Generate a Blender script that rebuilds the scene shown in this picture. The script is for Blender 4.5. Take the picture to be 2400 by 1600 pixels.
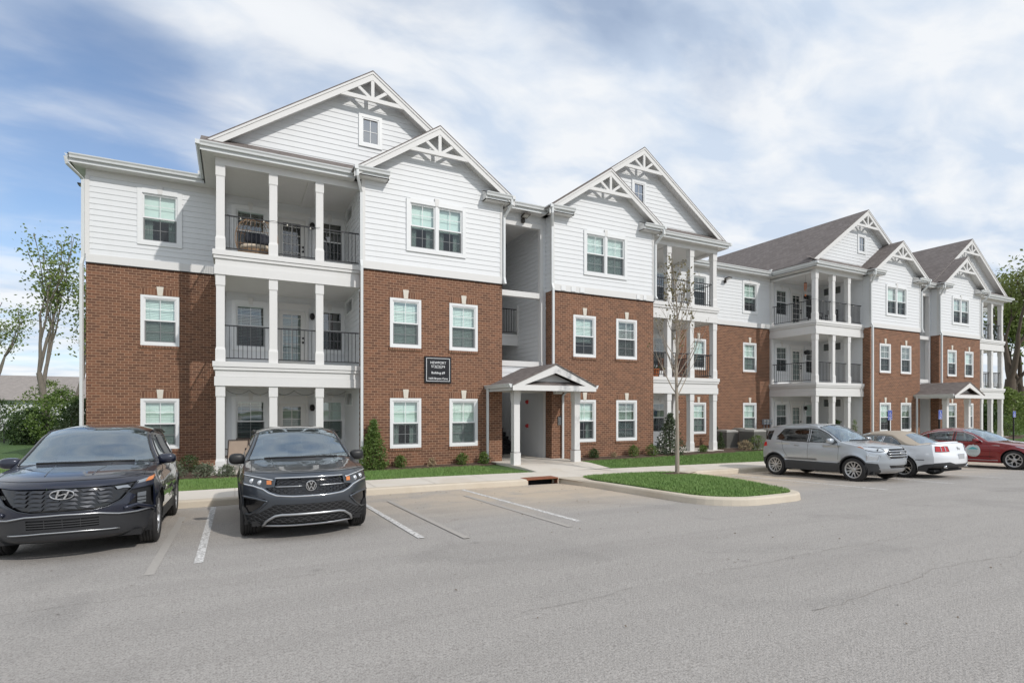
import bpy, bmesh, math, random
from mathutils import Vector, Matrix
from mathutils.geometry import delaunay_2d_cdt
random.seed(7)
for _o in list(bpy.data.objects): bpy.data.objects.remove(_o)
SC=bpy.context.scene
COL=SC.collection
R=math.radians
# ---------------- camera ----------------
CAMZ=1.85
cd=bpy.data.cameras.new('camera'); cam=bpy.data.objects.new('camera',cd); COL.objects.link(cam)
cam.location=(0,0,CAMZ); cam.rotation_euler=(R(90),0,R(-27)); cd.lens=36*1275/2400; cd.shift_y=158/2400.
cd.clip_start=.1; cd.clip_end=3000; SC.camera=cam
# ---------------- light ----------------
SUN_DIR=Vector((-.42,1,-.86)).normalized()       # the way the light travels
SUN_EL=math.asin(-SUN_DIR.z); 
sd=bpy.data.lights.new('sun','SUN'); sun=bpy.data.objects.new('sun',sd); COL.objects.link(sun)
sd.energy=2.5; sd.angle=R(.9); sd.color=(1,.955,.90)
sun.rotation_euler=SUN_DIR.to_track_quat('-Z','Y').to_euler(); sun.location=(10,-20,30)
W=bpy.data.worlds.new('World'); SC.world=W; W.use_nodes=True
nt=W.node_tree; N=nt.nodes; L=nt.links; N.clear()
def nd(t,**k):
    n=N.new(t)
    for a,b in k.items():
        if a.startswith('i_'):
            key=a[2:]; key=int(key) if key.isdigit() else key.replace('_',' ')
            n.inputs[key].default_value=b
        else: setattr(n,a,b)
    return n
sky=nd('ShaderNodeTexSky',sky_type='NISHITA',sun_disc=False,sun_elevation=SUN_EL,sun_rotation=math.atan2(-SUN_DIR.x,-SUN_DIR.y),air_density=1.0,dust_density=.4,ozone_density=3.5)
skm=nd('ShaderNodeVectorMath',operation='SCALE'); skm.inputs[3].default_value=.15; L.new(sky.outputs[0],skm.inputs[0])
tc=nd('ShaderNodeTexCoord'); sep=nd('ShaderNodeSeparateXYZ'); L.new(tc.outputs['Generated'],sep.inputs[0])
mz=nd('ShaderNodeMath',operation='MAXIMUM',i_1=.0); L.new(sep.outputs[2],mz.inputs[0])
az=nd('ShaderNodeMath',operation='ADD',i_1=.16); L.new(mz.outputs[0],az.inputs[0])
dx=nd('ShaderNodeMath',operation='DIVIDE'); L.new(sep.outputs[0],dx.inputs[0]); L.new(az.outputs[0],dx.inputs[1])
dy=nd('ShaderNodeMath',operation='DIVIDE'); L.new(sep.outputs[1],dy.inputs[0]); L.new(az.outputs[0],dy.inputs[1])
cmb=nd('ShaderNodeCombineXYZ'); L.new(dx.outputs[0],cmb.inputs[0]); L.new(dy.outputs[0],cmb.inputs[1])
def cloud(rot,sc,off,scale,detail,rough,dist):
    m=nd('ShaderNodeMapping'); m.inputs['Rotation'].default_value=(0,0,R(rot)); m.inputs['Scale'].default_value=sc; m.inputs['Location'].default_value=off
    L.new(cmb.outputs[0],m.inputs[0])
    n=nd('ShaderNodeTexNoise'); n.inputs['Scale'].default_value=scale; n.inputs['Detail'].default_value=detail; n.inputs['Roughness'].default_value=rough; n.inputs['Distortion'].default_value=dist
    L.new(m.outputs[0],n.inputs['Vector']); return n
c1=cloud(-38,(.7,1.15,1),(3.1,.4,0),1.25,6,.50,.5)
c2=cloud(-30,(.85,1.4,1),(7.3,2.2,1),3.6,6,.52,.3)
c3=cloud(10,(1,1,1),(1.3,5.2,2),.55,3,.5,0)
a1=nd('ShaderNodeMath',operation='MULTIPLY',i_1=.58); L.new(c1.outputs[0],a1.inputs[0])
a2=nd('ShaderNodeMath',operation='MULTIPLY_ADD',i_1=.20); L.new(c2.outputs[0],a2.inputs[0]); L.new(a1.outputs[0],a2.inputs[2])
a3=nd('ShaderNodeMath',operation='MULTIPLY_ADD',i_1=.40); L.new(c3.outputs[0],a3.inputs[0]); L.new(a2.outputs[0],a3.inputs[2])
# a clear gap of blue towards the left of the view (a place in the sky, fixed by its direction)
def gap(d,r0,r1,amt,prev):
    dv=Vector(d).normalized()
    dp=nd('ShaderNodeVectorMath',operation='DOT_PRODUCT'); L.new(tc.outputs['Generated'],dp.inputs[0]); dp.inputs[1].default_value=dv
    mr=nd('ShaderNodeMapRange',interpolation_type='SMOOTHSTEP'); mr.inputs[1].default_value=math.cos(R(r1)); mr.inputs[2].default_value=math.cos(R(r0)); mr.inputs[3].default_value=0; mr.inputs[4].default_value=amt
    L.new(dp.outputs['Value'],mr.inputs[0])
    s=nd('ShaderNodeMath',operation='SUBTRACT'); L.new(prev.outputs[0],s.inputs[0]); L.new(mr.outputs[0],s.inputs[1]); return s
g1=gap((-.21,1,.43),2,13,.22,a3)
g1=gap((.77,1,.92),1,9,.09,g1)
g1=gap((1.26,1,.97),1,8,.09,g1)
mr=nd('ShaderNodeMapRange',interpolation_type='SMOOTHSTEP'); mr.inputs[1].default_value=.30; mr.inputs[2].default_value=.62; L.new(g1.outputs[0],mr.inputs[0])
hz=nd('ShaderNodeMapRange'); hz.inputs[1].default_value=0; hz.inputs[2].default_value=.28; hz.inputs[3].default_value=.75; hz.inputs[4].default_value=0; L.new(sep.outputs[2],hz.inputs[0])
mx=nd('ShaderNodeMath',operation='MAXIMUM'); L.new(mr.outputs[0],mx.inputs[0]); L.new(hz.outputs[0],mx.inputs[1])
mm=nd('ShaderNodeMath',operation='MULTIPLY_ADD',i_1=.86,i_2=.10); L.new(mx.outputs[0],mm.inputs[0])
# cloud brightness: thin parts bluish, thick parts near white
cr=nd('ShaderNodeValToRGB'); cr.color_ramp.elements[0].position=.36; cr.color_ramp.elements[0].color=(.66,.76,.90,1); cr.color_ramp.elements[1].position=.60; cr.color_ramp.elements[1].color=(.93,.955,.985,1)
L.new(c2.outputs[0],cr.inputs[0])
mix=nd('ShaderNodeMix',data_type='RGBA'); L.new(mm.outputs[0],mix.inputs[0]); L.new(skm.outputs[0],mix.inputs[6]); L.new(cr.outputs[0],mix.inputs[7])
bg=nd('ShaderNodeBackground'); bg.inputs[1].default_value=1.0; L.new(mix.outputs[2],bg.inputs[0])
wo=nd('ShaderNodeOutputWorld'); L.new(bg.outputs[0],wo.inputs[0])
SC.view_settings.view_transform='Standard'; SC.view_settings.look='None'; SC.view_settings.exposure=0.0; SC.view_settings.gamma=1
SC.render.engine='CYCLES'
try: SC.cycles.max_bounces=8; SC.cycles.transparent_max_bounces=24; SC.cycles.caustics_reflective=False; SC.cycles.caustics_refractive=False
except Exception: pass
# ---------------- materials ----------------
def rgb(h):
    h=h.lstrip('#'); v=[int(h[i:i+2],16)/255 for i in (0,2,4)]
    return tuple((c/12.92 if c<=.04045 else ((c+.055)/1.055)**2.4) for c in v)
class MT:
    def __init__(s,name):
        s.m=bpy.data.materials.new(name); s.m.use_nodes=True; s.t=s.m.node_tree; s.b=s.t.nodes['Principled BSDF']
    def n(s,t,**k):
        n=s.t.nodes.new(t)
        for a,b in k.items():
            if a.startswith('i_'):
                key=a[2:]; key=int(key) if key.isdigit() else key.replace('_',' ')
                n.inputs[key].default_value=b
            else: setattr(n,a,b)
        return n
    def l(s,a,b): s.t.links.new(a,b)
    def bump(s,h,st,d):
        b=s.n('ShaderNodeBump'); b.inputs['Strength'].default_value=st; b.inputs['Distance'].default_value=d
        s.l(h,b.inputs['Height']); s.l(b.outputs[0],s.b.inputs['Normal']); return b
    def obj(s): return s.n('ShaderNodeTexCoord').outputs['Object']
    def uv(s): return s.n('ShaderNodeTexCoord').outputs['UV']
    def pos(s): return s.n('ShaderNodeNewGeometry').outputs['Position']
    def noise(s,vec,scale,detail=4,rough=.5,dist=0,out=0):
        n=s.n('ShaderNodeTexNoise'); n.inputs['Scale'].default_value=scale; n.inputs['Detail'].default_value=detail; n.inputs['Roughness'].default_value=rough; n.inputs['Distortion'].default_value=dist
        if vec is not None: s.l(vec,n.inputs['Vector'])
        return n.outputs[out]
    def ramp(s,f,stops):
        r=s.n('ShaderNodeValToRGB'); e=r.color_ramp.elements
        while len(e)<len(stops): e.new(.5)
        for i,(p,c) in enumerate(stops):
            e[i].position=p; e[i].color=(*c,1) if len(c)==3 else c
        s.l(f,r.inputs[0]); return r.outputs[0]
    def mix(s,f,a,b,blend='MIX'):
        m=s.n('ShaderNodeMix',data_type='RGBA',blend_type=blend)
        for sock,v in ((m.inputs[0],f),(m.inputs[6],a),(m.inputs[7],b)):
            if isinstance(v,bpy.types.NodeSocket): s.l(v,sock)
            elif isinstance(v,(int,float)): sock.default_value=v
            else: sock.default_value=(*v,1)
        return m.outputs[2]
    def math(s,op,a,b=None,c=None):
        m=s.n('ShaderNodeMath',operation=op)
        for i,v in enumerate((a,b,c)):
            if v is None: continue
            if isinstance(v,(int,float)): m.inputs[i].default_value=v
            else: s.l(v,m.inputs[i])
        return m.outputs[0]
    def col(s,v):
        if isinstance(v,bpy.types.NodeSocket): s.l(v,s.b.inputs['Base Color'])
        else: s.b.inputs['Base Color'].default_value=(*v,1)
        return s
    def set(s,**k):
        for a,v in k.items(): s.b.inputs[a.replace('_',' ')].default_value=v
        return s
M={}
def simple(name,c,rough=.5,metal=0,var=.06,scale=6,coat=0,bump=0,bs=60):
    t=MT(name); o=t.obj()
    c2=tuple(max(0,x*(1-var*2)) for x in c)
    f=t.noise(o,scale,5,.6)
    t.col(t.mix(t.math('MULTIPLY',f,1.0),c2,tuple(min(1,x*(1+var)) for x in c)))
    t.set(Roughness=rough,Metallic=metal,Coat_Weight=coat)
    if bump: t.bump(t.noise(o,bs,4),bump,.004)
    M[name]=t.m; return t
def siding_mat(name,c):
    t=MT(name); p=t.pos(); 
    mp=t.n('ShaderNodeMapping'); mp.inputs['Scale'].default_value=(.5,.5,7); t.l(p,mp.inputs[0])
    f=t.noise(mp.outputs[0],3,5,.6); g=t.noise(p,.35,3)
    c1=t.mix(f,tuple(x*.94 for x in c),c); c2=t.mix(t.math('MULTIPLY',g,.35),c1,tuple(x*.90 for x in c))
    sx=t.n('ShaderNodeMapping'); sx.inputs['Scale'].default_value=(.9,.9,.12); t.l(p,sx.inputs[0]); dr=t.noise(sx.outputs[0],3.2,6,.7); c2=t.mix(t.math('MULTIPLY',t.ramp(dr,[(.52,(0,0,0)),(.75,(1,1,1))]),.30),c2,tuple(x*y for x,y in zip(c,(.86,.85,.82)))); t.col(c2); t.set(Roughness=.55)
    mp2=t.n('ShaderNodeMapping'); mp2.inputs['Scale'].default_value=(6,6,70); t.l(p,mp2.inputs[0])
    t.bump(t.noise(mp2.outputs[0],4,4),.12,.003); M[name]=t.m
siding_mat('siding',(.725,.74,.75)); siding_mat('trim',(.70,.695,.68))
simple('white_vinyl',(.76,.77,.77),.3,var=.02); simple('gutter',(.66,.68,.68),.35,var=.03); simple('soffit',(.74,.73,.71),.6)
simple('door_paint',(.66,.65,.62),.4,var=.02); simple('black_metal',(.018,.017,.018),.4,metal=.3); simple('dark',(.012,.012,.013),.8)
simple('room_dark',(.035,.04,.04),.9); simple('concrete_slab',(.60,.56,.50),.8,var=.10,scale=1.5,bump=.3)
simple('blind',(.80,.86,.83),.6,var=.03); simple('keystone',(.66,.62,.54),.7,var=.08,scale=9,bump=.2); simple('flashing',(.03,.03,.03),.6)
simple('ceiling_paint',(.72,.71,.69),.7,var=.03); simple('rail_paint',(.014,.014,.016),.35)
def brick_mat(name,vert=False):
    t=MT(name); u=t.uv()
    if vert:
        mp=t.n('ShaderNodeMapping'); mp.inputs['Rotation'].default_value=(0,0,R(90)); t.l(u,mp.inputs[0]); u=mp.outputs[0]
    def bt(c1,c2,mo,sq=0):
        b=t.n('ShaderNodeTexBrick'); b.offset=0 if vert else .5; b.inputs['Color1'].default_value=(*c1,1); b.inputs['Color2'].default_value=(*c2,1); b.inputs['Mortar'].default_value=(*mo,1)
        b.inputs['Scale'].default_value=1; b.inputs['Mortar Size'].default_value=.0058; b.inputs['Mortar Smooth'].default_value=.25; b.inputs['Bias'].default_value=-.1
        b.inputs['Brick Width'].default_value=.203; b.inputs['Row Height'].default_value=.0813; t.l(u,b.inputs['Vector']); return b
    b=bt((.098,.040,.023),(.245,.106,.056),(.40,.26,.165))
    p=t.pos()
    big=t.noise(p,.8,4,.6); mid=t.noise(p,7,4,.6); fine=t.noise(u,90,3,.6)
    c=t.mix(t.math('MULTIPLY',t.math('SUBTRACT',mid,.35),.9),b.outputs[0],(.10,.052,.036))
    c=t.mix(t.math('MULTIPLY',big,.30),c,(.25,.125,.068))
    c=t.mix(t.math('MULTIPLY',fine,.25),c,(.13,.07,.05))
    c=t.mix(b.outputs['Fac'],c,t.mix(fine,(.38,.24,.155),(.50,.345,.23)))
    t.col(c); t.set(Roughness=.85)
    h=t.math('ADD',t.math('MULTIPLY',b.outputs['Fac'],-1.0),t.math('MULTIPLY',fine,.25))
    t.bump(h,.6,.006); M[name]=t.m
brick_mat('brick'); brick_mat('brick_soldier',True)
def shingle_mat():
    t=MT('shingles'); u=t.uv()
    b=t.n('ShaderNodeTexBrick'); b.inputs['Color1'].default_value=(.098,.084,.078,1); b.inputs['Color2'].default_value=(.195,.172,.162,1); b.inputs['Mortar'].default_value=(.05,.04,.037,1)
    b.inputs['Scale'].default_value=1; b.inputs['Mortar Size'].default_value=.006; b.inputs['Brick Width'].default_value=.22; b.inputs['Row Height'].default_value=.14; t.l(u,b.inputs['Vector'])
    f=t.noise(u,2.2,5,.65); g=t.noise(u,140,2)
    c=t.mix(t.math('MULTIPLY',f,.6),b.outputs[0],(.165,.142,.134)); c=t.mix(t.math('MULTIPLY',g,.35),c,(.25,.21,.19))
    t.col(c); t.set(Roughness=.95); t.bump(t.math('ADD',b.outputs['Fac'],g),.4,.01); M['shingles']=t.m
shingle_mat()
def glass_mat(name,tint,gl=.10,ior=1.5,minf=.08,refl=(1,1,1),rough=.0):
    t=MT(name); t.t.nodes.remove(t.b)
    tr=t.n('ShaderNodeBsdfTransparent'); tr.inputs[0].default_value=(*tint,1)
    gs=t.n('ShaderNodeBsdfGlossy'); gs.inputs['Roughness'].default_value=rough; gs.inputs[0].default_value=(*refl,1)
    lw=t.n('ShaderNodeLayerWeight'); lw.inputs[0].default_value=.5
    f=t.math('MINIMUM',t.math('MULTIPLY_ADD',t.math('POWER',lw.outputs['Facing'],4.0),.9,minf),1.0)
    bm=t.n('ShaderNodeBump'); bm.inputs['Strength'].default_value=.05; bm.inputs['Distance'].default_value=.05; t.l(t.noise(t.pos(),1.3,2),bm.inputs['Height']); t.l(bm.outputs[0],gs.inputs['Normal'])
    mx=t.n('ShaderNodeMixShader'); t.l(f,mx.inputs[0]); t.l(tr.outputs[0],mx.inputs[1]); t.l(gs.outputs[0],mx.inputs[2])
    t.l(mx.outputs[0],t.t.nodes['Material Output'].inputs[0]); M[name]=t.m
glass_mat('window_glass',(.86,.965,.93),minf=.16); glass_mat('attic_glass',(.5,.55,.58),minf=.42); glass_mat('dark_glass',(.55,.62,.60),minf=.14); 
def screen_mat():
    t=MT('insect_screen'); t.t.nodes.remove(t.b)
    tr=t.n('ShaderNodeBsdfTransparent'); df=t.n('ShaderNodeBsdfDiffuse'); df.inputs[0].default_value=(.045,.05,.055,1)
    mx=t.n('ShaderNodeMixShader'); mx.inputs[0].default_value=.50; t.l(tr.outputs[0],mx.inputs[1]); t.l(df.outputs[0],mx.inputs[2])
    t.l(mx.outputs[0],t.t.nodes['Material Output'].inputs[0]); M['insect_screen']=t.m
screen_mat()
# ---------------- mesh helpers ----------------
def tag(o,label=None,cat=None,group=None,kind=None):
    if label: o['label']=label
    if cat: o['category']=cat
    if group: o['group']=group
    if kind: o['kind']=kind
    return o
def empty(name,loc,rz=0,label=None,cat=None,group=None):
    o=bpy.data.objects.new(name,None); o.empty_display_size=.3; COL.objects.link(o); o.location=loc; o.rotation_euler=(0,0,rz)
    return tag(o,label,cat,group)
class MB:
    def __init__(s): s.v=[]; s.f=[]; s.mi=[]; s.k=0
    def add(s,vs,fs,mi=None):
        n=len(s.v); s.v+= [tuple(p) for p in vs]; s.f+=[tuple(i+n for i in f) for f in fs]; s.mi+=[s.k if mi is None else mi]*len(fs); return s
    def quad(s,a,b,c,d,mi=None): return s.add([a,b,c,d],[(0,1,2,3)],mi)
    def poly(s,ps,mi=None): return s.add(ps,[tuple(range(len(ps)))],mi)
    def box(s,x0,x1,y0,y1,z0,z1,mi=None):
        if x0>x1: x0,x1=x1,x0
        if y0>y1: y0,y1=y1,y0
        if z0>z1: z0,z1=z1,z0
        v=[(x0,y0,z0),(x1,y0,z0),(x1,y1,z0),(x0,y1,z0),(x0,y0,z1),(x1,y0,z1),(x1,y1,z1),(x0,y1,z1)]
        return s.add(v,[(0,3,2,1),(4,5,6,7),(0,1,5,4),(1,2,6,5),(2,3,7,6),(3,0,4,7)],mi)
    def prism(s,poly,a,b,ax='y',mi=None):
        """poly: 2d points; extruded along axis from a to b. ax y: (x,z); ax x: (y,z); ax z: (x,y)"""
        def P(p,t): return (p[0],t,p[1]) if ax=='y' else ((t,p[0],p[1]) if ax=='x' else (p[0],p[1],t))
        n=len(poly); v=[P(p,a) for p in poly]+[P(p,b) for p in poly]
        return s.add(v,[tuple(range(n)),tuple(range(2*n-1,n-1,-1))]+[(i,i+n,(i+1)%n+n,(i+1)%n) for i in range(n)],mi)
    def tube(s,pts,r,n=8,mi=None,caps=True,closed=False):
        pts=[Vector(p) for p in pts]; m=len(pts); rr=r if isinstance(r,(list,tuple)) else [r]*m
        base=len(s.v); up=None
        for i,p in enumerate(pts):
            if closed: d=pts[(i+1)%m]-pts[i-1]
            else: d=pts[min(i+1,m-1)]-pts[max(i-1,0)]
            if d.length<1e-9: d=Vector((0,0,1))
            d.normalize()
            if up is None: up=Vector((0,0,1)) if abs(d.z)<.9 else Vector((1,0,0))
            x=d.cross(up)
            if x.length<1e-6: x=d.cross(Vector((0,1,0)))
            x.normalize(); y=x.cross(d).normalized(); up=y
            for k in range(n):
                a=2*math.pi*k/n+math.pi/n; s.v.append(tuple(p+(x*math.cos(a)+y*math.sin(a))*rr[i]))
        mm=m if closed else m-1; cnt=0
        for i in range(mm):
            for k in range(n):
                a=base+i*n+k; b=base+i*n+(k+1)%n; c=base+((i+1)%m)*n+(k+1)%n; d=base+((i+1)%m)*n+k
                s.f.append((a,b,c,d)); cnt+=1
        if caps and not closed:
            s.f.append(tuple(base+k for k in reversed(range(n)))); s.f.append(tuple(base+(m-1)*n+k for k in range(n))); cnt+=2
        s.mi+=[s.k if mi is None else mi]*cnt; return s
    def lathe(s,prof,n=24,ax='z',c=(0,0,0),mi=None,arc=None):
        base=len(s.v); m=len(prof)
        for i in range(n):
            a=2*math.pi*i/n; ca,sa=math.cos(a),math.sin(a)
            for r,h in prof:
                p={'z':(r*ca,r*sa,h),'x':(h,r*ca,r*sa),'y':(r*ca,h,r*sa)}[ax]; s.v.append((p[0]+c[0],p[1]+c[1],p[2]+c[2]))
        cnt=0
        for i in range(n):
            for j in range(m-1):
                a=base+i*m+j; b=base+((i+1)%n)*m+j; s.f.append((a,b,b+1,a+1)); cnt+=1
        s.mi+=[s.k if mi is None else mi]*cnt; return s
    def mesh(s,name,mats,smooth=False,uv=True,off=None):
        me=bpy.data.meshes.new(name); v=s.v
        if off: v=[(a-off[0],b-off[1],c-off[2]) for a,b,c in v]
        me.from_pydata(v,[],s.f)
        for m in (mats if isinstance(mats,(list,tuple)) else [mats]): me.materials.append(M[m] if isinstance(m,str) else m)
        me.polygons.foreach_set('material_index',s.mi)
        if smooth: me.polygons.foreach_set('use_smooth',[True]*len(s.f))
        if uv:
            ul=me.uv_layers.new(name='UVMap'); d=[0.0]*(2*len(me.loops)); V=s.v
            for p in me.polygons:
                nx,ny,nz=abs(p.normal.x),abs(p.normal.y),abs(p.normal.z)
                for li in p.loop_indices:
                    x,y,z=V[me.loops[li].vertex_index]
                    if nz>=nx and nz>=ny and nz>.5: a,b=(y,x) if getattr(s,'swap',False) else (x,y)
                    elif ny>=nx: a,b=x,z
                    else: a,b=y,z
                    d[2*li]=a; d[2*li+1]=b
            ul.data.foreach_set('uv',d)
        me.update(); return me
    def build(s,name,mats,parent=None,smooth=False,loc=None,uv=True,rz=0):
        """vertices are in world metres when parent has a location: subtract it"""
        off=None
        if loc is None and parent is not None and parent.get('_w'): off=parent['_w']
        me=s.mesh(name,mats,smooth,uv,off); o=bpy.data.objects.new(name,me); COL.objects.link(o)
        if parent is not None: o.parent=parent
        if loc is not None: o.location=loc
        if rz: o.rotation_euler=(0,0,rz)
        return o
def put(name,me,parent,loc,rz=0,sx=1):
    o=bpy.data.objects.new(name,me); COL.objects.link(o); o.parent=parent; o.location=loc; o.rotation_euler=(0,0,rz); o.scale=(sx,1,1); return o
def clip(poly,planes):
    """planes (a,b,c): keep a*x+b*z<=c"""
    for a,b,c in planes:
        out=[]; n=len(poly)
        for i in range(n):
            p,q=poly[i],poly[(i+1)%n]; dp=a*p[0]+b*p[1]-c; dq=a*q[0]+b*q[1]-c
            if dp<=0: out.append(p)
            if (dp<0<dq) or (dq<0<dp):
                t=dp/(dp-dq); out.append((p[0]+(q[0]-p[0])*t,p[1]+(q[1]-p[1])*t))
        poly=out
        if len(poly)<3: return []
    return poly
def wall(mb,pt,x0,x1,z0,z1,ops=(),planes=(),mi=None):
    xs=sorted({x0,x1}|{min(max(v,x0),x1) for o in ops for v in o[:2]}); zs=sorted({z0,z1}|{min(max(v,z0),z1) for o in ops for v in o[2:]})
    for i in range(len(xs)-1):
        for j in range(len(zs)-1):
            cx,cz=(xs[i]+xs[i+1])/2,(zs[j]+zs[j+1])/2
            if any(o[0]<cx<o[1] and o[2]<cz<o[3] for o in ops): continue
            if xs[i+1]-xs[i]<1e-5 or zs[j+1]-zs[j]<1e-5: continue
            p=[(xs[i],zs[j]),(xs[i+1],zs[j]),(xs[i+1],zs[j+1]),(xs[i],zs[j+1])]
            if planes: p=clip(p,planes)
            if p: mb.poly([pt(a,0,b) for a,b in p],mi)
def siding(mb,pt,x0,x1,z0,z1,ops=(),planes=(),ex=.172,lip=.014,mi=None):
    if x0>x1: x0,x1=x1,x0
    z=z0
    while z<z1-1e-4:
        zt=min(z+ex,z1); bz=sorted({z,zt}|{v for o in ops for v in o[2:] if z<v<zt})
        for j in range(len(bz)-1):
            a,b=bz[j],bz[j+1]; mid=(a+b)/2
            blk=sorted([(o[0],o[1]) for o in ops if o[2]<mid<o[3]]); x=x0; segs=[]
            for q0,q1 in blk:
                if q0>x: segs.append((x,min(q0,x1)))
                x=max(x,q1)
            if x<x1: segs.append((x,x1))
            fa=lip*(1-(a-z)/ex); fb=lip*(1-(b-z)/ex)
            for sa,sb in segs:
                p=[(sa,a),(sb,a),(sb,b),(sa,b)]
                if planes: p=clip(p,planes)
                if p: mb.poly([pt(u,fa+(fb-fa)*((w-a)/(b-a)),w) for u,w in p],mi)
                if j==0:
                    e=[(sa,a),(sb,a)]
                    if planes:
                        q=clip([(sa,a),(sb,a),(sb,a+.004),(sa,a+.004)],planes)
                        if not q: continue
                        xs_=[t[0] for t in q]; e=[(min(xs_),a),(max(xs_),a)]
                    mb.quad(pt(e[0][0],-.002,a),pt(e[1][0],-.002,a),pt(e[1][0],lip,a),pt(e[0][0],lip,a),mi)
        z=zt
def wloc(o):
    v=Vector((0,0,0))
    while o is not None: v=v+Vector(o.location); o=o.parent
    return v
_ob=MB.build
def _build(s,name,mats,parent=None,smooth=False,loc=None,uv=True,rz=0):
    off=None
    if loc is None and parent is not None: off=tuple(wloc(parent))
    me=s.mesh(name,mats,smooth,uv,off); o=bpy.data.objects.new(name,me); COL.objects.link(o)
    if parent is not None: o.parent=parent
    if loc is not None: o.location=loc
    if rz: o.rotation_euler=(0,0,rz)
    return o
MB.build=_build
# ---------- windows ----------
def ring(mb,x0,x1,z0,z1,w,y0,y1,mi=None,wb=None):
    wb=w if wb is None else wb
    mb.box(x0,x0+w,y0,y1,z0,z1,mi); mb.box(x1-w,x1,y0,y1,z0,z1,mi); mb.box(x0+w,x1-w,y0,y1,z1-w,z1,mi); mb.box(x0+w,x1-w,y0,y1,z0,z0+wb,mi)
WC={}
def win_meshes(kind,w,h):
    key=(kind,w,h)
    if key in WC: return WC[key]
    f=MB(); g=MB(); sc=MB(); bo=MB(); bc=MB(); bs=MB(); bh=MB(); rm=MB()
    mould=.075 if kind in('brick',) else .0
    units=[(-w/2,w/2)] if kind!='double' else [(-w/2,-.02),(.02,w/2)]
    if mould: ring(f,-w/2,w/2,0,h,mould,-.022,.06,wb=.085)
    if kind in ('siding','double'):   # flat casing boards round the window
        t=.125; f.box(-w/2-t,-w/2,-.04,.01,-t,h+t); f.box(w/2,w/2+t,-.04,.01,-t,h+t); f.box(-w/2,w/2,-.04,.01,h,h+t+.02); f.box(-w/2,w/2,-.04,.01,-t,0)
    if kind=='double': f.box(-.045,.045,-.028,.07,0,h)
    for a,b in units:
        if kind=='double': a,b=(a,b-.025) if b<.5 and a<0 else (a+.025,b)
        x0,x1=a+mould,b-mould; z0=.085 if mould else 0; z1=h-mould
        if kind in('fixed','gable'):
            ring(f,x0,x1,0,h,.045,-.025,.05); g.quad((x0,.02,0),(x1,.02,0),(x1,.02,h),(x0,.02,h))
            if kind=='gable':
                f.box(-.009,.009,.005,.018,.04,h-.04); f.box(x0+.04,x1-.04,.006,.017,h/2-.009,h/2+.009)
                t=.1; f.box(-w/2-t,-w/2,-.04,.01,-t,h+t); f.box(w/2,w/2+t,-.04,.01,-t,h+t); f.box(-w/2,w/2,-.04,.01,h,h+t); f.box(-w/2,w/2,-.04,.01,-t,0)
            else: rm.quad((x0,.10,0),(x1,.10,0),(x1,.10,h),(x0,.10,h))
            rm.quad((x0,.3,0),(x1,.3,0),(x1,.3,h),(x0,.3,h)); continue
        zm=(z0+z1)/2
        ring(f,x0,x1,z0,z1,.028,-.008,.075)
        ring(f,x0+.028,x1-.028,zm-.02,z1-.028,.03,.012,.05)
        ring(f,x0+.028,x1-.028,z0+.028,zm+.02,.035,.035,.07)
        f.box(x0+.028,x1-.028,.004,.05,zm-.022,zm+.022)
        cx=(x0+x1)/2; q=(zm+z1)/2; q2=(z0+zm)/2
        f.box(cx-.009,cx+.009,.026,.036,zm,z1-.03); f.box(x0+.05,x1-.05,.027,.035,q-.009,q+.009)
        f.box(cx-.009,cx+.009,.05,.06,z0+.05,zm); f.box(x0+.05,x1-.05,.051,.059,q2-.009,q2+.009)
        g.quad((x0,.032,zm),(x1,.032,zm),(x1,.032,z1),(x0,.032,z1)); g.quad((x0,.055,z0),(x1,.055,z0),(x1,.055,zm),(x0,.055,zm))
        sc.quad((x0+.03,.018,z0+.03),(x1-.03,.018,z0+.03),(x1-.03,.018,zm-.02),(x0+.03,.018,zm-.02))
        n=int((z1-z0-.06)/.05)
        for mb,ang in ((bo,R(24)),(bc,R(74))):
            dy=.024*math.cos(ang); dz=.024*math.sin(ang)
            for k in range(n):
                z=z0+.06+k*.05; mb.quad((x0+.03,.115-dy,z-dz),(x1-.03,.115-dy,z-dz),(x1-.03,.115+dy,z+dz),(x0+.03,.115+dy,z+dz))
            mb.box(x0+.03,x1-.03,.09,.14,z1-.07,z1-.02)
            for xx in (x0+.16,x1-.16): mb.box(xx-.004,xx+.004,.088,.09,z0+.05,z1-.05)
        bs.quad((x0+.02,.13,zm-.05),(x1-.02,.13,zm-.05),(x1-.02,.13,z1),(x0+.02,.13,z1)); bs.box(x0+.02,x1-.02,.12,.14,zm-.07,zm-.045)
        w_=(x1-x0)
        for k in range(7):   # gathered curtains at both sides
            for q in (0,1):
                a_=x0+.02+k*.035 if q==0 else x1-.02-(k+1)*.035; bs.quad((a_,.20,z0),(a_+.035,.20,z0),(a_+.035,.20+(.03 if k%2 else -.03),z1),(a_,.20+(-.03 if k%2 else .03),z1))
        n2_=int((z1-z0)*.62/.05)
        for k in range(n2_):
            z=z1-.08-k*.05; bh.quad((x0+.03,.108,z-.021),(x1-.03,.108,z-.021),(x1-.03,.122,z+.021),(x0+.03,.122,z+.021))
        bh.box(x0+.03,x1-.03,.10,.13,z1-.10-n2_*.05,z1-.07-n2_*.05)
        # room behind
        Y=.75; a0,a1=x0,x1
        rm.quad((a0,Y,z0),(a1,Y,z0),(a1,Y,z1),(a0,Y,z1)); rm.quad((a0,.08,z0),(a0,Y,z0),(a0,Y,z1),(a0,.08,z1)); rm.quad((a1,.08,z0),(a1,Y,z0),(a1,Y,z1),(a1,.08,z1)); rm.quad((a0,.08,z0),(a1,.08,z0),(a1,Y,z0),(a0,Y,z0)); rm.quad((a0,.08,z1),(a1,.08,z1),(a1,Y,z1),(a0,Y,z1))
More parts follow.
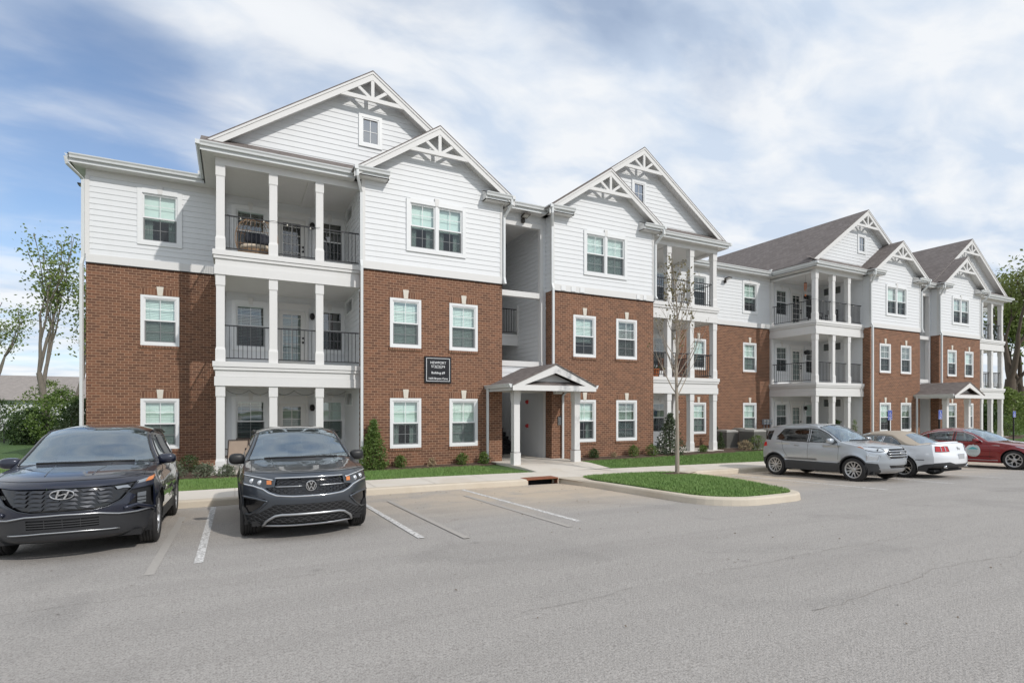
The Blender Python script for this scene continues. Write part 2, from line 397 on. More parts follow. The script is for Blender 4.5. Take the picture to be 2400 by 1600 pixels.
    r={'frame':f.mesh('window','white_vinyl'),'pane':g.mesh('pane','attic_glass' if kind=='gable' else 'window_glass'),'room':rm.mesh('room','room_dark')}
    if sc.f: r['screen']=sc.mesh('screen','insect_screen'); r['open']=bo.mesh('blind','blind'); r['closed']=bc.mesh('blind','blind'); r['shade']=bs.mesh('blind','blind'); r['half']=bh.mesh('blind','blind')
    WC[key]=r; return r
def keystone(z,s=1):
    mb=MB(); mb.add([(-.065*s,-.035,0),(.065*s,-.035,0),(.095*s,-.035,.285*s),(-.095*s,-.035,.285*s),(-.065*s,.01,0),(.065*s,.01,0),(.095*s,.01,.285*s),(-.095*s,.01,.285*s)],[(0,1,2,3),(7,6,5,4),(0,4,5,1),(1,5,6,2),(2,6,7,3),(3,7,4,0)])
    return mb.mesh('keystone',z)
KS=keystone('keystone'); KT=keystone('trim',.85)
_l=MB(); _l.box(-.52,.52,-.012,.01,0,.20); _l.v=[(x,y,z+.0) for x,y,z in _l.v]; LINT=_l.mesh('lintel','brick_soldier')
_l=MB(); _l.box(-.56,.56,-.035,.01,0,.075); SILL=_l.mesh('sill','brick_soldier')
def window(par,kind,w,h,x,y,z,blind='closed',rz=0,wx=None):
    """par: building root; x,y,z world"""
    m=win_meshes(kind,w,h); b=wloc(par)
    o=put('window',m['frame'],par,(x-b.x,y-b.y,z-b.z),rz)
    put('pane',m['pane'],o,(0,0,0))
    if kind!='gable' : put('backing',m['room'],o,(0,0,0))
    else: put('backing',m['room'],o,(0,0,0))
    if 'screen' in m:
        put('insect_screen',m['screen'],o,(0,0,0))
        if blind: put('blind',m[blind],o,(0,0,0))
    if kind=='brick': put('lintel',LINT,o,(0,0,h+.012)); put('keystone',KS,o,(0,0,h+.0)); put('sill',SILL,o,(0,0,-.08))
    if kind in('siding','double'): put('keystone',KT,o,(0,-.012,h+.012))
    return o
# ---------- the apartment building ----------
YB=17.40; YC=17.75; YW=20.45; YG=17.85; YR=34.0
EAVE=9.31; SOF=9.08; BRT=6.26; PIT=.69
bldg=empty('apartment_building',(22.9,YB,0),0,'long three-storey apartment building of red brick and white siding with gables and balconies','apartment building')
def ptF(Y): return lambda a,o,z:(a,Y-o,z)
def ptX(X,sgn): return lambda a,o,z:(X+sgn*o,a,z)
LEFT_END=-4.0; RIGHT_END=50.0
colM={}
def column_mesh(h,cap=True):
    k=round(h,2)
    if k in colM: return colM[k]
    m=MB(); s=.109; m.box(-s,s,-s,s,.42,h-.30)
    def fr(z0,z1,a,b): 
        m.add([(-a,-a,z0),(a,-a,z0),(a,a,z0),(-a,a,z0),(-b,-b,z1),(b,-b,z1),(b,b,z1),(-b,b,z1)],[(0,3,2,1),(4,5,6,7),(0,1,5,4),(1,2,6,5),(2,3,7,6),(3,0,4,7)])
    fr(0,.34,.128,.128); fr(.34,.42,.128,.109); fr(h-.33,h-.30,.109,.124); fr(h-.30,h,.124,.124)
    colM[k]=m.mesh('column','trim'); return colM[k]
railM={}
def rail_mesh(n_len):
    k=round(n_len,2)
    if k in railM: return railM[k]
    m=MB(); Lh=n_len; m.box(0,Lh,-.018,.018,1.04,1.075); m.box(0,Lh,-.015,.015,.10,.13)
    n=max(2,int(round(Lh/.115)))
    for i in range(1,n):
        x=Lh*i/n; m.box(x-.008,x+.008,-.008,.008,.12,1.05)
    railM[k]=m.mesh('railing','rail_paint'); return railM[k]
def P3(o): b=wloc(bldg); return (o[0]-b.x,o[1]-b.y,o[2]-b.z)
def rail(x0,y0,x1,y1,z):
    L_=math.hypot(x1-x0,y1-y0); put('railing',rail_mesh(L_),bldg,P3((x0,y0,z)),math.atan2(y1-y0,x1-x0))
DOORM={}
def door_mesh():
    if DOORM: return DOORM
    d=MB(); ring(d,-.55,.55,0,2.17,.11,-.035,.02,wb=.0); d.box(-.62,.62,-.045,.02,2.17,2.29)
    d2=MB(); ring(d2,-.44,.44,0,2.05,.15,.02,.06,wb=.28)
    for zz in (.28+.30*k for k in range(1,6)): d2.box(-.29,.29,.025,.05,zz-.012,zz+.012)
    d2.box(-.012,.012,.025,.05,.28,1.9)
    g=MB(); g.quad((-.29,.04,.28),(.29,.04,.28),(.29,.04,1.9),(-.29,.04,1.9))
    bl=MB()
    for k in range(32):
        z=.3+k*.05; bl.quad((-.28,.07,z-.02),(.28,.07,z-.02),(.28,.085,z+.02),(-.28,.085,z+.02))
    bk=MB(); bk.quad((-.3,.11,.2),(.3,.11,.2),(.3,.11,1.95),(-.3,.11,1.95))
    h=MB()
    for z in (.95,1.10): h.lathe([(.0,-.0),(.035,.0),(.035,.01),(.015,.015),(.015,.04),(.03,.05),(.03,.065),(0,.07)],14,'y',(.365,0,z)); 
    h.v=[(x,.02-y,z) for x,y,z in h.v]
    DOORM.update(casing=d.mesh('door','trim'),leaf=d2.mesh('door_leaf','door_paint'),pane=g.mesh('pane','dark_glass'),blind=bl.mesh('blind','blind'),back=bk.mesh('backing','room_dark'),handle=h.mesh('handle','black_metal',True)); return DOORM
def door(x,z,flip=1,blind=True):
    D=door_mesh(); o=put('door',D['casing'],bldg,P3((x,YW,z)),0)
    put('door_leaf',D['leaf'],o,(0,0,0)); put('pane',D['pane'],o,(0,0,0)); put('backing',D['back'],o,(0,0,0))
    if blind: put('blind',D['blind'],o,(0,0,0))
    put('handle',D['handle'],o,(0 if flip>0 else -.73,0,0))
def sconce(x,y,z):
    m=MB(); m.lathe([(0,-.10),(.05,-.10),(.085,-.02),(.085,.05),(.06,.11),(.02,.13),(0,.13)],14,'z'); m.box(-.03,.03,0,.1,-.02,.10)
    put('wall_lamp',m.mesh('wall_lamp','black_metal',True),bldg,P3((x,y-.1,z)))
def truss(mb,cx,zp,Y):
    """decorative open truss under a gable peak"""
    zc=zp-.92; y0,y1=Y-.035,Y+.035
    hw=(zp-.28-(zc+.065))/PIT; hb=(zp-.28-(zc-.06))/PIT
    mb.prism([(cx-hb,zc-.06),(cx+hb,zc-.06),(cx+hw,zc+.065),(cx-hw,zc+.065)],y0,y1)
    mb.box(cx-.052,cx+.052,y0+.004,y1-.004,zc+.06,zp-.27)
    for s in (-1,1):
        a=Vector((cx+s*.05,zc+.03)); b=Vector((cx+s*.47,zp-.27-PIT*.44)); d=(b-a).normalized(); n=Vector((-d.y,d.x))*.047
        mb.prism([tuple(a+n),tuple(b+n),tuple(b-n),tuple(a-n)] if s<0 else [tuple(a-n),tuple(b-n),tuple(b+n),tuple(a+n)],y0+.008,y1-.008)
def gable_roof(cx,zp,hwL,hwR,Yf,Yb,name='gable_roof'):
    """shingled slab, slopes down both sides"""
    m=MB(); t=.05
    for s,hw in((-1,hwL),(1,hwR)):
        m.quad((cx,Yf,zp),(cx+s*hw,Yf,zp-PIT*hw),(cx+s*hw,Yb,zp-PIT*hw),(cx,Yb,zp))
        m.quad((cx,Yf,zp-t),(cx+s*hw,Yf,zp-PIT*hw-t),(cx+s*hw,Yb,zp-PIT*hw-t),(cx,Yb,zp-t))
        m.quad((cx,Yf,zp-t),(cx+s*hw,Yf,zp-PIT*hw-t),(cx+s*hw,Yf,zp-PIT*hw),(cx,Yf,zp))
        m.quad((cx+s*hw,Yf,zp-PIT*hw-t),(cx+s*hw,Yb,zp-PIT*hw-t),(cx+s*hw,Yb,zp-PIT*hw),(cx+s*hw,Yf,zp-PIT*hw))
    m.swap=True
    o=m.build(name,'shingles',bldg); return o
def rake(cx,zp,hwL,hwR,Y,Ys,name='rake_board'):
    m=MB(); h=.25; z=zp-.055
    for s,hw in((-1,hwL),(1,hwR)):
        m.prism([(cx,z),(cx+s*hw,z-PIT*hw),(cx+s*hw,z-PIT*hw-h*.96),(cx,z-h)],Y,Y+.04)
        m.prism([(cx,z+.012),(cx+s*hw,z-PIT*hw+.012),(cx+s*hw,z-PIT*hw-.055),(cx,z-.055)],Y-.022,Y-.001)
        # soffit under the overhang
        m.quad((cx,Y+.04,z-.16),(cx+s*hw,Y+.04,z-PIT*hw-.16),(cx+s*hw,Ys,z-PIT*hw-.16),(cx,Ys,z-.16))
    return m
def gutter_seg(m,a,b,out,mi=0):
    """K-style gutter from a to b (world xy), 'out' unit outward vector; top at EAVE"""
    ax,ay=a; bx,by=b; ox,oy=out
    pr=[(0,EAVE-.125),(.075,EAVE-.125),(.085,EAVE-.07),(.115,EAVE-.03),(.12,EAVE),(.105,EAVE),(.105,EAVE-.02),(0,EAVE-.02)]
    n=len(pr); v=[(ax+ox*d,ay+oy*d,z) for d,z in pr]+[(bx+ox*d,by+oy*d,z) for d,z in pr]
    m.add(v,[tuple(range(n)),tuple(range(2*n-1,n-1,-1))]+[(i,(i+1)%n,(i+1)%n+n,i+n) for i in range(n)],mi)
    # fascia board behind it
    m.add([(ax,ay,SOF),(bx,by,SOF),(bx,by,EAVE-.02),(ax,ay,EAVE-.02),(ax-ox*.03,ay-oy*.03,SOF),(bx-ox*.03,by-oy*.03,SOF),(bx-ox*.03,by-oy*.03,EAVE-.02),(ax-ox*.03,ay-oy*.03,EAVE-.02)],[(0,1,2,3),(4,5,6,7),(0,1,5,4)],mi)
def downspout(x,y,pts,name='downspout'):
    pass
def spout(path,r=.056):
    m=MB(); m.tube(path,r,4); m.build('downspout','gutter',bldg)
def half(cx,sg,idx):
    X=lambda s:cx+sg*s
    def rg(a,b): return (min(X(a),X(b)),max(X(a),X(b)))
    b0,b1=1.03,5.93; bx0,bx1=rg(b0,b1)
    rnd=random.Random(40+idx)
    # --- brick of the bay
    wz=[(.58,1.62),(3.84,1.60)]; wxs=[X(2.5),X(4.53)]
    ops=[(x-.5,x+.5,z+.02,z+h-.02) for x in wxs for z,h in wz]
    m=MB(); wall(m,ptF(YB),bx0,bx1,-.6,BRT,ops)
    yin=20.45
    wall(m,ptX(X(b0),1),YB,YG+.02 if False else 17.83,-.6,BRT); wall(m,ptX(X(b1),1),YB,YC+.05,-.6,BRT)
    m.build('brick_wall','brick',bldg)
    # cap flashing line over the brick
    m=MB(); m.box(bx0-.01,bx1+.01,YB-.05,YB+.02,BRT-.005,BRT+.02); m.build('flashing','flashing',bldg)
    # --- siding of the bay, up into the small gable
    cg=X(3.48); zp2=11.17
    dop=(cg-.915,cg+.915,7.13,8.60); m=MB()
    lo,hi=(bx0,bx1)
    sl=[(PIT,1,zp2-.16+PIT*cg),(-PIT,1,zp2-.16-PIT*cg)]
    siding(m,ptF(YB-.02),lo+.09,hi-.09,BRT+.26,11.0,[dop],sl)
    side_end=YC+.02
    siding(m,ptX(X(b0),-sg),YB,YG,BRT,SOF,lip=.012); siding(m,ptX(X(b1),sg),YB,YC+.04,BRT,SOF,lip=.012)
    m.build('siding_wall','siding',bldg)
    m=MB(); m.box(lo-.02,hi+.02,YB-.055,YB-.0,BRT+.02,BRT+.26)
    for a in(lo-.02,hi-.09): m.box(a,a+.11,YB-.045,YB+.02,BRT+.26,SOF)
    m.box(X(b0)-.02,X(b0)+.02,YB+.021,YB+.10,BRT,SOF); m.build('corner_board','trim',bldg)
    # --- windows of the bay
    for i,x in enumerate(wxs):
        for j,(z,h) in enumerate(wz):
            window(bldg,'brick',1.04,h,x,YB,z,'closed' if idx==0 and not (i==1 and j==0) else rnd.choice(['open','open','half','shade','closed']))
    window(bldg,'double',1.83,1.47,cg,YB-.03,7.13,('shade','closed','shade','half')[idx])
    # --- small gable
    hw=2.78
    gable_roof(cg,zp2,hw,hw,17.0,18.6); m=rake(cg,zp2,hw-.02,hw-.02,17.02,YB-.03); truss(m,cg,zp2-.02,17.06); m.build('gable_trim','trim',bldg)
    # --- eave returns with gutter
    for s0,s1,tail in ((b1+.20,b1-.78,1),(b0-.20,b0+.78,0)):
        m=MB(); k=MB(); sh=MB()
        xa,xb=rg(s0,s1); gutter_seg(m,(xa,17.05),(xb,17.05),(0,-1))
        xo=X(s0); os=1 if xo>cg else -1; gutter_seg(m,(xo,17.05),(xo,YC-.3 if tail else 17.52),(os,0))
        k.box(xa,xb,17.05,YB,SOF,SOF+.02); inn=X(s1); k.box(min(inn,inn+os*.03),max(inn,inn+os*.03),17.02,YB,SOF,EAVE-.02); k.prism([(17.03,EAVE-.03),(YB,EAVE-.03),(YB,EAVE+.155)],min(inn,inn+os*.03),max(inn,inn+os*.03),'x')
        k.box(min(xo,X(b1) if tail else X(b0)),max(xo,X(b1) if tail else X(b0)),YB,YC-.3 if tail else YG,SOF,SOF+.02)
        sh.quad((xa,17.0,EAVE-.01),(xb,17.0,EAVE-.01),(xb,YB,EAVE+.17),(xa,YB,EAVE+.17))
        # corner block of the outer gutter mitre
        c_=(xo,17.05); m.box(min(c_[0],c_[0]+os*.11),max(c_[0],c_[0]+os*.11),17.05-.11,17.05,EAVE-.12,EAVE-.004)
        m.build('gutter','gutter',bldg); k.build('soffit','soffit',bldg); sh.build('return_roof','shingles',bldg)
    # --- large gable over bay and balcony
    c1=X(5.52 if sg<0 else 5.74); zp1=12.78; hw1=4.82
    gable_roof(c1,zp1,4.97 if sg<0 else 4.9,4.97 if sg>0 else 4.9,YC-.05,YR+.4); m=rake(c1,zp1,hw1-.02,hw1-.02,YC-.03,18.1); truss(m,c1,zp1-.02,YC+.01); m.build('gable_trim','trim',bldg)
    m=MB(); gw=(c1-.28,c1+.28,10.54,11.39); sl=[(PIT,1,zp1-.16+PIT*c1),(-PIT,1,zp1-.16-PIT*c1)]
    siding(m,ptF(18.1),c1-4.7,c1+4.7,9.45,12.6,[gw],sl); m.build('gable_wall','siding',bldg)
    window(bldg,'gable',.56,.85,c1,18.09,10.54,None)
    # --- skirt roof under the big gable, gutter, soffit, beam
    so=10.37; xa,xb=rg(b1-.25,so); m=MB()
    xo=X(so); 
    m.quad((xa,YC-.38,EAVE-.005),(xb,YC-.38,EAVE-.005),(xb,18.12,EAVE+.46),(xa,18.12,EAVE+.46)); m.build('skirt_roof','shingles',bldg)
    m=MB(); xa2,xb2=rg(b1+.20,so); gutter_seg(m,(xa2,YC-.30),(xb2,YC-.30),(0,-1)); gutter_seg(m,(xo,YC-.30),(xo,YW-.42),(sg,0))
    m.box(min(xo,xo+sg*.11),max(xo,xo+sg*.11),YC-.30-.11,YC-.30,EAVE-.12,EAVE-.004)
    m.box(min(xo,xo+sg*.15)-.03,max(xo,xo+sg*.15),YW-.5,YW-.38,EAVE-.1,EAVE+.12)
    m.build('gutter','gutter',bldg)
    m=MB(); m.box(xa2,xb2,YC-.27,YC,SOF,SOF+.02); m.box(min(X(10.0),xo),max(X(10.0),xo),YC,YW,SOF,SOF+.02)
    m.build('soffit','soffit',bldg)
    m=MB(); x0,x1=rg(b1,10.0); m.box(x0,x1,YC,YC+.2,8.87,SOF+.04); xs=X(10.0); m.box(min(xs,xs-sg*.2),max(xs,xs-sg*.2),YC+.2,YW,8.87,SOF+.04); m.build('beam','trim',bldg)
    m=MB(); m.box(x0,x1,YC+.2,YW,8.98,9.02); m.box(X(7.4)-.05,X(7.4)+.05,YC+.2,YW,8.94,8.98); m.build('ceiling','ceiling_paint',bldg)
    # --- balcony back wall and bay side wall (siding), three storeys
    fl=[0,3.22,6.42]; wsx=[X(9.02),X(6.45)]; dx_=X(7.72)
    ops=[(x-.45,x+.45,f+.73,f+2.14) for x in wsx for f in fl]+[(dx_-.45,dx_+.45,f,f+2.06) for f in fl]
    m=MB(); siding(m,ptF(YW),x0,x1,-.05,9.0,ops)
    tr=[(18.95,20.05,f+1.95,f+2.44) for f in fl]
    siding(m,ptX(X(b1),sg),YC+.04,YW,-.05,9.0,tr); m.build('balcony_wall','siding',bldg)
    m=MB(); xs=X(10.0)
    m.box(xs-sg*.0,xs-sg*.2,YW-.12,YW,0,2.5); m.box(xs,xs-sg*.2,YW-.12,YW,3.22,5.7); m.box(xs,xs-sg*.2,YW-.12,YW,6.42,8.88); m.build('pilaster','trim',bldg)
    for fi,f in enumerate(fl):
        for i,x in enumerate(wsx): window(bldg,'siding',.90,1.41,x,YW-.005,f+.73,('open' if i==0 else (None if fi else 'closed')))
        door(dx_,f+.02,1,fi!=2); sconce(X(7.06),YW-.02,f+1.88)
        window(bldg,'fixed',1.10,.49,X(b1)+sg*.0,19.5,f+1.95,None,R(90)*sg if sg>0 else R(-90))
    # --- slabs, fascias, columns, railings
    for fi,(f,bot) in enumerate(((3.22,2.52),(6.42,5.72))):
        e=X(10.08)
        m=MB()
        lay=[(f-.15,f+.0,.07),(f-.24,f-.16,.045),(f-.255,f-.235,.02),((f+bot)/2-.08,f-.24,.0),(bot,(f+bot)/2-.085,.025)]
        for z0,z1,o in lay:
            xa_,xb_=min(X(b1),xs+sg*o),max(X(b1),xs+sg*o); m.box(xa_,xb_,YC-.0-o,YC+.02,z0,z1)
            m.box(min(xs+sg*o,xs-sg*.02),max(xs+sg*o,xs-sg*.02),YC+.02,YW-.0,z0,z1)
        m.build('balcony_fascia','trim',bldg)
        m=MB(); m.box(x0,x1,YC+.02,YW,f-.02,f); m.box(x0,x1,YC+.02,YW,bot+.03,bot+.05); m.build('balcony_floor','ceiling_paint',bldg)
    m=MB(); xa_,xb_=min(X(b1),X(10.12)),max(X(b1),X(10.12)); m.box(xa_,xb_,YC-.25,YW,-.3,0.0); m.build('patio_slab','concrete_slab',bldg)
    cs=[9.87,8.47,7.15]; tops=[(0,2.52),(3.22,5.72),(6.42,8.87)]
    for f,t in tops:
        cm=column_mesh(t-f)
        for s in cs: put('column',cm,bldg,P3((X(s),YC+.135,f)))
    for f in (3.22,6.42):
        for s0,s1 in ((9.76,8.58),(8.36,7.26),(7.04,b1)):
            a,b=sorted((X(s0),X(s1))); rail(a,YC+.13,b,YC+.13,f)
        rail(X(9.90),YC+.26,X(9.90),YW-.12,f)
    # --- wing
    w0,w1=10.0,13.5; wx0,wx1=rg(w0,w1); wc=X(11.61)
    m=MB(); wall(m,ptF(YW),wx0,wx1,-.6,BRT,[(wc-.5,wc+.5,.60,2.18),(wc-.5,wc+.5,3.86,5.42)]); m.build('brick_wall','brick',bldg)
    m=MB(); m.box(wx0,wx1,YW-.05,YW+.02,BRT-.005,BRT+.02); m.build('flashing','flashing',bldg)
    m=MB(); siding(m,ptF(YW-.02),wx0+(.09 if idx in(0,) else 0),wx1-(.09 if idx==3 else 0),BRT+.26,SOF-.2,[(wc-.475,wc+.475,7.12,8.62)]); m.build('siding_wall','siding',bldg)
    m=MB(); m.box(wx0,wx1,YW-.055,YW,BRT+.02,BRT+.26); m.box(wx0,wx1,YW-.04,YW,SOF-.2,SOF+.02)
    if idx==0: m.box(LEFT_END-.02,LEFT_END+.09,YW-.045,YW+.1,BRT+.26,SOF-.2)
    if idx==3: m.box(RIGHT_END-.09,RIGHT_END+.02,YW-.045,YW+.1,BRT+.26,SOF-.2)
    m.box(X(10.0)-.06,X(10.0)+.06,YW-.043,YW,BRT+.26,SOF-.2); m.build('corner_board','trim',bldg)
    window(bldg,'brick',1.04,1.60,wc,YW,.58,'closed'); window(bldg,'brick',1.04,1.58,wc,YW,3.85,('closed','half','closed','shade')[idx]); window(bldg,'siding',.95,1.50,wc,YW-.02,7.12,('shade','open','half','closed')[idx])
    m=MB(); ex=.30 if idx in(0,3) else 0
    gx0,gx1=rg(10.37,w1+ex); gutter_seg(m,(gx0,YW-.42),(gx1,YW-.42),(0,-1)); m.build('gutter','gutter',bldg)
    m=MB(); m.box(gx0,gx1,YW-.39,YW,SOF,SOF+.02); m.build('soffit','soffit',bldg)
CA,CB=9.5,36.5
half(CA,-1,0); half(CA,1,1); half(CB,-1,2); half(CB,1,3)
# --- end walls, back wall, main roof
m=MB(); wall(m,ptX(LEFT_END,-1),YW,YR,-.6,BRT); wall(m,ptX(RIGHT_END,1),YW,YR,-.6,BRT); wall(m,ptF(YR),LEFT_END,RIGHT_END,-.6,BRT); m.build('brick_wall','brick',bldg)
m=MB(); siding(m,ptX(LEFT_END,-1),YW,YR,BRT,SOF); siding(m,ptX(RIGHT_END,1),YW,YR,BRT,SOF); siding(m,ptF(YR),LEFT_END,RIGHT_END,BRT,SOF); m.build('siding_wall','siding',bldg)
m=MB(); a=LEFT_END-.35; b=RIGHT_END+.35; yf=YW-.5; ym=27.4; zr=EAVE+.3*(ym-yf); yb=YR+.5
m.quad((a,yf,EAVE-.01),(b,yf,EAVE-.01),(b-4,ym,zr),(a+4,ym,zr)); m.quad((a,yb,EAVE-.01),(b,yb,EAVE-.01),(b-4,ym,zr),(a+4,ym,zr)); m.poly([(a,yf,EAVE-.01),(a+4,ym,zr),(a,yb,EAVE-.01)]); m.poly([(b,yf,EAVE-.01),(b-4,ym,zr),(b,yb,EAVE-.01)])
m.swap=True
for c in (CA,CB): m.quad((c-1.3,17.40,EAVE-.01),(c+1.3,17.40,EAVE-.01),(c+1.3,yf+3,EAVE+1.5),(c-1.3,yf+3,EAVE+1.5))
m.build('main_roof','shingles',bldg)
m=MB(); m.box(a+.05,LEFT_END,YW+.001,YR,SOF,SOF+.02); m.box(a+.02,a+.05,YW-.42,YR,SOF,EAVE-.02); m.build('soffit','soffit',bldg)
m=MB(); gutter_seg(m,(a+.05,YW-.42),(a+.05,YR),(-1,0)); m.build('gutter','gutter',bldg)
# --- stair bays
for gi,c in enumerate((CA,CB)):
    fx0,fx1=c-1.03,c+1.03; ix0,ix1=c-.97,c+.93
    m=MB(); ops=[(fx0,c+.78,6.20,8.62),(fx0,c+.78,3.62,6.00),(fx0,fx1,-.1,2.5)]
    siding(m,ptF(YG),fx0,fx1,2.5,SOF,ops,lip=.014); m.build('siding_wall','siding',bldg)
    m=MB()
    m.box(fx0,c+.90,YG-.04,YG+.16,6.00,6.20); m.box(fx0,c+.90,YG-.03,YG+.16,8.62,8.80); m.box(c+.78,c+.90,YG-.035,YG+.16,3.4,8.62); m.box(fx0,fx0+.04,YG-.035,YG+.12,3.4,8.62); m.box(fx0,c+.90,YG-.05,YG+.16,3.42,3.62)
    m.box(fx0,fx1,YG-.02,YG+.1,2.45,2.75); m.box(c+.93,c+1.03,YG,YG+.06,0,2.45); m.box(c-1.03,c-.97,YG,YG+.06,0,2.45); m.build('stair_opening_frame','trim',bldg)
    m=MB(); gutter_seg(m,(fx0+.2,17.45),(fx1-.2,17.45),(0,-1)); m.build('gutter','gutter',bldg)
    m=MB(); m.box(fx0,fx1,17.48,YG,SOF,SOF+.02); m.build('soffit','soffit',bldg)
    m=MB(); siding(m,ptX(ix1,-1),YG,26,0,9.0,lip=.022); siding(m,ptX(ix0,1),YG,26,0,9.0,lip=.014); siding(m,ptF(26),ix0,ix1,0,9.0); m.build('stairwell_wall','siding',bldg)
    for q in ((22.2,26,3.1,3.22),(22.2,26,6.30,6.42),(19.95,21.3,4.72,4.86),(YG+.17,26,8.95,9.0),(YG+.17,18.8,3.1,3.5)):
        m=MB(); m.box(ix0,ix1,*q); m.build('landing','ceiling_paint',bldg)
    m=MB(); m.box(ix0,ix1,19.90,19.95,4.45,4.90); m.box(ix0,ix1,19.88,19.95,4.80,4.90); m.box(ix1-.06,ix1,19.86,19.94,4.86,6.1); m.build('landing_fascia','trim',bldg)
    put('railing',rail_mesh(1.82),bldg,P3((ix0,19.92,4.88)))
    m=MB()
    for k in range(9):
        m.box(ix0,c-.05,21.3+.1*k,21.6+.1*k,4.72-.165*(k+1),4.74-.165*k)
    m.build('stair','black_metal',bldg); m=MB()
    for k in range(12): m.box(c-.8,ix1-.02,19.95+.27*k,20.28+.27*k,.17*k,.17*(k+1)+.01)
    m.build('stair','black_metal',bldg)
    m=MB(); m.tube([(c-.05,19.7,.95),(c-.05,22.7,2.85)],.022,6); m.tube([(c-.05,19.7,.5),(c-.05,22.7,2.4)],.018,6); m.tube([(c-.05,19.7,0),(c-.05,19.7,.95)],.018,6); m.tube([(ix0+.2,19.75,5.0),(ix0+.35,19.8,5.35),(ix0+.62,19.8,5.38)],.02,6); m.build('handrail','black_metal',bldg)
# downspouts
def ds_bay(x,side,top_x,low_jog=True,bottom=.0):
    y=17.34; pts=[(top_x,17.0,EAVE-.12),(top_x,17.0,EAVE-.30),(x,y-.02,8.62),(x,y-.02,BRT+.25)]
    if low_jog: pts+=[(x-side*.0,y-.10,BRT+.05)]
    pts+=[(x,y-.10,bottom)]
    spout(pts)
for c in (CA,CB):
    ds_bay(c-5.97,1,c-6.15); ds_bay(c-.99,-1,c-.84,False,BRT); ds_bay(c+1.0,1,c+.82,True,3.1); ds_bay(c+5.97,-1,c+6.13,False,BRT+.1)
spout([(LEFT_END-.38,YW-.5,EAVE-.12),(LEFT_END-.36,YW-.45,EAVE-.3),(LEFT_END-.06,YW-.03,8.75),(LEFT_END-.06,YW-.03,6.4),(LEFT_END-.09,YW-.08,6.2),(LEFT_END-.09,YW-.08,0)])
# ---------- entry porches ----------
def porch(c,gi):
    Yf=15.42; root=bldg
    zp=3.36; hw=1.62; p=.44; ze=zp-p*hw
    po=MB(); m=MB()
    # gable face: raking boards and tie board
    m2=MB()
    for s in(-1,1): m2.prism([(c,zp-.05),(c+s*hw,ze-.05),(c+s*hw,ze-.20),(c+s*(hw-.35),ze-.05),(c,zp-.32)],Yf,Yf+.05)
    m2.prism([(c-hw,ze-.2),(c+hw,ze-.2),(c+hw,ze-.06),(c+hw-.3,ze-.02),(c-hw+.3,ze-.02),(c-hw,ze-.06)],Yf-.004,Yf+.046)
    m2.prism([(c-1.1,ze+.0),(c+1.1,ze+.0),(c,zp-.3)],Yf+.33,Yf+.36)
    m2.box(c-1.32,c+1.32,Yf+.42,Yf+.70,2.48,2.62); 
    for s in(-1,1): m2.box(c+s*1.32,c+s*1.08,Yf+.70,YB,2.46,2.62)
    m2.box(c-1.30,c+1.30,Yf+.05,YB,2.60,2.615)
    pr=m2.build('porch_gable','trim',bldg)
    r=MB()
    for s in(-1,1):
        r.quad((c,Yf-.03,zp),(c+s*hw,Yf-.03,ze),(c+s*hw,YB,ze),(c,YB,zp)); r.quad((c,Yf-.03,zp-.04),(c+s*hw,Yf-.03,ze-.04),(c+s*hw,YB,ze-.04),(c,YB,zp-.04)); r.quad((c,Yf-.03,zp-.04),(c+s*hw,Yf-.03,ze-.04),(c+s*hw,Yf-.03,ze),(c,Yf-.03,zp))
        r.quad((c+s*hw,Yf-.03,ze-.04),(c+s*hw,YB,ze-.04),(c+s*hw,YB,ze),(c+s*hw,Yf-.03,ze))
        a=1.03; r.quad((c,YB,zp),(c+s*a,YB,zp-p*a),(c+s*a,YG,zp-p*a),(c,YG,zp))
    r.quad((c-1.15,Yf+.02,ze-.02),(c+1.15,Yf+.02,ze-.02),(c+1.0,Yf+.34,ze+.12),(c-1.0,Yf+.34,ze+.12))
    r.swap=True; r.build('porch_roof','shingles',bldg)
    for s in(-1,1):
        g=MB()
        x=c+s*hw; g.prism([(x,ze-.10),(x+s*.08,ze-.10),(x+s*.09,ze-.05),(x+s*.12,ze-.0),(x+s*.12,ze+.02),(x,ze+.0)],Yf+.02,YB)
        g.box(min(x,x-s*.02),max(x,x-s*.02),Yf+.02,YB,ze-.2,ze-.02)
        g.build('porch_gutter','gutter',bldg)
    colp=MB(); s_=.108
    h=2.48; colp.box(-s_,s_,-s_,s_,.42,h-.34); colp.box(-.128,.128,-.128,.128,0,.40); colp.box(-.125,.125,-.125,.125,h-.36,h)
    me=colp.mesh('porch_column','trim')
    for s in(-1,1): put('porch_column',me,bldg,P3((c+s*1.19,Yf+.63,0)))
    m=MB(); m.tube([(c-hw-.05,YB-.16,ze-.1),(c-hw-.05,YB-.16,.0)],.05,4); m.build('downspout','gutter',bldg); m=MB(); m.tube([(c+hw+.05,YB-.12,ze-.1),(c+hw-.15,YB-.08,ze-.3),(c+hw-.15,YB-.08,.0)],.05,4); m.build('downspout','gutter',bldg)
    m=MB(); m.box(c+.95,c+1.25,YB-.4,YB-.25,2.40,2.47); m.build('porch_lamp','trim',bldg)
porch(CA,0); porch(CB,1)
# small vents in the frieze band
for x0_,x1_ in ((10.9,11.1),(11.35,11.55),(11.75,11.95),(14.5,14.65),(14.85,15.0)):
    m=MB(); m.box(x0_,x1_,YB-.075,YB-.05,6.30,6.48); m.build('dryer_vent','white_vinyl',bldg)
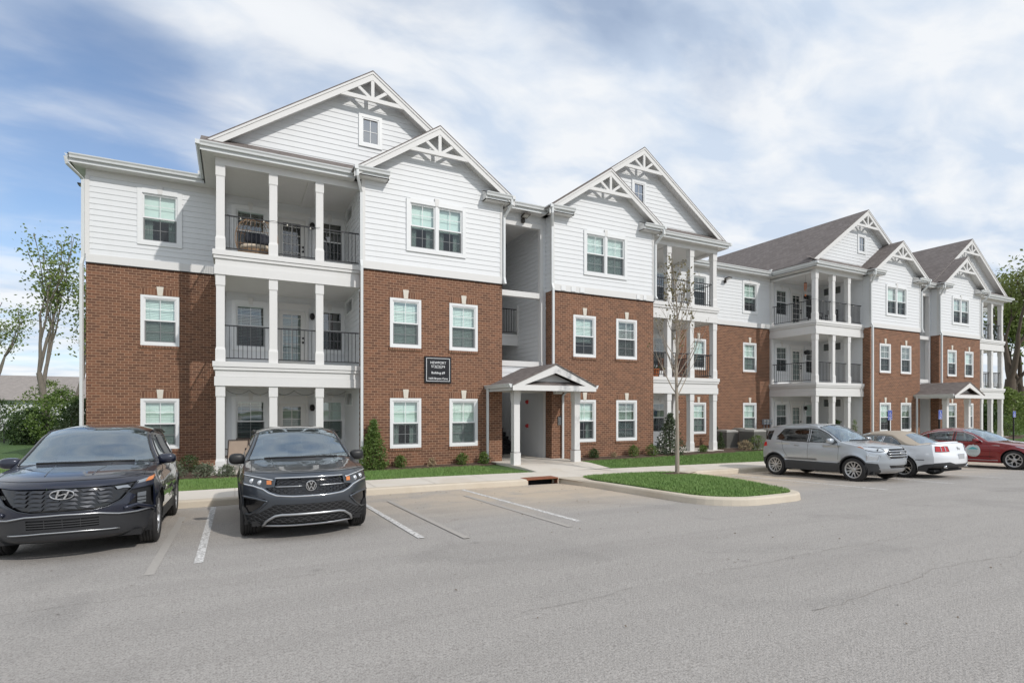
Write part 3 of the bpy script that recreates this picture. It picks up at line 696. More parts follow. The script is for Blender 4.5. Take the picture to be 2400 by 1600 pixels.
# fittings fixed to walls
# ---------- ground ----------
def gp(x,y): return .23-.0308*min(max(y,-12),12.9)-.012*min(max(0,x-4),60)
def gk(x): return gp(x,12.9)+.15
def gl(x,y):
    """land between the walk and the building, and beyond"""
    t=min(1,max(0,(y-14.4)/3.0)); t=t*t*(3-2*t); return gk(x)*(1-t)-.03*t
def lot_mat():
    t=MT('asphalt'); p=t.pos()
    n1=t.noise(p,.22,6,.6); n2=t.noise(p,1.3,6,.65); n3=t.noise(p,38,4,.7); n4=t.noise(p,75,3,.6)
    c=t.mix(n1,(.30,.272,.245),(.37,.340,.308)); c=t.mix(t.math('MULTIPLY',n2,.30),c,(.25,.24,.228))
    sp=t.ramp(n4,[(.36,(0,0,0)),(.46,(.5,.5,.5)),(.60,(1,1,1))]); c=t.mix(.55,c,t.mix(sp,(.15,.14,.13),(.53,.50,.47)))
    sp2=t.ramp(n3,[(.35,(0,0,0)),(.62,(1,1,1))]); c=t.mix(.22,c,t.mix(sp2,(.18,.17,.16),(.50,.48,.455)))
    # fine sand washed towards the kerb
    sx=t.n('ShaderNodeSeparateXYZ'); t.l(p,sx.inputs[0])
    g=t.n('ShaderNodeMapRange'); g.inputs[1].default_value=8.3; g.inputs[2].default_value=10.9; t.l(sx.outputs[1],g.inputs[0])
    xr=t.n('ShaderNodeMapRange'); xr.inputs[1].default_value=1.5; xr.inputs[2].default_value=6.0; t.l(sx.outputs[0],xr.inputs[0])
    f=t.math('MULTIPLY',t.math('MULTIPLY',g.outputs[0],t.math('MULTIPLY_ADD',xr.outputs[0],.7,.3)),t.ramp(t.noise(p,.8,6,.65,.5),[(.28,(0,0,0)),(.50,(1,1,1))]))
    c=t.mix(t.math('MULTIPLY',f,1.0),c,(.53,.44,.34))
    mp=t.n('ShaderNodeMapping'); mp.inputs['Scale'].default_value=(.07,.9,1); t.l(p,mp.inputs[0]); c=t.mix(t.math('MULTIPLY',t.ramp(t.noise(mp.outputs[0],1.6,5,.6,.4),[(.44,(0,0,0)),(.66,(1,1,1))]),.22),c,(.22,.205,.19))
    ol=t.n('ShaderNodeTexVoronoi'); ol.inputs['Scale'].default_value=.9; t.l(p,ol.inputs['Vector']); c=t.mix(t.math('MULTIPLY',t.ramp(ol.outputs['Distance'],[(.0,(1,1,1)),(.09,(0,0,0))]),.35),c,(.10,.095,.09))
    # tyre-darkened and oily patches
    w=t.noise(p,.5,3,.5,1.0); c=t.mix(t.math('MULTIPLY',t.ramp(w,[(.56,(0,0,0)),(.72,(1,1,1))]),.22),c,(.13,.125,.12))
    t.col(c); t.set(Roughness=.9); t.bump(t.math('ADD',n4,n3),.7,.014); M['asphalt']=t.m
lot_mat()
def conc(name,a,b,st=(.50,.40,.28)):
    t=MT(name); p=t.pos(); n=t.noise(p,1.1,6,.65); n2=t.noise(p,30,4,.6); w=t.noise(p,.6,4,.6,.6)
    c=t.mix(n,a,b); c=t.mix(t.math('MULTIPLY',n2,.25),c,tuple(x*.75 for x in a)); c=t.mix(t.math('MULTIPLY',t.ramp(w,[(.5,(0,0,0)),(.7,(1,1,1))]),.35),c,st)
    t.col(c); t.set(Roughness=.88); t.bump(n2,.3,.004); M[name]=t.m
conc('walk_concrete',(.62,.57,.50),(.70,.65,.58)); conc('kerb_concrete',(.50,.43,.34),(.66,.60,.50),(.40,.31,.21))
def grass_mats():
    t=MT('lawn'); p=t.pos(); n=t.noise(p,2.5,6,.7); n2=t.noise(p,.5,3)
    c=t.mix(n,(.030,.075,.016),(.075,.155,.035)); c=t.mix(t.math('MULTIPLY',n2,.4),c,(.10,.14,.04)); t.col(c); t.set(Roughness=.9); t.bump(t.noise(p,60,3),.6,.03); M['lawn']=t.m
    t=MT('grass_blade'); p=t.pos(); oi=t.noise(p,7,3,.6); n=t.noise(p,.9,3)
    c=t.mix(oi,(.06,.15,.025),(.19,.35,.085)); c=t.mix(t.math('MULTIPLY',n,.5),c,(.30,.36,.13)); t.col(c); t.set(Roughness=.6); M['grass_blade']=t.m
    t=MT('mulch'); p=t.pos(); n=t.noise(p,24,5,.75); c=t.ramp(n,[(.3,(.03,.018,.012)),(.55,(.11,.07,.05)),(.75,(.24,.18,.13))]); t.col(c); t.set(Roughness=.95); t.bump(n,1,.04); M['mulch']=t.m
    t=MT('far_ground'); p=t.pos(); n=t.noise(p,.25,6,.7); c=t.mix(n,(.06,.10,.03),(.16,.18,.08)); t.col(c); t.set(Roughness=.95); M['far_ground']=t.m
grass_mats()
def stripe_mat():
    t=MT('line_paint'); p=t.pos(); n=t.noise(p,26,6,.75); f=t.ramp(n,[(.40,(0,0,0)),(.56,(1,1,1))]); c=t.mix(f,(.27,.255,.24),(.72,.71,.69)); t.col(c); t.set(Roughness=.8); M['line_paint']=t.m
    t=MT('old_paint'); p=t.pos(); n=t.noise(p,30,6,.75); f=t.ramp(n,[(.5,(0,0,0)),(.70,(1,1,1))]); c=t.mix(t.math('MULTIPLY',f,.5),(.37,.345,.315),(.52,.495,.465)); t.col(c); t.set(Roughness=.8); M['old_paint']=t.m
stripe_mat()
def sheet_grid(m,xs,ys,zf,dz=0,mi=None):
    b=len(m.v); nx,ny=len(xs),len(ys)
    for y in ys:
        for x in xs: m.v.append((x,y,zf(x,y)+dz))
    for j in range(ny-1):
        for i in range(nx-1):
            a=b+j*nx+i; m.f.append((a,a+1,a+1+nx,a+nx)); m.mi.append(m.k if mi is None else mi)
def frange(a,b,s): n=max(1,int(round((b-a)/s))); return [a+(b-a)*i/n for i in range(n+1)]
# far terrain: one sheet to the horizon, lower than everything near
m=MB(); XS=[-900,-300,-120,-60,-30,-12,0,20,45,60,70,90,140,300,900]; YS=[-900,-200,-60,-13,13.3,20,35,45,60,80,120,300,900]
m2=MB(); sheet_grid(m,XS,YS,lambda x,y:-1.9 if y<13.2 else -1.2)
tag(m.build('ground','far_ground',None),kind='structure')
# asphalt lot
m=MB(); sheet_grid(m,frange(-60,90,5),frange(-60,12.9,4.05),gp); tag(m.build('parking_lot','asphalt',None),kind='structure')
# land behind the kerb
xs=frange(-60,-5,5)+frange(-4,60,1)[0:]+frange(64,90,6.5); ys=frange(12.9,18,.3)+[19,20.4,22,26,34,40,60,90]
m=MB(); sheet_grid(m,xs,ys,gl,-.03); tag(m.build('lawn','lawn',None),kind='structure')
# sidewalk + kerb
def strip(name,mat,poly,zf,thick=.0,dz=0,top=True):
    pass
def kerb_run(m,path,zf,w=.18,h_low=lambda x,y:gp(x,y)-.05):
    """battered kerb following path (outer face on the left of travel)"""
    n=len(path); P=[Vector((a,b,0)) for a,b in path]; rows=[]
    for i,p in enumerate(P):
        d=(P[min(i+1,n-1)]-P[max(i-1,0)]).normalized(); o=Vector((d.y,-d.x,0))
        z=zf(p.x,p.y); lo=h_low(p.x,p.y); out=p; inn=p-o*w
        rows.append([(out.x+o.x*.035,out.y+o.y*.035,lo),(out.x+o.x*.012,out.y+o.y*.012,z-.035),(out.x-o.x*.012,out.y-o.y*.012,z-.006),(out.x-o.x*.03,out.y-o.y*.03,z),(inn.x,inn.y,z),(inn.x,inn.y,z-.15)])
    b=len(m.v)
    for r in rows: m.v+=r
    k=len(rows[0])
    for i in range(n-1):
        for j in range(k-1):
            a=b+i*k+j; m.f.append((a,a+k,a+k+1,a+1)); m.mi.append(m.k)
zk=lambda x,y:gk(x)
IX=8.12; IY=7.45
isl=[(IX,12.9),(IX,12.2)]
def arc(cx,cy,r,a0,a1,n): return [(cx+r*math.cos(R(a0+(a1-a0)*i/n)),cy+r*math.sin(R(a0+(a1-a0)*i/n))) for i in range(n+1)]
isl=[(8.12,12.95),(8.22,12.3),(8.28,11.3),(8.28,9.2)]+arc(9.35,8.48,1.07,182,262,9)+[(9.6,7.42),(10.0,7.44)]+arc(10.28,8.40,.95,278,345,8)+[(11.55,9.3),(11.82,10.4),(12.02,11.4)]+arc(13.12,11.75,.98,175,100,8)[1:]+[(13.8,12.8),(17,12.88),(20,12.9)]
z_is=lambda x,y:gp(x,y)+.15 if y<12.0 else gp(x,y)+.15
m=MB(); kerb_run(m,[(x,12.9) for x in frange(-60,7.05,2)],lambda x,y:gk(x)); kerb_run(m,[(x,12.9) for x in frange(20,90,2)],lambda x,y:gk(x)); 
kerb_run(m,[(7.98,12.9),(8.12,12.95)]+isl[1:],z_is)
tag(m.build('kerb','kerb_concrete',None,smooth=False),kind='structure')
m=MB(); J=[x for x in frange(-60,90,1.5)]
for i in range(len(J)-1):
    a,b=J[i]+.006,J[i+1]-.006
    y0,y1=13.06,14.42
    if 7.0<a<8.0 or 7.0<b<8.0: y0=13.06
    m.quad((a,y0,gk(a)),(b,y0,gk(b)),(b,y1,gk(b)+.004),(a,y1,gk(a)+.004)); m.quad((a,y1,gk(a)+.004),(b,y1,gk(b)+.004),(b,y1,gk(b)-.1),(a,y1,gk(a)-.1))
# entrance walk to each porch, flaring towards the street
for c in (CA,CB):
    pl=[(c-1.25,14.42),(c+1.55,14.42),(c+1.42,15.2),(c+1.42,17.4),(c+1.03,17.4),(c+1.03,17.9),(c-1.03,17.9),(c-1.03,17.4),(c-1.42,17.4),(c-1.42,16.9),(c-1.3,15.3)]
    n=6; ysl=[14.42,14.9,15.5,16.1,16.7,17.4]
    def wl(y): return c-1.25-.2*min(1,max(0,(y-14.6)/2.2)) 
    def wr(y): return c+1.45
    for i in range(len(ysl)-1):
        y0,y1=ysl[i],ysl[i+1]; z0=gk(c)+(0-gk(c))*min(1,(y0-14.42)/1.2)+.004; z1=gk(c)+(0-gk(c))*min(1,(y1-14.42)/1.2)+.004
        m.quad((wl(y0),y0,z0),(wr(y0),y0,z0),(wr(y1),y1,z1),(wl(y1),y1,z1)); m.quad((wl(y0),y0,z0),(wl(y1),y1,z1),(wl(y1),y1,z1-.2),(wl(y0),y0,z0-.2)); m.quad((wr(y0),y0,z0),(wr(y1),y1,z1),(wr(y1),y1,z1-.2),(wr(y0),y0,z0-.2))
    m.quad((c-1.03,17.4,.004),(c+1.03,17.4,.004),(c+1.03,26,.004),(c-1.03,26,.004))
# junction of the island with the walk
m.add([(8.15,12.95,gk(8.2)),(11.0,13.0,gk(11)),(14.6,12.86,gk(14.6)),(20,12.97,gk(20)),(20,13.07,gk(20)),(8.15,13.07,gk(8.2))],[(0,1,2,3,4,5)])
tag(m.build('sidewalk','walk_concrete',None),kind='structure')
m=MB(); sheet_grid(m,frange(-60,90,2.5),[13.07,14.41],lambda x,y:gk(x)-.006); tag(m.build('sidewalk_joint','kerb_concrete',None),kind='structure')
# island lawn
inner=[]
PI_=[Vector(p) for p in isl[2:-9]]
for i,p in enumerate(PI_):
    d=(PI_[min(i+1,len(PI_)-1)]-PI_[max(i-1,0)]).normalized(); inner.append((p.x-d.y*.18,p.y+d.x*.18))
isl_poly=inner+[(12.05,12.1),(12.0,12.75),(11.4,12.98),(10.6,13.0),(9.3,12.98),(8.75,12.8)]
def in_poly(x,y,P):
    r=False; n=len(P)
    for i in range(n):
        (x1,y1),(x2,y2)=P[i],P[(i+1)%n]
        if (y1>y)!=(y2>y) and x<(x2-x1)*(y-y1)/(y2-y1)+x1: r=not r
    return r
icx,icy=10.1,10.3
m=MB(); n=len(isl_poly); m.add([(x,y,gp(x,y)+.145) for x,y in isl_poly]+[(icx,icy,gp(icx,icy)+.25)],[(i,(i+1)%n,n) for i in range(n)]); tag(m.build('island_lawn','lawn',None),kind='structure')
# raised concrete behind island (fills to the walk)
m=MB(); m.add([(8.2,12.0,gk(8.3)-.004),(8.62,12.0,gk(8.3)-.004),(8.9,12.75,gk(8.3)-.004),(9.6,13.06,gk(9.3)-.004),(8.05,13.06,gk(8.3)-.004),(8.05,12.9,gk(8.3)-.004)],[(0,1,2,3,4,5)])
for q in range(1): m.poly([(12.05,12.1,gp(12.1,12.1)+.142),(12.3,12.3,gp(12.3,12.3)+.146),(13.1,12.75,gk(13.1)-.004),(13.8,13.0,gk(13.8)-.004),(10.6,13.02,gk(10.6)-.004),(12.0,12.75,gk(12.0)-.004)])
tag(m.build('kerb_infill','kerb_concrete',None),kind='structure')
# mulch beds
def bed(pts,dz=.02,name='mulch_bed'):
    m=MB(); cx_=sum(p[0] for p in pts)/len(pts); cy_=sum(p[1] for p in pts)/len(pts); n=len(pts)
    m.add([(x,y,gl(x,y)-.02+dz) for x,y in pts]+[(cx_,cy_,gl(cx_,cy_)+dz)],[(i,(i+1)%n,n) for i in range(n)]); return m
m=MB()
def bed_strip(x0,x1,yf,yb):
    xs=frange(x0,x1,.4); rows=[]
    for j,t in enumerate((0,.15,.4,.7,1)):
        for x in xs:
            y0=yf+.10*math.sin(x*1.7)+.05*math.sin(x*4.1); y=y0+(yb-y0)*t; m.v.append((x,y,gl(x,y)-.02+(0 if t==0 else .035+.012*math.sin(x*9+y*7))))
    n=len(xs); b=len(m.v)-5*n
    for j in range(4):
        for i in range(n-1): a=b+j*n+i; m.f.append((a,a+1,a+1+n,a+n)); m.mi.append(0)
for c in (CA,CB):
    bed_strip(c-7.2,c-1.5,16.75,17.42); bed_strip(c+1.5,c+7.2,16.60,17.42)
    bed_strip(c-13.6,c-10.05,17.3,20.46); bed_strip(c+10.1,c+13.5,17.2,20.46)
    bed_strip(c-10.1,c-7.2,16.9,17.55); bed_strip(c+7.2,c+10.2,16.8,17.55)
tag(m.build('mulch_bed','mulch',None,smooth=True),kind='structure')
m=MB(); n=14; cx_,cy_=11.45,11.95
m.add([(cx_+(.62+.08*math.sin(i*2.3))*math.cos(2*math.pi*i/n),cy_+(.42+.05*math.cos(i*3.1))*math.sin(2*math.pi*i/n),gp(cx_,cy_)+.17) for i in range(n)]+[(cx_,cy_,gp(cx_,cy_)+.25)],[(i,(i+1)%n,n) for i in range(n)]); tag(m.build('tree_mulch','mulch',None,smooth=True),kind='structure')
# painted lines
def stripe(m,x,y0,y1,w=.10,x2=None):
    x2=x if x2 is None else x2
    for i in range(8):
        a,b=y0+(y1-y0)*i/8,y0+(y1-y0)*(i+1)/8; xa=x+(x2-x)*i/8; xb=x+(x2-x)*(i+1)/8
        m.quad((xa-w/2,a,gp(xa,a)+.004),(xa+w/2,a,gp(xa,a)+.004),(xb+w/2,b,gp(xb,b)+.004),(xb-w/2,b,gp(xb,b)+.004))
m=MB()
for x in (-5.9,-3.15,-.39,2.39,5.1): stripe(m,x,7.55,12.75)
stripe(m,14.25,7.7,12.4); stripe(m,17.35,7.7,12.6,.1,17.2); stripe(m,20.4,7.8,12.6); stripe(m,23.6,7.8,12.6); stripe(m,27.2,7.8,12.6); stripe(m,30.1,7.8,12.6)
tag(m.build('parking_lines','line_paint',None),kind='structure')
m=MB()
for x in (-.85,2.95,4.7,13.75): stripe(m,x,7.2,11.6,.10)
tag(m.build('faded_parking_lines','old_paint',None),kind='structure')

# long paving joints and cracks in the lot
def crack(pts,w,seed,name='asphalt_crack'):
    rnd=random.Random(seed); m=MB(); P=[]
    for (a,b),(c,d) in zip(pts,pts[1:]):
        n=max(2,int(math.hypot(c-a,d-b)/.12))
        for i in range(n): t=i/n; P.append((a+(c-a)*t,b+(d-b)*t))
    ox=0; L_=[]
    for x,y in P: ox=ox*.8+rnd.gauss(0,.02); L_.append((x,y+ox,w*rnd.uniform(.15,1.0)))
    for p,q in zip(L_,L_[1:]): m.quad((p[0],p[1]-p[2],gp(p[0],p[1])+.004),(q[0],q[1]-q[2],gp(q[0],q[1])+.004),(q[0],q[1]+q[2],gp(q[0],q[1])+.004),(p[0],p[1]+p[2],gp(p[0],p[1])+.004))
    tag(m.build(name,'crack_fill',None),kind='structure')
t=MT('crack_fill'); n=t.noise(t.pos(),18,4,.7); t.col(t.mix(t.ramp(n,[(.42,(0,0,0)),(.6,(1,1,1))]),(.27,.25,.23),(.345,.32,.295))); t.set(Roughness=.95); M['crack_fill']=t.m
crack([(2.2,4.1),(6.5,4.3),(10.5,4.45),(15,4.6),(22,4.7),(40,5)],.004,1)
crack([(11.5,7.2),(14.5,7.35),(18,7.4),(24,7.45),(40,7.6)],.004,2)
crack([(-3.0,6.3),(-.5,6.4),(1.5,6.35)],.003,3)
crack([(4.4,3.0),(7,3.15),(9.5,3.1)],.006,5)
# scattered grit and small leaves on the asphalt
rnd=random.Random(9); m=MB()
for _ in range(420):
    x=rnd.uniform(-6,24) if rnd.random()<.6 else rnd.uniform(3,9.5); y=rnd.uniform(2.2,12.6) if rnd.random()<.55 else rnd.uniform(10.8,12.8); s_=rnd.uniform(.006,.022); z=gp(x,y)+.004; a=rnd.uniform(0,6.28); c_,d_=math.cos(a)*s_,math.sin(a)*s_
    m.quad((x-c_,y-d_,z),(x+d_*.6,y-c_*.6,z+.004),(x+c_,y+d_,z+s_*.5),(x-d_*.6,y+c_*.6,z+.003))
tag(m.build('loose_grit','grit',None,uv=False) if 'grit' in M else (simple('grit',(.16,.12,.08),.9,var=.3) and m.build('loose_grit','grit',None,uv=False)),'scattered grit and dry leaf bits on the asphalt','grit',kind='stuff')
# ================= vehicles =================
def paint(name,c,metal=.0,rough=.35,flake=0,coat=1.0):
    t=MT(name); t.col(c); t.set(Metallic=metal,Roughness=rough,Coat_Weight=coat,Coat_Roughness=.03)
    if flake:
        n=t.noise(t.obj(),900,2); t.col(t.mix(t.math('MULTIPLY',n,flake),c,tuple(min(1,x*1.6+.02) for x in c)))
    M[name]=t.m
paint('paint_navy',(.006,.009,.024),.35,.28,.4); paint('paint_grey',(.060,.070,.084),.75,.30,.5); paint('paint_silver',(.44,.47,.50),.65,.32,.3); paint('paint_white',(.74,.76,.78),.05,.3,.05); paint('paint_red',(.20,.006,.010),.45,.28,.4)
paint('black_trim',(.016,.016,.017),0,.45,0,0); paint('grey_plastic',(.045,.046,.048),0,.6,0,0); paint('gloss_black',(.008,.008,.009),0,.12,0,.5); paint('chrome',(.78,.79,.80),1,.12,0,0); paint('satin_silver',(.50,.51,.52),.9,.33,0,0); paint('dark_chrome',(.10,.105,.115),1,.22,0,0)
paint('tyre',(.022,.021,.021),0,.75,0,0); paint('alloy',(.50,.50,.50),.8,.35,0,0); paint('alloy_dark',(.05,.05,.055),.6,.4,0,0); paint('lamp_orange',(.62,.20,.05),0,.25,0,.6); paint('lamp_red',(.45,.008,.01),0,.2,0,.8); paint('lamp_lens',(.62,.65,.68),.5,.12,0,1); paint('lamp_dark',(.05,.055,.06),.5,.15,0,1); paint('canvas',(.36,.31,.25),0,.85,0,0); paint('seat',(.06,.06,.062),0,.8,0,0); paint('seat_light',(.45,.42,.38),0,.8,0,0)
glass_mat('car_glass',(.50,.58,.60),minf=.14,refl=(.90,.96,1.0)); glass_mat('windscreen_glass',(.62,.70,.74),minf=.30,refl=(.78,.90,1.0)); glass_mat('lamp_glass',(.9,.93,.95),minf=.06)
glass_mat('tint_glass',(.12,.14,.15),minf=.12)
def hermite(keys):
    """keys: rows of numbers, first column the parameter; smooth without overshoot"""
    n=len(keys); T=[k[0] for k in keys]; D=len(keys[0])-1
    tan=[]
    for i in range(n):
        r=[]
        for d in range(1,D+1):
            if 0<i<n-1:
                a=(keys[i][d]-keys[i-1][d])/(T[i]-T[i-1]); b=(keys[i+1][d]-keys[i][d])/(T[i+1]-T[i])
                if a*b<=0: r.append(0.0)
                else:
                    h0=T[i]-T[i-1]; h1=T[i+1]-T[i]; w1=2*h1+h0; w2=h1+2*h0; r.append((w1+w2)/(w1/a+w2/b))
            elif i==0: r.append((keys[1][d]-keys[0][d])/(T[1]-T[0]))
            else: r.append((keys[-1][d]-keys[-2][d])/(T[-1]-T[-2]))
        tan.append(r)
    def f(t):
        t=min(max(t,T[0]),T[-1]); i=0
        while i<n-2 and t>T[i+1]: i+=1
        h=T[i+1]-T[i]; u=(t-T[i])/h; a=2*u**3-3*u*u+1; b=u**3-2*u*u+u; c=-2*u**3+3*u*u; e=u**3-u*u
        return [a*keys[i][d+1]+b*h*tan[i][d]+c*keys[i+1][d+1]+e*h*tan[i+1][d] for d in range(D)]
    return f
def inpoly(x,y,P):
    r=False; n=len(P); j=n-1
    for i in range(n):
        x1,y1=P[i]; x2,y2=P[j]
        if (y1>y)!=(y2>y) and x<(x2-x1)*(y-y1)/(y2-y1)+x1: r=not r
        j=i
    return r
def resamp(P,step,closed=True):
    out=[]; n=len(P)
    for i in range(n if closed else n-1):
        a,b=P[i],P[(i+1)%n]; d=math.hypot(b[0]-a[0],b[1]-a[1]); k=max(1,int(math.ceil(d/step)))
        for j in range(k): out.append((a[0]+(b[0]-a[0])*j/k,a[1]+(b[1]-a[1])*j/k))
    if not closed: out.append(P[-1])
    return out
def sheet2d(domain,regions,step):
    """constrained triangulation of a flat domain; returns points, triangles and the region index of each"""
    pts=[]; edges=[]
    def loop(P):
        b=len(pts); n=len(P); pts.extend(Vector(p) for p in P); edges.extend((b+i,b+(i+1)%n) for i in range(n))
    loop(domain); rs=[resamp(P,step) for P in regions]
    for P in rs: loop(P)
    xs=[p[0] for p in domain]; ys=[p[1] for p in domain]
    segp=[p for p in pts]; cell={}
    for p in segp: cell.setdefault((int(math.floor(p.x/step)),int(math.floor(p.y/step))),[]).append(p)
    x=min(xs)+step*.5
    while x<max(xs):
        y=min(ys)+step*.5
        while y<max(ys):
            if inpoly(x,y,domain):
                ci,cj=int(math.floor(x/step)),int(math.floor(y/step)); ok=True
                for a in(-1,0,1):
                    for b in(-1,0,1):
                        for q in cell.get((ci+a,cj+b),()):
                            if (q.x-x)**2+(q.y-y)**2<(.55*step)**2: ok=False
                if ok: pts.append(Vector((x,y)))
            y+=step
        x+=step
    V,E,F,_,_,_=delaunay_2d_cdt(pts,edges,[],0,1e-6)
    res=[]
    for f in F:
        cx=sum(V[i].x for i in f)/len(f); cy=sum(V[i].y for i in f)/len(f)
        if not inpoly(cx,cy,domain): continue
        k=-1
        for i,P in enumerate(rs):
            if inpoly(cx,cy,P): k=i
        res.append((f,k))
    return V,res
def lifted(V,tris,lift,off=0,flip=False):
    """mesh data with analytic normals"""
    used={}; vs=[]; ns=[]; fs=[]
    for f in tris:
        g=[]
        for i in f:
            if i not in used:
                p,n=lift(V[i].x,V[i].y)
                used[i]=len(vs); vs.append(p+n*off); ns.append(n)
            g.append(used[i])
        a,b,c=(vs[k] for k in g[:3]); nn=(b-a).cross(c-a)
        if nn.dot(ns[g[0]])<0: g.reverse()
        fs.append(tuple(g))
    return vs,ns,fs
def mesh_n(name,parts,mat):
    vs=[];ns=[];fs=[]
    for v,n,f in parts:
        b=len(vs); vs+=v; ns+=n; fs+=[tuple(i+b for i in t) for t in f]
    me=bpy.data.meshes.new(name); me.from_pydata([tuple(v) for v in vs],[],fs); me.materials.append(M[mat])
    me.polygons.foreach_set('use_smooth',[True]*len(fs)); me.update()
    try: me.normals_split_custom_set_from_vertices([tuple(n) for n in ns])
    except Exception as e: print('normals',e)
    return me
class Car:
    def __init__(s,keys,plan,prof,hw,length,wheels,rw,flare=.02,step=.05,sill=.22,lines=(),arch=None,pw=(2.6,3.2)):
        """keys: (Lc,zc,Le,ze) centre line and side edge, front bottom to rear bottom"""
        s.len=length; s.hw=hw; s.planf=hermite(plan); s.prof=hermite(prof); s.wheels=wheels; s.rw=rw; s.flare=flare; s.step=step; s.sill=sill; s.lines=lines; s.arch=arch or rw+.045; s.pw=pw
        S=[0.0]
        for i in range(1,len(keys)):
            a,b=keys[i-1],keys[i]; S.append(S[-1]+max(.02,.5*(math.hypot(b[0]-a[0],b[1]-a[1])+math.hypot(b[2]-a[2],b[3]-a[3]))))
        s.S=S; s.curve=hermite([(S[i],)+tuple(k[:4])+((k[4] if len(k)>4 else pw[0]),(k[5] if len(k)>5 else pw[1])) for i,k in enumerate(keys)])
        s.top=[]; s.side=[]; s.parts=[]
    def f(s,L_,z):
        w=s.planf(L_)[0]*s.prof(z)[0]*s.hw
        for wl,wz in s.wheels:
            r=math.hypot(L_-wl,(z-wz)); 
            if r<s.arch+.25 and z>wz-.15: w+=s.flare*math.exp(-((r-s.arch)/.07)**2) if r>s.arch else s.flare
        for (l0,z0,l1,z1,dep,wid) in s.lines:
            t=(L_-l0)/(l1-l0)
            if -.02<t<1.02:
                tt=min(max(t,0),1); zl=z0+(z1-z0)*tt; fade=min(1,min(tt,1-tt)*8+.0)
                d=zl-z
                if 0<=d<wid: w-=dep*fade*(1-d/wid)
        return w
    def P(s,v,S):
        Lc,zc,Le,ze,pL,pz=s.curve(S); a=min(abs(v),1.0)
        return Vector((v*s.f(Le,ze),Lc+(Le-Lc)*a**pL,zc+(ze-zc)*a**pz))
    def lt(s,u,S):
        v=u/.9; p=s.P(v,S); e=.006
        v1,v2=max(v-e,-1),min(v+e,1); S1,S2=max(S-e,0),min(S+e,s.S[-1])
        n=(s.P(v2,S)-s.P(v1,S)).cross(s.P(v,S2)-s.P(v,S1))
        if n.length<1e-12: n=Vector((0,0,1))
        n.normalize(); 
        c=p-Vector((0,s.len/2,.55))
        if n.dot(Vector((c.x*.3,c.y*.5,c.z*2.0)) )<0 : n=-n
        return p,n
    def ls(s,sg):
        def g(L_,z):
            w=s.f(L_,z); e=.012; dl=(s.f(L_+e,z)-s.f(L_-e,z))/(2*e); dz=(s.f(L_,z+e)-s.f(L_,z-e))/(2*e)
            return Vector((sg*w,L_,z)),Vector((sg,-dl,-dz)).normalized()
        return g
    def yz(s,y,z,lo=0,hi=None,rear=False):
        """(lateral, height) on the front (or rear) face -> sheet coordinates"""
        hi=s.S[-1] if hi is None else hi
        a,b=lo,hi; y0=abs(y)
        for _ in range(40):
            m=(a+b)/2; Lc,zc,Le,ze,pL,pz=s.curve(m); v=min(y0/max(.05,s.f(Le,ze)),1); zz=zc+(ze-zc)*v**pz
            up=zz<z
            if rear: up=not up
            if up: a=m
            else: b=m
        m=(a+b)/2; Lc,zc,Le,ze,pL,pz=s.curve(m); v=min(y0/max(.05,s.f(Le,ze)),1)
        return ((v if y>=0 else -v)*.9,m)
    def edge(s):
        n=int(s.S[-1]/(s.step*.8)); r=[]
        for i in range(n+1):
            S=s.S[-1]*i/n; c=s.curve(S); r.append((c[2],c[3],S))
        return r
    def build(s,root,name_mat,top_regions,side_regions,extra_top=None):
        """regions: (part name, material, polygon, offset); a part name None cuts a hole"""
        E=s.edge(); h=s.len/2
        dom=[(-.9,S) for _,_,S in E]+[(.9,S) for _,_,S in reversed(E)]
        rg=[]
        for r in top_regions:
            rg.append(r)
            if r[4] if len(r)>4 else False: rg.append((r[0],r[1],[(-x,y) for x,y in r[2]],r[3]))
        # bottom rows closed straight across
        xs=resamp([(-.9,0),(.9,0)],s.step,False)[1:-1]; xe=resamp([(.9,s.S[-1]),(-.9,s.S[-1])],s.step,False)[1:-1]
        dom=[(-.9,E[0][2])]+xs+[(.9,S) for _,_,S in E]+xe+[(-.9,S) for _,_,S in reversed(E)][:-1]
        V,T=sheet2d(dom,[r[2] for r in rg],s.step)
        out={}
        def push(key,mat,data): out.setdefault((key,mat),[]).append(data)
        for k in range(-1,len(rg)):
            tr=[f for f,i in T if i==k]
            if not tr: continue
            if k<0: push('body',name_mat,lifted(V,tr,s.lt))
            elif rg[k][0]: push(rg[k][0]+'|%d'%k,rg[k][1],lifted(V,tr,s.lt,rg[k][3]))
        # sides
        pts=[(a,b) for a,b,_ in E]; a,b=pts[-1],pts[0]
        bottom=resamp([a,(s.len-.35 if a[0]>s.len-.35 else a[0]-.05,s.sill+.0),(.35 if b[0]<.35 else b[0]+.05,s.sill),b],s.step,False)[1:-1]
        dom=pts+bottom
        arches=[[(wl+s.arch*math.cos(R(t)),wz+s.arch*math.sin(R(t))) for t in range(0,360,6)] for wl,wz in s.wheels]
        sr=list(side_regions)+[(None,None,A,0) for A in arches]
        V,T=sheet2d(dom,[r[2] for r in sr],s.step)
        for sg in(-1,1):
            L_=s.ls(sg)
            for k in range(-1,len(sr)):
                tr=[f for f,i in T if i==k]
                if not tr: continue
                if k<0: push('body',name_mat,lifted(V,tr,L_))
                elif sr[k][0]: push(sr[k][0]+'|%d%d'%(k,sg),sr[k][1],lifted(V,tr,L_,sr[k][3]))
        made={}
        for (nm,mat),data in out.items():
            base=nm.split('|')[0]; data=[([v-Vector((0,h,0)) for v in vs],ns,fs) for vs,ns,fs in data]
            o=bpy.data.objects.new(base,mesh_n(base,data,mat)); COL.objects.link(o); o.parent=root; made.setdefault(base,[]).append(o)
        s.made=made; s.root=root
        # wheel wells and floor
        m=MB(); w=s.hw
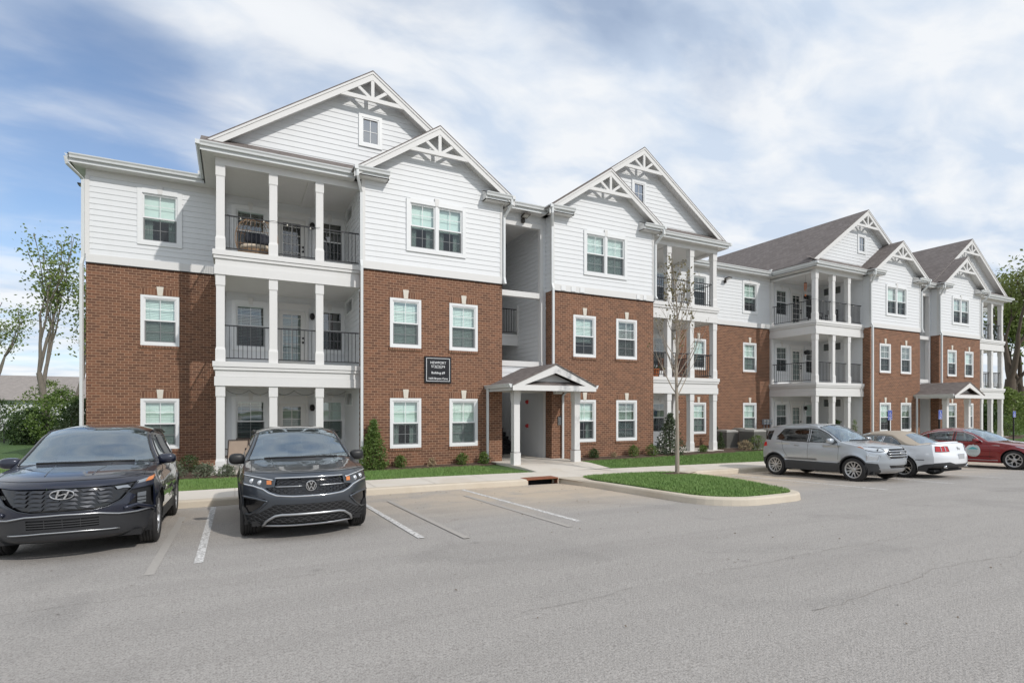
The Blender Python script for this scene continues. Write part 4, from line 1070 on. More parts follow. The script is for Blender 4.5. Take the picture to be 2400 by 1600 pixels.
        for wl,wz in s.wheels:
            for sg in(-1,1):
                n=20; r=s.arch+.01
                ring_=[(wl+r*math.cos(R(-20+220*i/n)),wz+r*math.sin(R(-20+220*i/n))) for i in range(n+1)]
                for i in range(n):
                    a,b=ring_[i],ring_[i+1]; xo=sg*(s.f(a[0],max(a[1],.3))-.004); xo2=sg*(s.f(b[0],max(b[1],.3))-.004); xi=sg*(w-.38)
                    m.quad((xo,a[0]-h,a[1]),(xo2,b[0]-h,b[1]),(xi,b[0]-h,b[1]),(xi,a[0]-h,a[1]))
                m.poly([(sg*(w-.38),a-h,b) for a,b in ring_])
        m.box(-w+.16,w-.16,-h+.35,h-.35,s.sill-.02,s.sill+.05); m.box(-w+.45,w-.45,-h+.3,h-.3,s.sill,.5)
        m.build('underbody','dark',root,loc=(0,0,0))
        return made
    def tline(s,pts,r=.004,off=0,mat='black_trim',name='seam',parent=None,side=None,n=5):
        m=MB(); h=s.len/2
        for sg in ((-1,1) if side else (0,)):
            L_=s.ls(sg) if side else s.lt; q=[]
            for i in range(len(pts)-1):
                a,b=pts[i],pts[i+1]; k=max(1,int(math.hypot(b[0]-a[0],b[1]-a[1])/.05))
                for j in range(k): 
                    p,nn=L_(a[0]+(b[0]-a[0])*j/k,a[1]+(b[1]-a[1])*j/k); q.append(p+nn*off-Vector((0,h,0)))
            p,nn=L_(*pts[-1]); q.append(p+nn*off-Vector((0,h,0))); m.tube(q,r,n)
        return m
    def lines_part(s,name,mat,items,r=.004,off=0,side=None,parent=None):
        for pts in items:
            t=s.tline(pts,r,off,side=side)
            if side:
                n=len(t.v)//2
                for k in (0,1):
                    m=MB(); m.add(t.v[k*n:k*n+n],[tuple(i-k*n for i in f) for f in t.f if k*n<=f[0]<k*n+n]); m.build(name,mat,parent or s.root,loc=(0,0,0),smooth=True)
            else: t.build(name,mat,parent or s.root,loc=(0,0,0),smooth=True)
def wheel(root,x,y,z,r,w,rim,style,sg,steer=0,mats=('alloy','alloy_dark')):
    """axle along x; outer face towards sg"""
    o=bpy.data.objects.new('wheel',None); COL.objects.link(o); o.parent=root; o.location=(x,y,z); o.rotation_euler=(0,0,steer); o.empty_display_size=.2
    m=MB(); hw=w/2; pr=[(rim,-hw*.86),(rim+.02,-hw*.95),(r-.06,-hw),(r-.02,-hw*.93),(r-.004,-hw*.8)]
    nb=5
    for i in range(nb):
        a=-hw*.78+(hw*1.56)*i/nb; b=-hw*.78+(hw*1.56)*(i+1)/nb; pr+=[(r,a+.006),(r,b-.006),(r-.010,b-.004),(r-.010,b+.002)]
    pr=pr[:-2]; pr+=[(r-.004,hw*.8),(r-.02,hw*.93),(r-.06,hw),(rim+.02,hw*.95),(rim,hw*.86)]
    m.lathe(pr,40,'x'); m.build('tyre','tyre',o,loc=(0,0,0),smooth=True)
    m=MB(); m.lathe([(rim+.004,hw*.88),(rim-.014,hw*.90),(rim-.028,hw*.78),(rim-.035,0),(rim-.03,-hw*.8)],40,'x')
    if sg<0: m.v=[(-a,b,c) for a,b,c in m.v]
    m.build('rim','alloy',o,loc=(0,0,0),smooth=True)
    m=MB(); m.lathe([(0,hw*.15),(rim*.95,hw*.12)],24,'x',mi=0)
    if sg<0: m.v=[(-a,b,c) for a,b,c in m.v]
    m.build('brake','dark',o,loc=(0,0,0))
    sp=MB(); n=style[1]; kind=style[0]; R_=rim-.018; F=hw*.80
    def spoke(a0,a1,r0,r1,w0,w1,d0,d1):
        v=[]
        for (rr,aa,ww,dd) in ((r0,a0,w0,d0),(r1,a1,w1,d1)):
            c,s_=math.cos(aa),math.sin(aa)
            for t in(-1,1):
                v.append((dd,rr*c-t*ww/2*s_,rr*s_+t*ww/2*c)); 
            for t in(-1,1):
                v.append((dd-.035,rr*c-t*ww*.42*s_,rr*s_+t*ww*.42*c))
        sp.add(v,[(0,1,5,4),(2,6,7,3),(0,4,6,2),(1,3,7,5),(0,2,3,1),(4,5,7,6)])
    for i in range(n):
        a=2*math.pi*i/n+math.pi/2
        if kind=='V':
            d=math.pi/n*.52; spoke(a,a+d,.05,R_,.045,.026,F-.02,F); spoke(a,a-d,.05,R_,.045,.026,F-.02,F)
        elif kind=='Y':
            spoke(a,a,.05,R_*.55,.055,.05,F-.015,F-.01); d=math.pi/n*.55; spoke(a,a+d,R_*.5,R_,.034,.024,F-.01,F); spoke(a,a-d,R_*.5,R_,.034,.024,F-.01,F)
        else:
            spoke(a,a+.06,.05,R_,.05,.034,F-.015,F)
    sp.lathe([(0,F-.004),(.045,F-.004),(.062,F-.012),(.066,F-.05)],20,'x')
    if sg<0: sp.v=[(-a,b,c) for a,b,c in sp.v]
    sp.build('spokes',mats[0],o,loc=(0,0,0))
    return o
def wheels(root,car,w,rim,style,mats=('alloy','alloy_dark'),inset=.0,steer=0):
    h=car.len/2
    for i,(wl,wz) in enumerate(car.wheels):
        for sg in(-1,1): wheel(root,sg*(car.hw-w/2-.012-inset),wl-h,wz,car.rw,w,rim,style,sg,steer if i==car.__dict__.get('steer_axle',0) else 0,mats)
def seats(root,car,L1,L2,z,c='seat',wy=.36,h=.62):
    H=car.len/2
    for (L_,ys) in ((L1,(-wy,wy)),(L2,(-wy,wy))):
        for y in ys:
            m=MB(); y0=L_-H
            m.prism([(y0-.25,z),(y0+.2,z-.02),(y0+.36,z+h),(y0+.26,z+h+.02),(y0+.08,z+.14),(y0-.25,z+.12)],y-.24,y+.24,'x')
            m.prism([(y0+.28,z+h+.03),(y0+.38,z+h+.03),(y0+.42,z+h+.21),(y0+.33,z+h+.21)],y-.13,y+.13,'x')
            m.build('car_seat',c,root,loc=(0,0,0))
def steering(root,car,L_,z,x):
    m=MB(); H=car.len/2; c=Vector((x,L_-H,z)); q=[]
    for i in range(20):
        a=2*math.pi*i/20; q.append(c+Vector((.185*math.cos(a),.06*math.sin(a),.175*math.sin(a))))
    m.tube(q,.014,6,closed=True); m.box(x-.16,x+.16,L_-H-.015,L_-H+.015,z-.03,z+.03); m.build('steering_wheel','grey_plastic',root,loc=(0,0,0),smooth=True)
def blob(name,mat,root,c,rad,p=2.4,n=14,seg=20,shear=0,sub=None):
    """superellipsoid shell, for mirrors and the like"""
    m=MB(); vs=[]
    def sg(x,e): return (abs(x)**e)*(1 if x>=0 else -1)
    e=2/p
    for i in range(n+1):
        t=-math.pi/2+math.pi*i/n
        for j in range(seg):
            u=2*math.pi*j/seg; x=rad[0]*sg(math.cos(t),e)*sg(math.cos(u),e); y=rad[1]*sg(math.cos(t),e)*sg(math.sin(u),e); z=rad[2]*sg(math.sin(t),e)
            vs.append((c[0]+x,c[1]+y+shear*abs(x),c[2]+z))
    fs=[(i*seg+j,i*seg+(j+1)%seg,(i+1)*seg+(j+1)%seg,(i+1)*seg+j) for i in range(n) for j in range(seg)]
    m.add(vs,fs); return m.build(name,mat,root,loc=(0,0,0),smooth=True)
def mirrors(root,car,L_,z,x,mat,rad=(.115,.075,.07)):
    for sg in(-1,1):
        o=blob('door_mirror',mat,root,(sg*(x+.11),L_-car.len/2,z),rad,2.8)
        m=MB(); m.box(sg*(x-.06),sg*(x+.07),L_-car.len/2-.03,L_-car.len/2+.03,z-.085,z-.045); m.build('mirror_arm','black_trim',o,loc=(0,0,0))
        m=MB(); q=rad; yy=L_-car.len/2+rad[1]*.93; m.quad((sg*(x+.03),yy,z-.045),(sg*(x+.19),yy,z-.045),(sg*(x+.19),yy,z+.045),(sg*(x+.03),yy,z+.045)); m.build('mirror_glass','chrome',o,loc=(0,0,0))
def disc_text(): pass
def ribbon(m,pts,w,t,mi=None,closed=False):
    """flat strip in the xz plane facing -y: pts (x,z) at depth y via third value"""
    n=len(pts)
    for i in range(n if closed else n-1):
        a,b=Vector(pts[i]),Vector(pts[(i+1)%n]); d=Vector((b.x-a.x,0,b.z-a.z)); 
        if d.length<1e-6: continue
        d.normalize(); o=Vector((-d.z,0,d.x))*w/2; f=Vector((0,-t,0)); e=d*w*.25
        a=a-e; b=b+e
        m.add([a-o,b-o,b+o,a+o,a-o+f,b-o+f,b+o+f,a+o+f],[(0,3,2,1),(4,5,6,7),(0,1,5,4),(1,2,6,5),(2,3,7,6),(3,0,4,7)],mi)
paint('dark_plastic',(.026,.027,.030),0,.5,0,.2); paint('lamp_grey',(.30,.32,.34),.5,.15,0,1); paint('blade',(.055,.058,.065),.7,.38,0,.3)
def front_pt(car,y,z,hi): 
    u=car.yz(y,z,0,hi); return u
def poly_yz(car,P,hi,lo=0,rear=False): 
    out=[]
    for p in resamp(P,.06): out.append(car.yz(p[0],p[1],lo,hi,rear))
    return out
def kidx(car,i):
    j=int(i); f=i-j; return car.S[j]+(car.S[min(j+1,len(car.S)-1)]-car.S[j])*f
def band(car,i0,i1,v0=1.0,v1=1.0,n=10,bow=0):
    """region of the top sheet between two key rows"""
    a,b=kidx(car,i0),kidx(car,i1); P=[]
    for k in range(n+1): t=-1+2*k/n; P.append((t*v0*.9,a+bow*(1-t*t)))
    for k in range(n+1): t=1-2*k/n; P.append((t*v1*.9,b))
    return P
def face_pts(car,pts,hi,off=.006,sub=False):
    r=[]
    if sub: pts=resamp(list(pts),.045,False)
    for y,z in pts:
        p,n=car.lt(*car.yz(y,z,0,hi)); r.append(p+n*off-Vector((0,car.len/2,0)))
    return r
GZ=lambda x,y:gp(x,y)
# ---------- grey compact SUV, nose to the viewer ----------
def grey_suv():
    X0,Y0=.98,8.25; ln=4.46
    K=[(.24,.20,.62,.22),(.07,.25,.60,.26),(.03,.40,.56,.42),(.0,.58,.50,.60),(.02,.74,.50,.76),(.05,.86,.55,.88),(.13,.955,.62,.955,2.4,2.2),(.40,1.01,.82,.99),(.80,1.065,1.10,1.03),(1.08,1.10,1.36,1.07),(1.16,1.125,1.44,1.09,2.2,2.5),(1.55,1.375,1.72,1.31,2.0,2.5),(1.85,1.545,1.97,1.475,2,2.5),(2.05,1.60,2.15,1.525),(2.6,1.635,2.65,1.555),(3.4,1.62,3.4,1.54),(4.0,1.56,3.95,1.48),(4.12,1.45,4.02,1.40),(4.34,1.05,4.10,1.04),(4.44,.85,4.15,.88),(4.46,.55,4.14,.56),(4.42,.32,4.08,.32),(4.25,.22,4.0,.22)]
    plan=[(0,.80),(.3,.90),(.6,.965),(1.0,.99),(1.8,1),(3.4,.995),(4.0,.955),(4.46,.86)]
    prof=[(.15,.93),(.3,.955),(.5,.985),(.7,1.0),(.85,.985),(.98,.955),(1.08,.915),(1.3,.80),(1.5,.715),(1.7,.62)]
    wh=[(.90,.345),(3.58,.345)]
    c=Car(K,plan,prof,.92,ln,wh,.345,.022,.05,.22,lines=[(.95,.93,3.9,1.0,.02,.12),(1.0,.50,3.5,.50,.025,.14)])
    root=empty('parked_car',(X0,Y0+ln/2,GZ(X0,Y0+2)+.0),0,'dark grey compact SUV with round emblem and mesh grille, parked nose out','car','cars parked in front of the building'); root.rotation_euler=(R(-1.76)*-1*-1,0,0)
    hi=kidx(c,6.6)
    gr=[(-.46,.875),(.46,.875),(.48,.77),(.60,.75),(.53,.70),(.40,.66),(.2,.645),(-.2,.645),(-.40,.66),(-.53,.70),(-.60,.75),(-.48,.77)]
    hl=[(.475,.875),(.60,.895),(.76,.92),(.895,.945),(.90,.86),(.80,.80),(.62,.765),(.485,.765)]
    intake=[(.60,.60),(.86,.635),(.87,.40),(.80,.37),(.72,.42),(.56,.56)]
    lower=[(-.48,.515),(.48,.515),(.66,.40),(.86,.34),(.86,.24),(.5,.235),(-.5,.235),(-.86,.24),(-.86,.34),(-.66,.40)]
    T=[('grille','gloss_black',poly_yz(c,gr,hi),-.03),('headlight','lamp_dark',poly_yz(c,hl,hi),-.004,True),('air_intake','gloss_black',poly_yz(c,intake,hi),-.02,True),('lower_grille','black_trim',poly_yz(c,lower,hi),-.004),
       ('windscreen','windscreen_glass',band(c,10.0,12.6,.93,.93,12,-.05),.002),('rear_window','tint_glass',band(c,17.1,18.0,.85,.85),0)]
    Sd=[('side_window','car_glass',[(1.62,1.07),(2.45,1.085),(2.45,1.47),(2.15,1.465),(1.98,1.40)],.0),('side_window','tint_glass',[(2.53,1.087),(3.32,1.10),(3.36,1.455),(2.53,1.475)],0),('quarter_window','tint_glass',[(3.42,1.105),(3.80,1.15),(3.86,1.34),(3.44,1.45)],0),
        ('cladding','grey_plastic',[(.40,.36)]+[(.90+.45*math.cos(R(t)),.345+.45*math.sin(R(t))) for t in range(165,10,-9)]+[(1.38,.42),(3.1,.42)]+[(3.58+.45*math.cos(R(t)),.345+.45*math.sin(R(t))) for t in range(165,15,-9)]+[(4.1,.36),(4.1,.15),(.3,.15)],.003),('headlight','lamp_dark',[(.3,.80),(.66,.88),(.70,.94),(.4,.95)],.0)]
    made=c.build(root,'paint_grey',T,Sd)
    h=ln/2
    # honeycomb in the grille
    def comb(name,P,dx,dz,off,mat,r):
        m=MB(); x0=min(p[0] for p in P); x1=max(p[0] for p in P); z0=min(p[1] for p in P); z1=max(p[1] for p in P); j=0; z=z0
        while z<z1:
            x=x0+(dx/2 if j%2 else 0)
            while x<x1:
                ce=[(x,z),(x+dx*.28,z+dz*.5),(x+dx*.72,z+dz*.5),(x+dx,z)]
                for a,b in zip(ce,ce[1:]):
                    mx_,mz_=(a[0]+b[0])/2,(a[1]+b[1])/2
                    if inpoly(mx_,mz_,P): m.tube(face_pts(c,[a,b],hi,off),r,4)
                x+=dx
            z+=dz*.5; j+=1
        if m.v: m.build(name,mat,root,loc=(0,0,0))
    comb('grille_mesh',gr,.10,.055,-.012,'dark_chrome',.0045); comb('grille_mesh',lower,.11,.06,.004,'grey_plastic',.005)
    m=MB(); m.tube(face_pts(c,[(-.47,.885),(-.2,.888),(.2,.888),(.47,.885)],hi,.004,True),.010,6); m.build('chrome_strip','chrome',root,loc=(0,0,0),smooth=True)
    m=MB(); m.tube(face_pts(c,[(-.47,.768),(-.12,.768)],hi,.0,True),.009,6); m.tube(face_pts(c,[(.12,.768),(.47,.768)],hi,.0,True),.009,6); m.build('chrome_strip','satin_silver',root,loc=(0,0,0),smooth=True)
    m=MB(); P=[(-.88,.80),(-.74,.775),(-.62,.735),(-.55,.685),(-.45,.645),(-.25,.628),(0,.625),(.25,.628),(.45,.645),(.55,.685),(.62,.735),(.74,.775),(.88,.80)]; m.tube(face_pts(c,P,hi,.004,True),.013,6); m.build('chrome_strip','chrome',root,loc=(0,0,0),smooth=True)
    for sg in(-1,1):
        m=MB(); m.tube(face_pts(c,[(sg*.88,.625),(sg*.70,.60),(sg*.565,.565),(sg*.66,.46),(sg*.78,.37),(sg*.86,.37)],hi,.006,True),.016,6); m.build('intake_blade','paint_grey',root,loc=(0,0,0),smooth=True)
        m=MB(); 
        for zz in (.90,): m.tube(face_pts(c,[(sg*.50,.86),(sg*.68,.895),(sg*.88,.93)],hi,.004,True),.009,6)
        m.build('daytime_light','lamp_lens',root,loc=(0,0,0),smooth=True)
        m=MB(); p=face_pts(c,[(sg*.515,.80),(sg*.575,.80),(sg*.575,.855),(sg*.515,.855)],hi,.004); m.poly(p); m.build('indicator','lamp_orange',root,loc=(0,0,0))
        for (yy,zz) in ((.66,.825),(.76,.845)): 
            m=MB(); q=face_pts(c,[(sg*yy,zz)],hi,.0)[0]; m.lathe([(0,-.01),(.026,-.006),(.03,.0),(.034,.0)],14,'y',q); m.build('projector_lens','lamp_lens',root,loc=(0,0,0),smooth=True)
    m=MB(); P=[(-.62,.215),(-.56,.29),(-.46,.36),(-.38,.375),(.38,.375),(.46,.36),(.56,.29),(.62,.215)]; m.tube(face_pts(c,P,hi,.022,True),.020,6); m.tube(face_pts(c,[(-.60,.225),(-.3,.222),(.3,.222),(.60,.225)],hi,.02,True),.018,6); m.build('skid_trim','satin_silver',root,loc=(0,0,0),smooth=True)
    # round emblem with two stacked letters
    q=face_pts(c,[(0,.765)],hi,.012)[0]; m=MB(); m.lathe([(.0,0),(.060,0),(.060,-.004)],28,'y',q); m.build('emblem_disc','gloss_black',root,loc=(0,0,0))
    m=MB(); n=28; m.tube([q+Vector((.068*math.cos(2*math.pi*i/n),-.004,.068*math.sin(2*math.pi*i/n))) for i in range(n)],.007,6,closed=True)
    def L3(pts): ribbon(m,[(q.x+a,q.y-.003,q.z+b) for a,b in pts],.010,.006)
    L3([(-.024,.060),(0,.008),(.024,.060)]); L3([(-.056,.030),(-.026,-.052),(0,-.004),(.026,-.052),(.056,.030)])
    m.build('emblem','chrome',root,loc=(0,0,0))
    # seams, roof rails, mirrors, wipers, wheels
    c.lines_part('bonnet_seam','dark',[[(-.86,kidx(c,6.05)),(-.5,kidx(c,5.9)),(.5,kidx(c,5.9)),(.86,kidx(c,6.05))],[(-.80,kidx(c,6.1)),(-.79,kidx(c,8)),(-.80,kidx(c,9.6))],[(.80,kidx(c,6.1)),(.79,kidx(c,8)),(.80,kidx(c,9.6))]],.004,-.001)
    c.lines_part('bonnet_crease','paint_grey',[[(-.45,kidx(c,6.5)),(-.52,kidx(c,9.4))],[(.45,kidx(c,6.5)),(.52,kidx(c,9.4))]],.010,-.005)
    c.lines_part('door_seam','dark',[[(1.42,.45),(1.40,.9),(1.62,1.06)],[(2.49,.45),(2.49,1.08)],[(3.3,.85),(3.38,1.10)]],.004,-.001,side=True)
    c.lines_part('window_trim','gloss_black',[[(1.62,1.065),(2.45,1.08),(3.80,1.145),(3.87,1.34),(3.36,1.46),(2.15,1.475),(1.98,1.41),(1.62,1.065)]],.012,0,side=True)
    c.lines_part('roof_rail','black_trim',[[(2.2,1.515),(2.5,1.55),(3.4,1.545),(3.8,1.50)]],.017,.025,side=True)
    c.lines_part('windscreen_surround','gloss_black',[[(-.845,kidx(c,10.0)),(-.845,kidx(c,12.55))],[(.845,kidx(c,10.0)),(.845,kidx(c,12.55))]],.016,.0)
    m=c.tline([(-.6,kidx(c,10.0)),(0,kidx(c,9.75)),(.6,kidx(c,10.0))],.012,.01); m.build('wiper','black_trim',root,loc=(0,0,0))
    c.lines_part('cowl','gloss_black',[[(-.84,kidx(c,9.75)),(-.4,kidx(c,9.55)),(.4,kidx(c,9.55)),(.84,kidx(c,9.75))]],.03,-.022)
    mirrors(root,c,1.60,1.11,.84,'black_trim',(.115,.09,.088)); seats(root,c,2.15,3.0,.55); steering(root,c,1.75,1.02,.36)
    m=MB(); m.box(-.75,.75,1.3-h,1.75-h,.88,.98); m.build('dashboard','grey_plastic',root,loc=(0,0,0))
    m=MB(); m.box(-.80,.80,1.5-h,4.0-h,.50,.56); m.box(-.8,.8,3.95-h,4.0-h,.5,1.2); m.build('cabin_floor','dark',root,loc=(0,0,0))
    wheels(root,c,.225,.24,('Y',5))
    return c
G_=grey_suv()
# ---------- dark blue SUV at the left edge ----------
def navy_suv():
    X0,Y0=-1.89,8.42; ln=4.55
    K=[(.24,.20,.66,.22),(.07,.26,.62,.27),(.02,.42,.60,.44),(.0,.60,.56,.62),(.02,.76,.56,.78),(.06,.885,.58,.90),(.16,.97,.66,.965,2.4,2.2),(.45,1.04,.86,1.01),(.85,1.085,1.12,1.045),(1.10,1.11,1.38,1.075),(1.18,1.135,1.46,1.10,2.2,2.5),(1.58,1.39,1.76,1.325,2.0,2.5),(1.92,1.575,2.04,1.50,2,2.5),(2.12,1.625,2.22,1.545),(2.7,1.665,2.75,1.575),(3.5,1.65,3.5,1.555),(4.1,1.58,4.0,1.49),(4.2,1.48,4.08,1.42),(4.42,1.06,4.16,1.05),(4.52,.86,4.2,.9),(4.55,.55,4.2,.56),(4.5,.32,4.14,.32),(4.3,.22,4.05,.22)]
    plan=[(0,.82),(.3,.91),(.6,.97),(1.0,.992),(1.8,1),(3.4,.997),(4.0,.965),(4.55,.87)]
    prof=[(.15,.93),(.3,.955),(.5,.985),(.7,1.0),(.85,.985),(.98,.96),(1.08,.925),(1.3,.81),(1.5,.725),(1.7,.63)]
    wh=[(.93,.355),(3.61,.355)]
    c=Car(K,plan,prof,.93,ln,wh,.355,.022,.05,.22,lines=[(.95,.95,3.9,1.0,.03,.12),(1.1,.72,3.4,.60,.03,.12),(1.0,.52,3.5,.50,.025,.14)])
    root=empty('parked_car',(X0,Y0+ln/2,GZ(X0,Y0+2)),0,'dark navy blue SUV with oval emblem and faceted black grille, cut by the left edge','car','cars parked in front of the building'); root.rotation_euler=(R(-1.76),0,0); root.scale=(1,1,1.018)
    hi=kidx(c,6.6)
    gr=[(-.50,.88),(.50,.88),(.72,.905),(.66,.80),(.58,.70),(.44,.63),(.3,.60),(-.3,.60),(-.44,.63),(-.58,.70),(-.66,.80),(-.72,.905)]
    pock=[(.60,.80),(.88,.83),(.89,.56),(.70,.535),(.62,.60),(.72,.72)]
    hl=[(.72,.905),(.80,.925),(.90,.955),(.91,.915),(.80,.885),(.72,.87)]
    low=[(-.36,.51),(.36,.51),(.36,.40),(-.36,.40)]
    sk=[(-.9,.50),(-.6,.52),(-.36,.54),(.36,.54),(.6,.52),(.9,.50),(.9,.2),(-.9,.2)]
    T=[('grille','gloss_black',poly_yz(c,gr,hi),-.03),('lamp_pocket','black_trim',poly_yz(c,pock,hi),-.035,True),('headlight','lamp_grey',poly_yz(c,hl,hi),.0,True),('bumper_panel','dark_plastic',poly_yz(c,sk,hi),-.006),('lower_grille','dark',poly_yz(c,low,hi),-.02),
       ('windscreen','windscreen_glass',band(c,10.0,12.6,.93,.93,12,-.05),.002),('camera_housing','gloss_black',[(-.24,kidx(c,12.6)),(.24,kidx(c,12.6)),(.15,kidx(c,12.15)),(-.15,kidx(c,12.15))],.003),('indicator','lamp_orange',poly_yz(c,[(.83,.935),(.90,.955),(.915,.925),(.86,.895),(.80,.885)],hi),.003,True),('rear_window','tint_glass',band(c,17.1,18.0,.85,.85),0)]
    Sd=[('side_window','car_glass',[(1.66,1.08),(2.5,1.095),(2.5,1.49),(2.2,1.485),(2.02,1.42)],.0),('side_window','tint_glass',[(2.58,1.097),(3.4,1.11),(3.45,1.475),(2.58,1.495)],0),('quarter_window','tint_glass',[(3.5,1.115),(3.85,1.17),(3.92,1.36),(3.52,1.47)],0),
        ('cladding','grey_plastic',[(.42,.36),(.54,.42),(.50,.60),(.93,.83),(1.36,.62),(1.4,.40),(3.14,.40),(3.2,.62),(3.61,.83),(4.03,.6),(4.12,.36),(4.12,.15),(.3,.15)],.003),('headlight','lamp_orange',[(.5,.91),(.72,.93),(.76,.965),(.5,.955)],.002)]
    c.build(root,'paint_navy',T,Sd); h=ln/2
    # faceted grille: rows of raked blades
    m=MB(); lm=MB(); rows=5; cols=8
    for j in range(rows):
        for i in range(cols):
            x0=-.68+i*.17; w_=.16; sk_=.035; z0=.618+j*.052
            q=[(x0+.0,z0+.004),(x0+w_-.03,z0),(x0+w_,z0+.038),(x0+.035,z0+.042)] if x0<-.01 else [(x0+.03,z0),(x0+w_,z0+.004),(x0+w_-.035,z0+.042),(x0,z0+.038)]
            if not all(inpoly(a,b,gr) for a,b in q): continue
            P=face_pts(c,q,hi,-.012); ce=face_pts(c,[(x0+w_*.5,z0+.012)],hi,-.004)[0]
            tgt=lm if abs(x0+w_/2)>.50 else m
            tgt.add(P+[ce],[(0,1,4),(1,2,4),(2,3,4),(3,0,4)])
    m.build('grille_blades','blade',root,loc=(0,0,0)); lm.build('grille_lamps','lamp_grey',root,loc=(0,0,0))
    q=face_pts(c,[(0,.80)],hi,.02)[0]; m=MB(); n=32; m.tube([q+Vector((.118*math.cos(2*math.pi*i/n),-.002,.055*math.sin(2*math.pi*i/n))) for i in range(n)],.0075,6,closed=True)
    sl=.018
    for sg in(-1,1): ribbon(m,[(q.x+sg*.052+sl-.0,q.y,q.z+.046),(q.x+sg*.040-sl,q.y,q.z-.046)],.018,.007)
    ribbon(m,[(q.x-.046,q.y,q.z-.008),(q.x-.01,q.y,q.z-.004),(q.x+.012,q.y,q.z+.006),(q.x+.048,q.y,q.z+.010)],.013,.007)
    m.build('emblem','chrome',root,loc=(0,0,0))
    m=MB(); m.tube(face_pts(c,[(-.90,.535),(-.72,.515),(-.55,.52),(-.36,.555),(0,.565),(.36,.555),(.55,.52),(.72,.515),(.90,.535)],hi,.008,True),.011,6); m.tube(face_pts(c,[(-.55,.335),(-.2,.355),(.2,.355),(.55,.335)],hi,.012,True),.009,6); m.build('chrome_strip','satin_silver',root,loc=(0,0,0),smooth=True)
    m=MB(); m.tube(face_pts(c,[(-.73,.895),(-.66,.80),(-.58,.695),(-.44,.622),(-.3,.595),(.3,.595),(.44,.622),(.58,.695),(.66,.80),(.73,.895)],hi,.002,True),.007,6); m.build('grille_frame','dark_chrome',root,loc=(0,0,0),smooth=True)
    m=MB()
    for zz in(.42,.45,.48): m.tube(face_pts(c,[(-.36,zz),(0,zz),(.36,zz)],hi,-.008,True),.006,4)
    for xx in(-.18,0,.18): m.tube(face_pts(c,[(xx,.405),(xx,.505)],hi,-.012,True),.005,4)
    m.build('lower_grille_bars','grey_plastic',root,loc=(0,0,0))
    for sg in(-1,1):
        m=MB(); x0=.74
        m.add(face_pts(c,[(sg*.735,.61),(sg*.82,.615),(sg*.82,.755),(sg*.735,.75)],hi,-.012),[(0,1,2,3)]); m.build('headlight','lamp_grey',root,loc=(0,0,0))
        m=MB(); 
        for zz in(.65,.695): m.tube(face_pts(c,[(sg*.735,zz),(sg*.82,zz)],hi,-.01,True),.006,4)
        m.build('lamp_divider','black_trim',root,loc=(0,0,0))
        m=MB(); m.tube(face_pts(c,[(sg*.60,.575),(sg*.72,.60),(sg*.85,.545),(sg*.88,.52)],hi,.0,True),.03,6); m.build('intake_blade','paint_navy',root,loc=(0,0,0),smooth=True)
    c.lines_part('bonnet_seam','dark',[[(-.86,kidx(c,6.05)),(-.5,kidx(c,5.85)),(.5,kidx(c,5.85)),(.86,kidx(c,6.05))],[(-.80,kidx(c,6.1)),(-.79,kidx(c,8)),(-.80,kidx(c,9.6))],[(.80,kidx(c,6.1)),(.79,kidx(c,8)),(.80,kidx(c,9.6))]],.004,-.001)
    c.lines_part('bonnet_crease','paint_navy',[[(-.25,kidx(c,6.5)),(-.33,kidx(c,9.4))],[(.25,kidx(c,6.5)),(.33,kidx(c,9.4))]],.012,-.006)
    c.lines_part('door_seam','dark',[[(1.46,.45),(1.44,.9),(1.66,1.06)],[(2.54,.45),(2.54,1.09)],[(3.35,.85),(3.46,1.11)]],.004,-.001,side=True)
    c.lines_part('window_trim','satin_silver',[[(1.66,1.075),(2.5,1.09),(3.85,1.165),(3.93,1.36)]],.010,0,side=True)
    c.lines_part('window_trim','gloss_black',[[(3.93,1.36),(3.45,1.48),(2.2,1.495),(2.02,1.43),(1.66,1.085)],[(2.54,1.09),(2.54,1.49)],[(3.47,1.11),(3.48,1.475)]],.013,0,side=True)
    c.lines_part('roof_rail','black_trim',[[(2.3,1.535),(2.6,1.572),(3.5,1.562),(3.9,1.51)]],.018,.025,side=True)
    c.lines_part('windscreen_surround','gloss_black',[[(-.845,kidx(c,10.0)),(-.845,kidx(c,12.55))],[(.845,kidx(c,10.0)),(.845,kidx(c,12.55))]],.016,.0)
    c.lines_part('cowl','gloss_black',[[(-.84,kidx(c,9.75)),(-.4,kidx(c,9.55)),(.4,kidx(c,9.55)),(.84,kidx(c,9.75))]],.03,-.022)
    m=c.tline([(-.6,kidx(c,10.0)),(0,kidx(c,9.75)),(.6,kidx(c,10.0))],.012,.01); m.build('wiper','black_trim',root,loc=(0,0,0))
    mirrors(root,c,1.64,1.13,.83,'paint_navy',(.125,.09,.078)); seats(root,c,2.2,3.05,.55); steering(root,c,1.8,1.03,.36)
    m=MB(); m.box(-.75,.75,1.35-h,1.8-h,.88,.99); m.build('dashboard','grey_plastic',root,loc=(0,0,0))
    m=MB(); m.box(-.80,.80,1.5-h,4.0-h,.50,.56); m.box(-.8,.8,3.95-h,4.0-h,.5,1.2); m.build('cabin_floor','dark',root,loc=(0,0,0))
    wheels(root,c,.235,.245,('Y',5))
navy_suv()

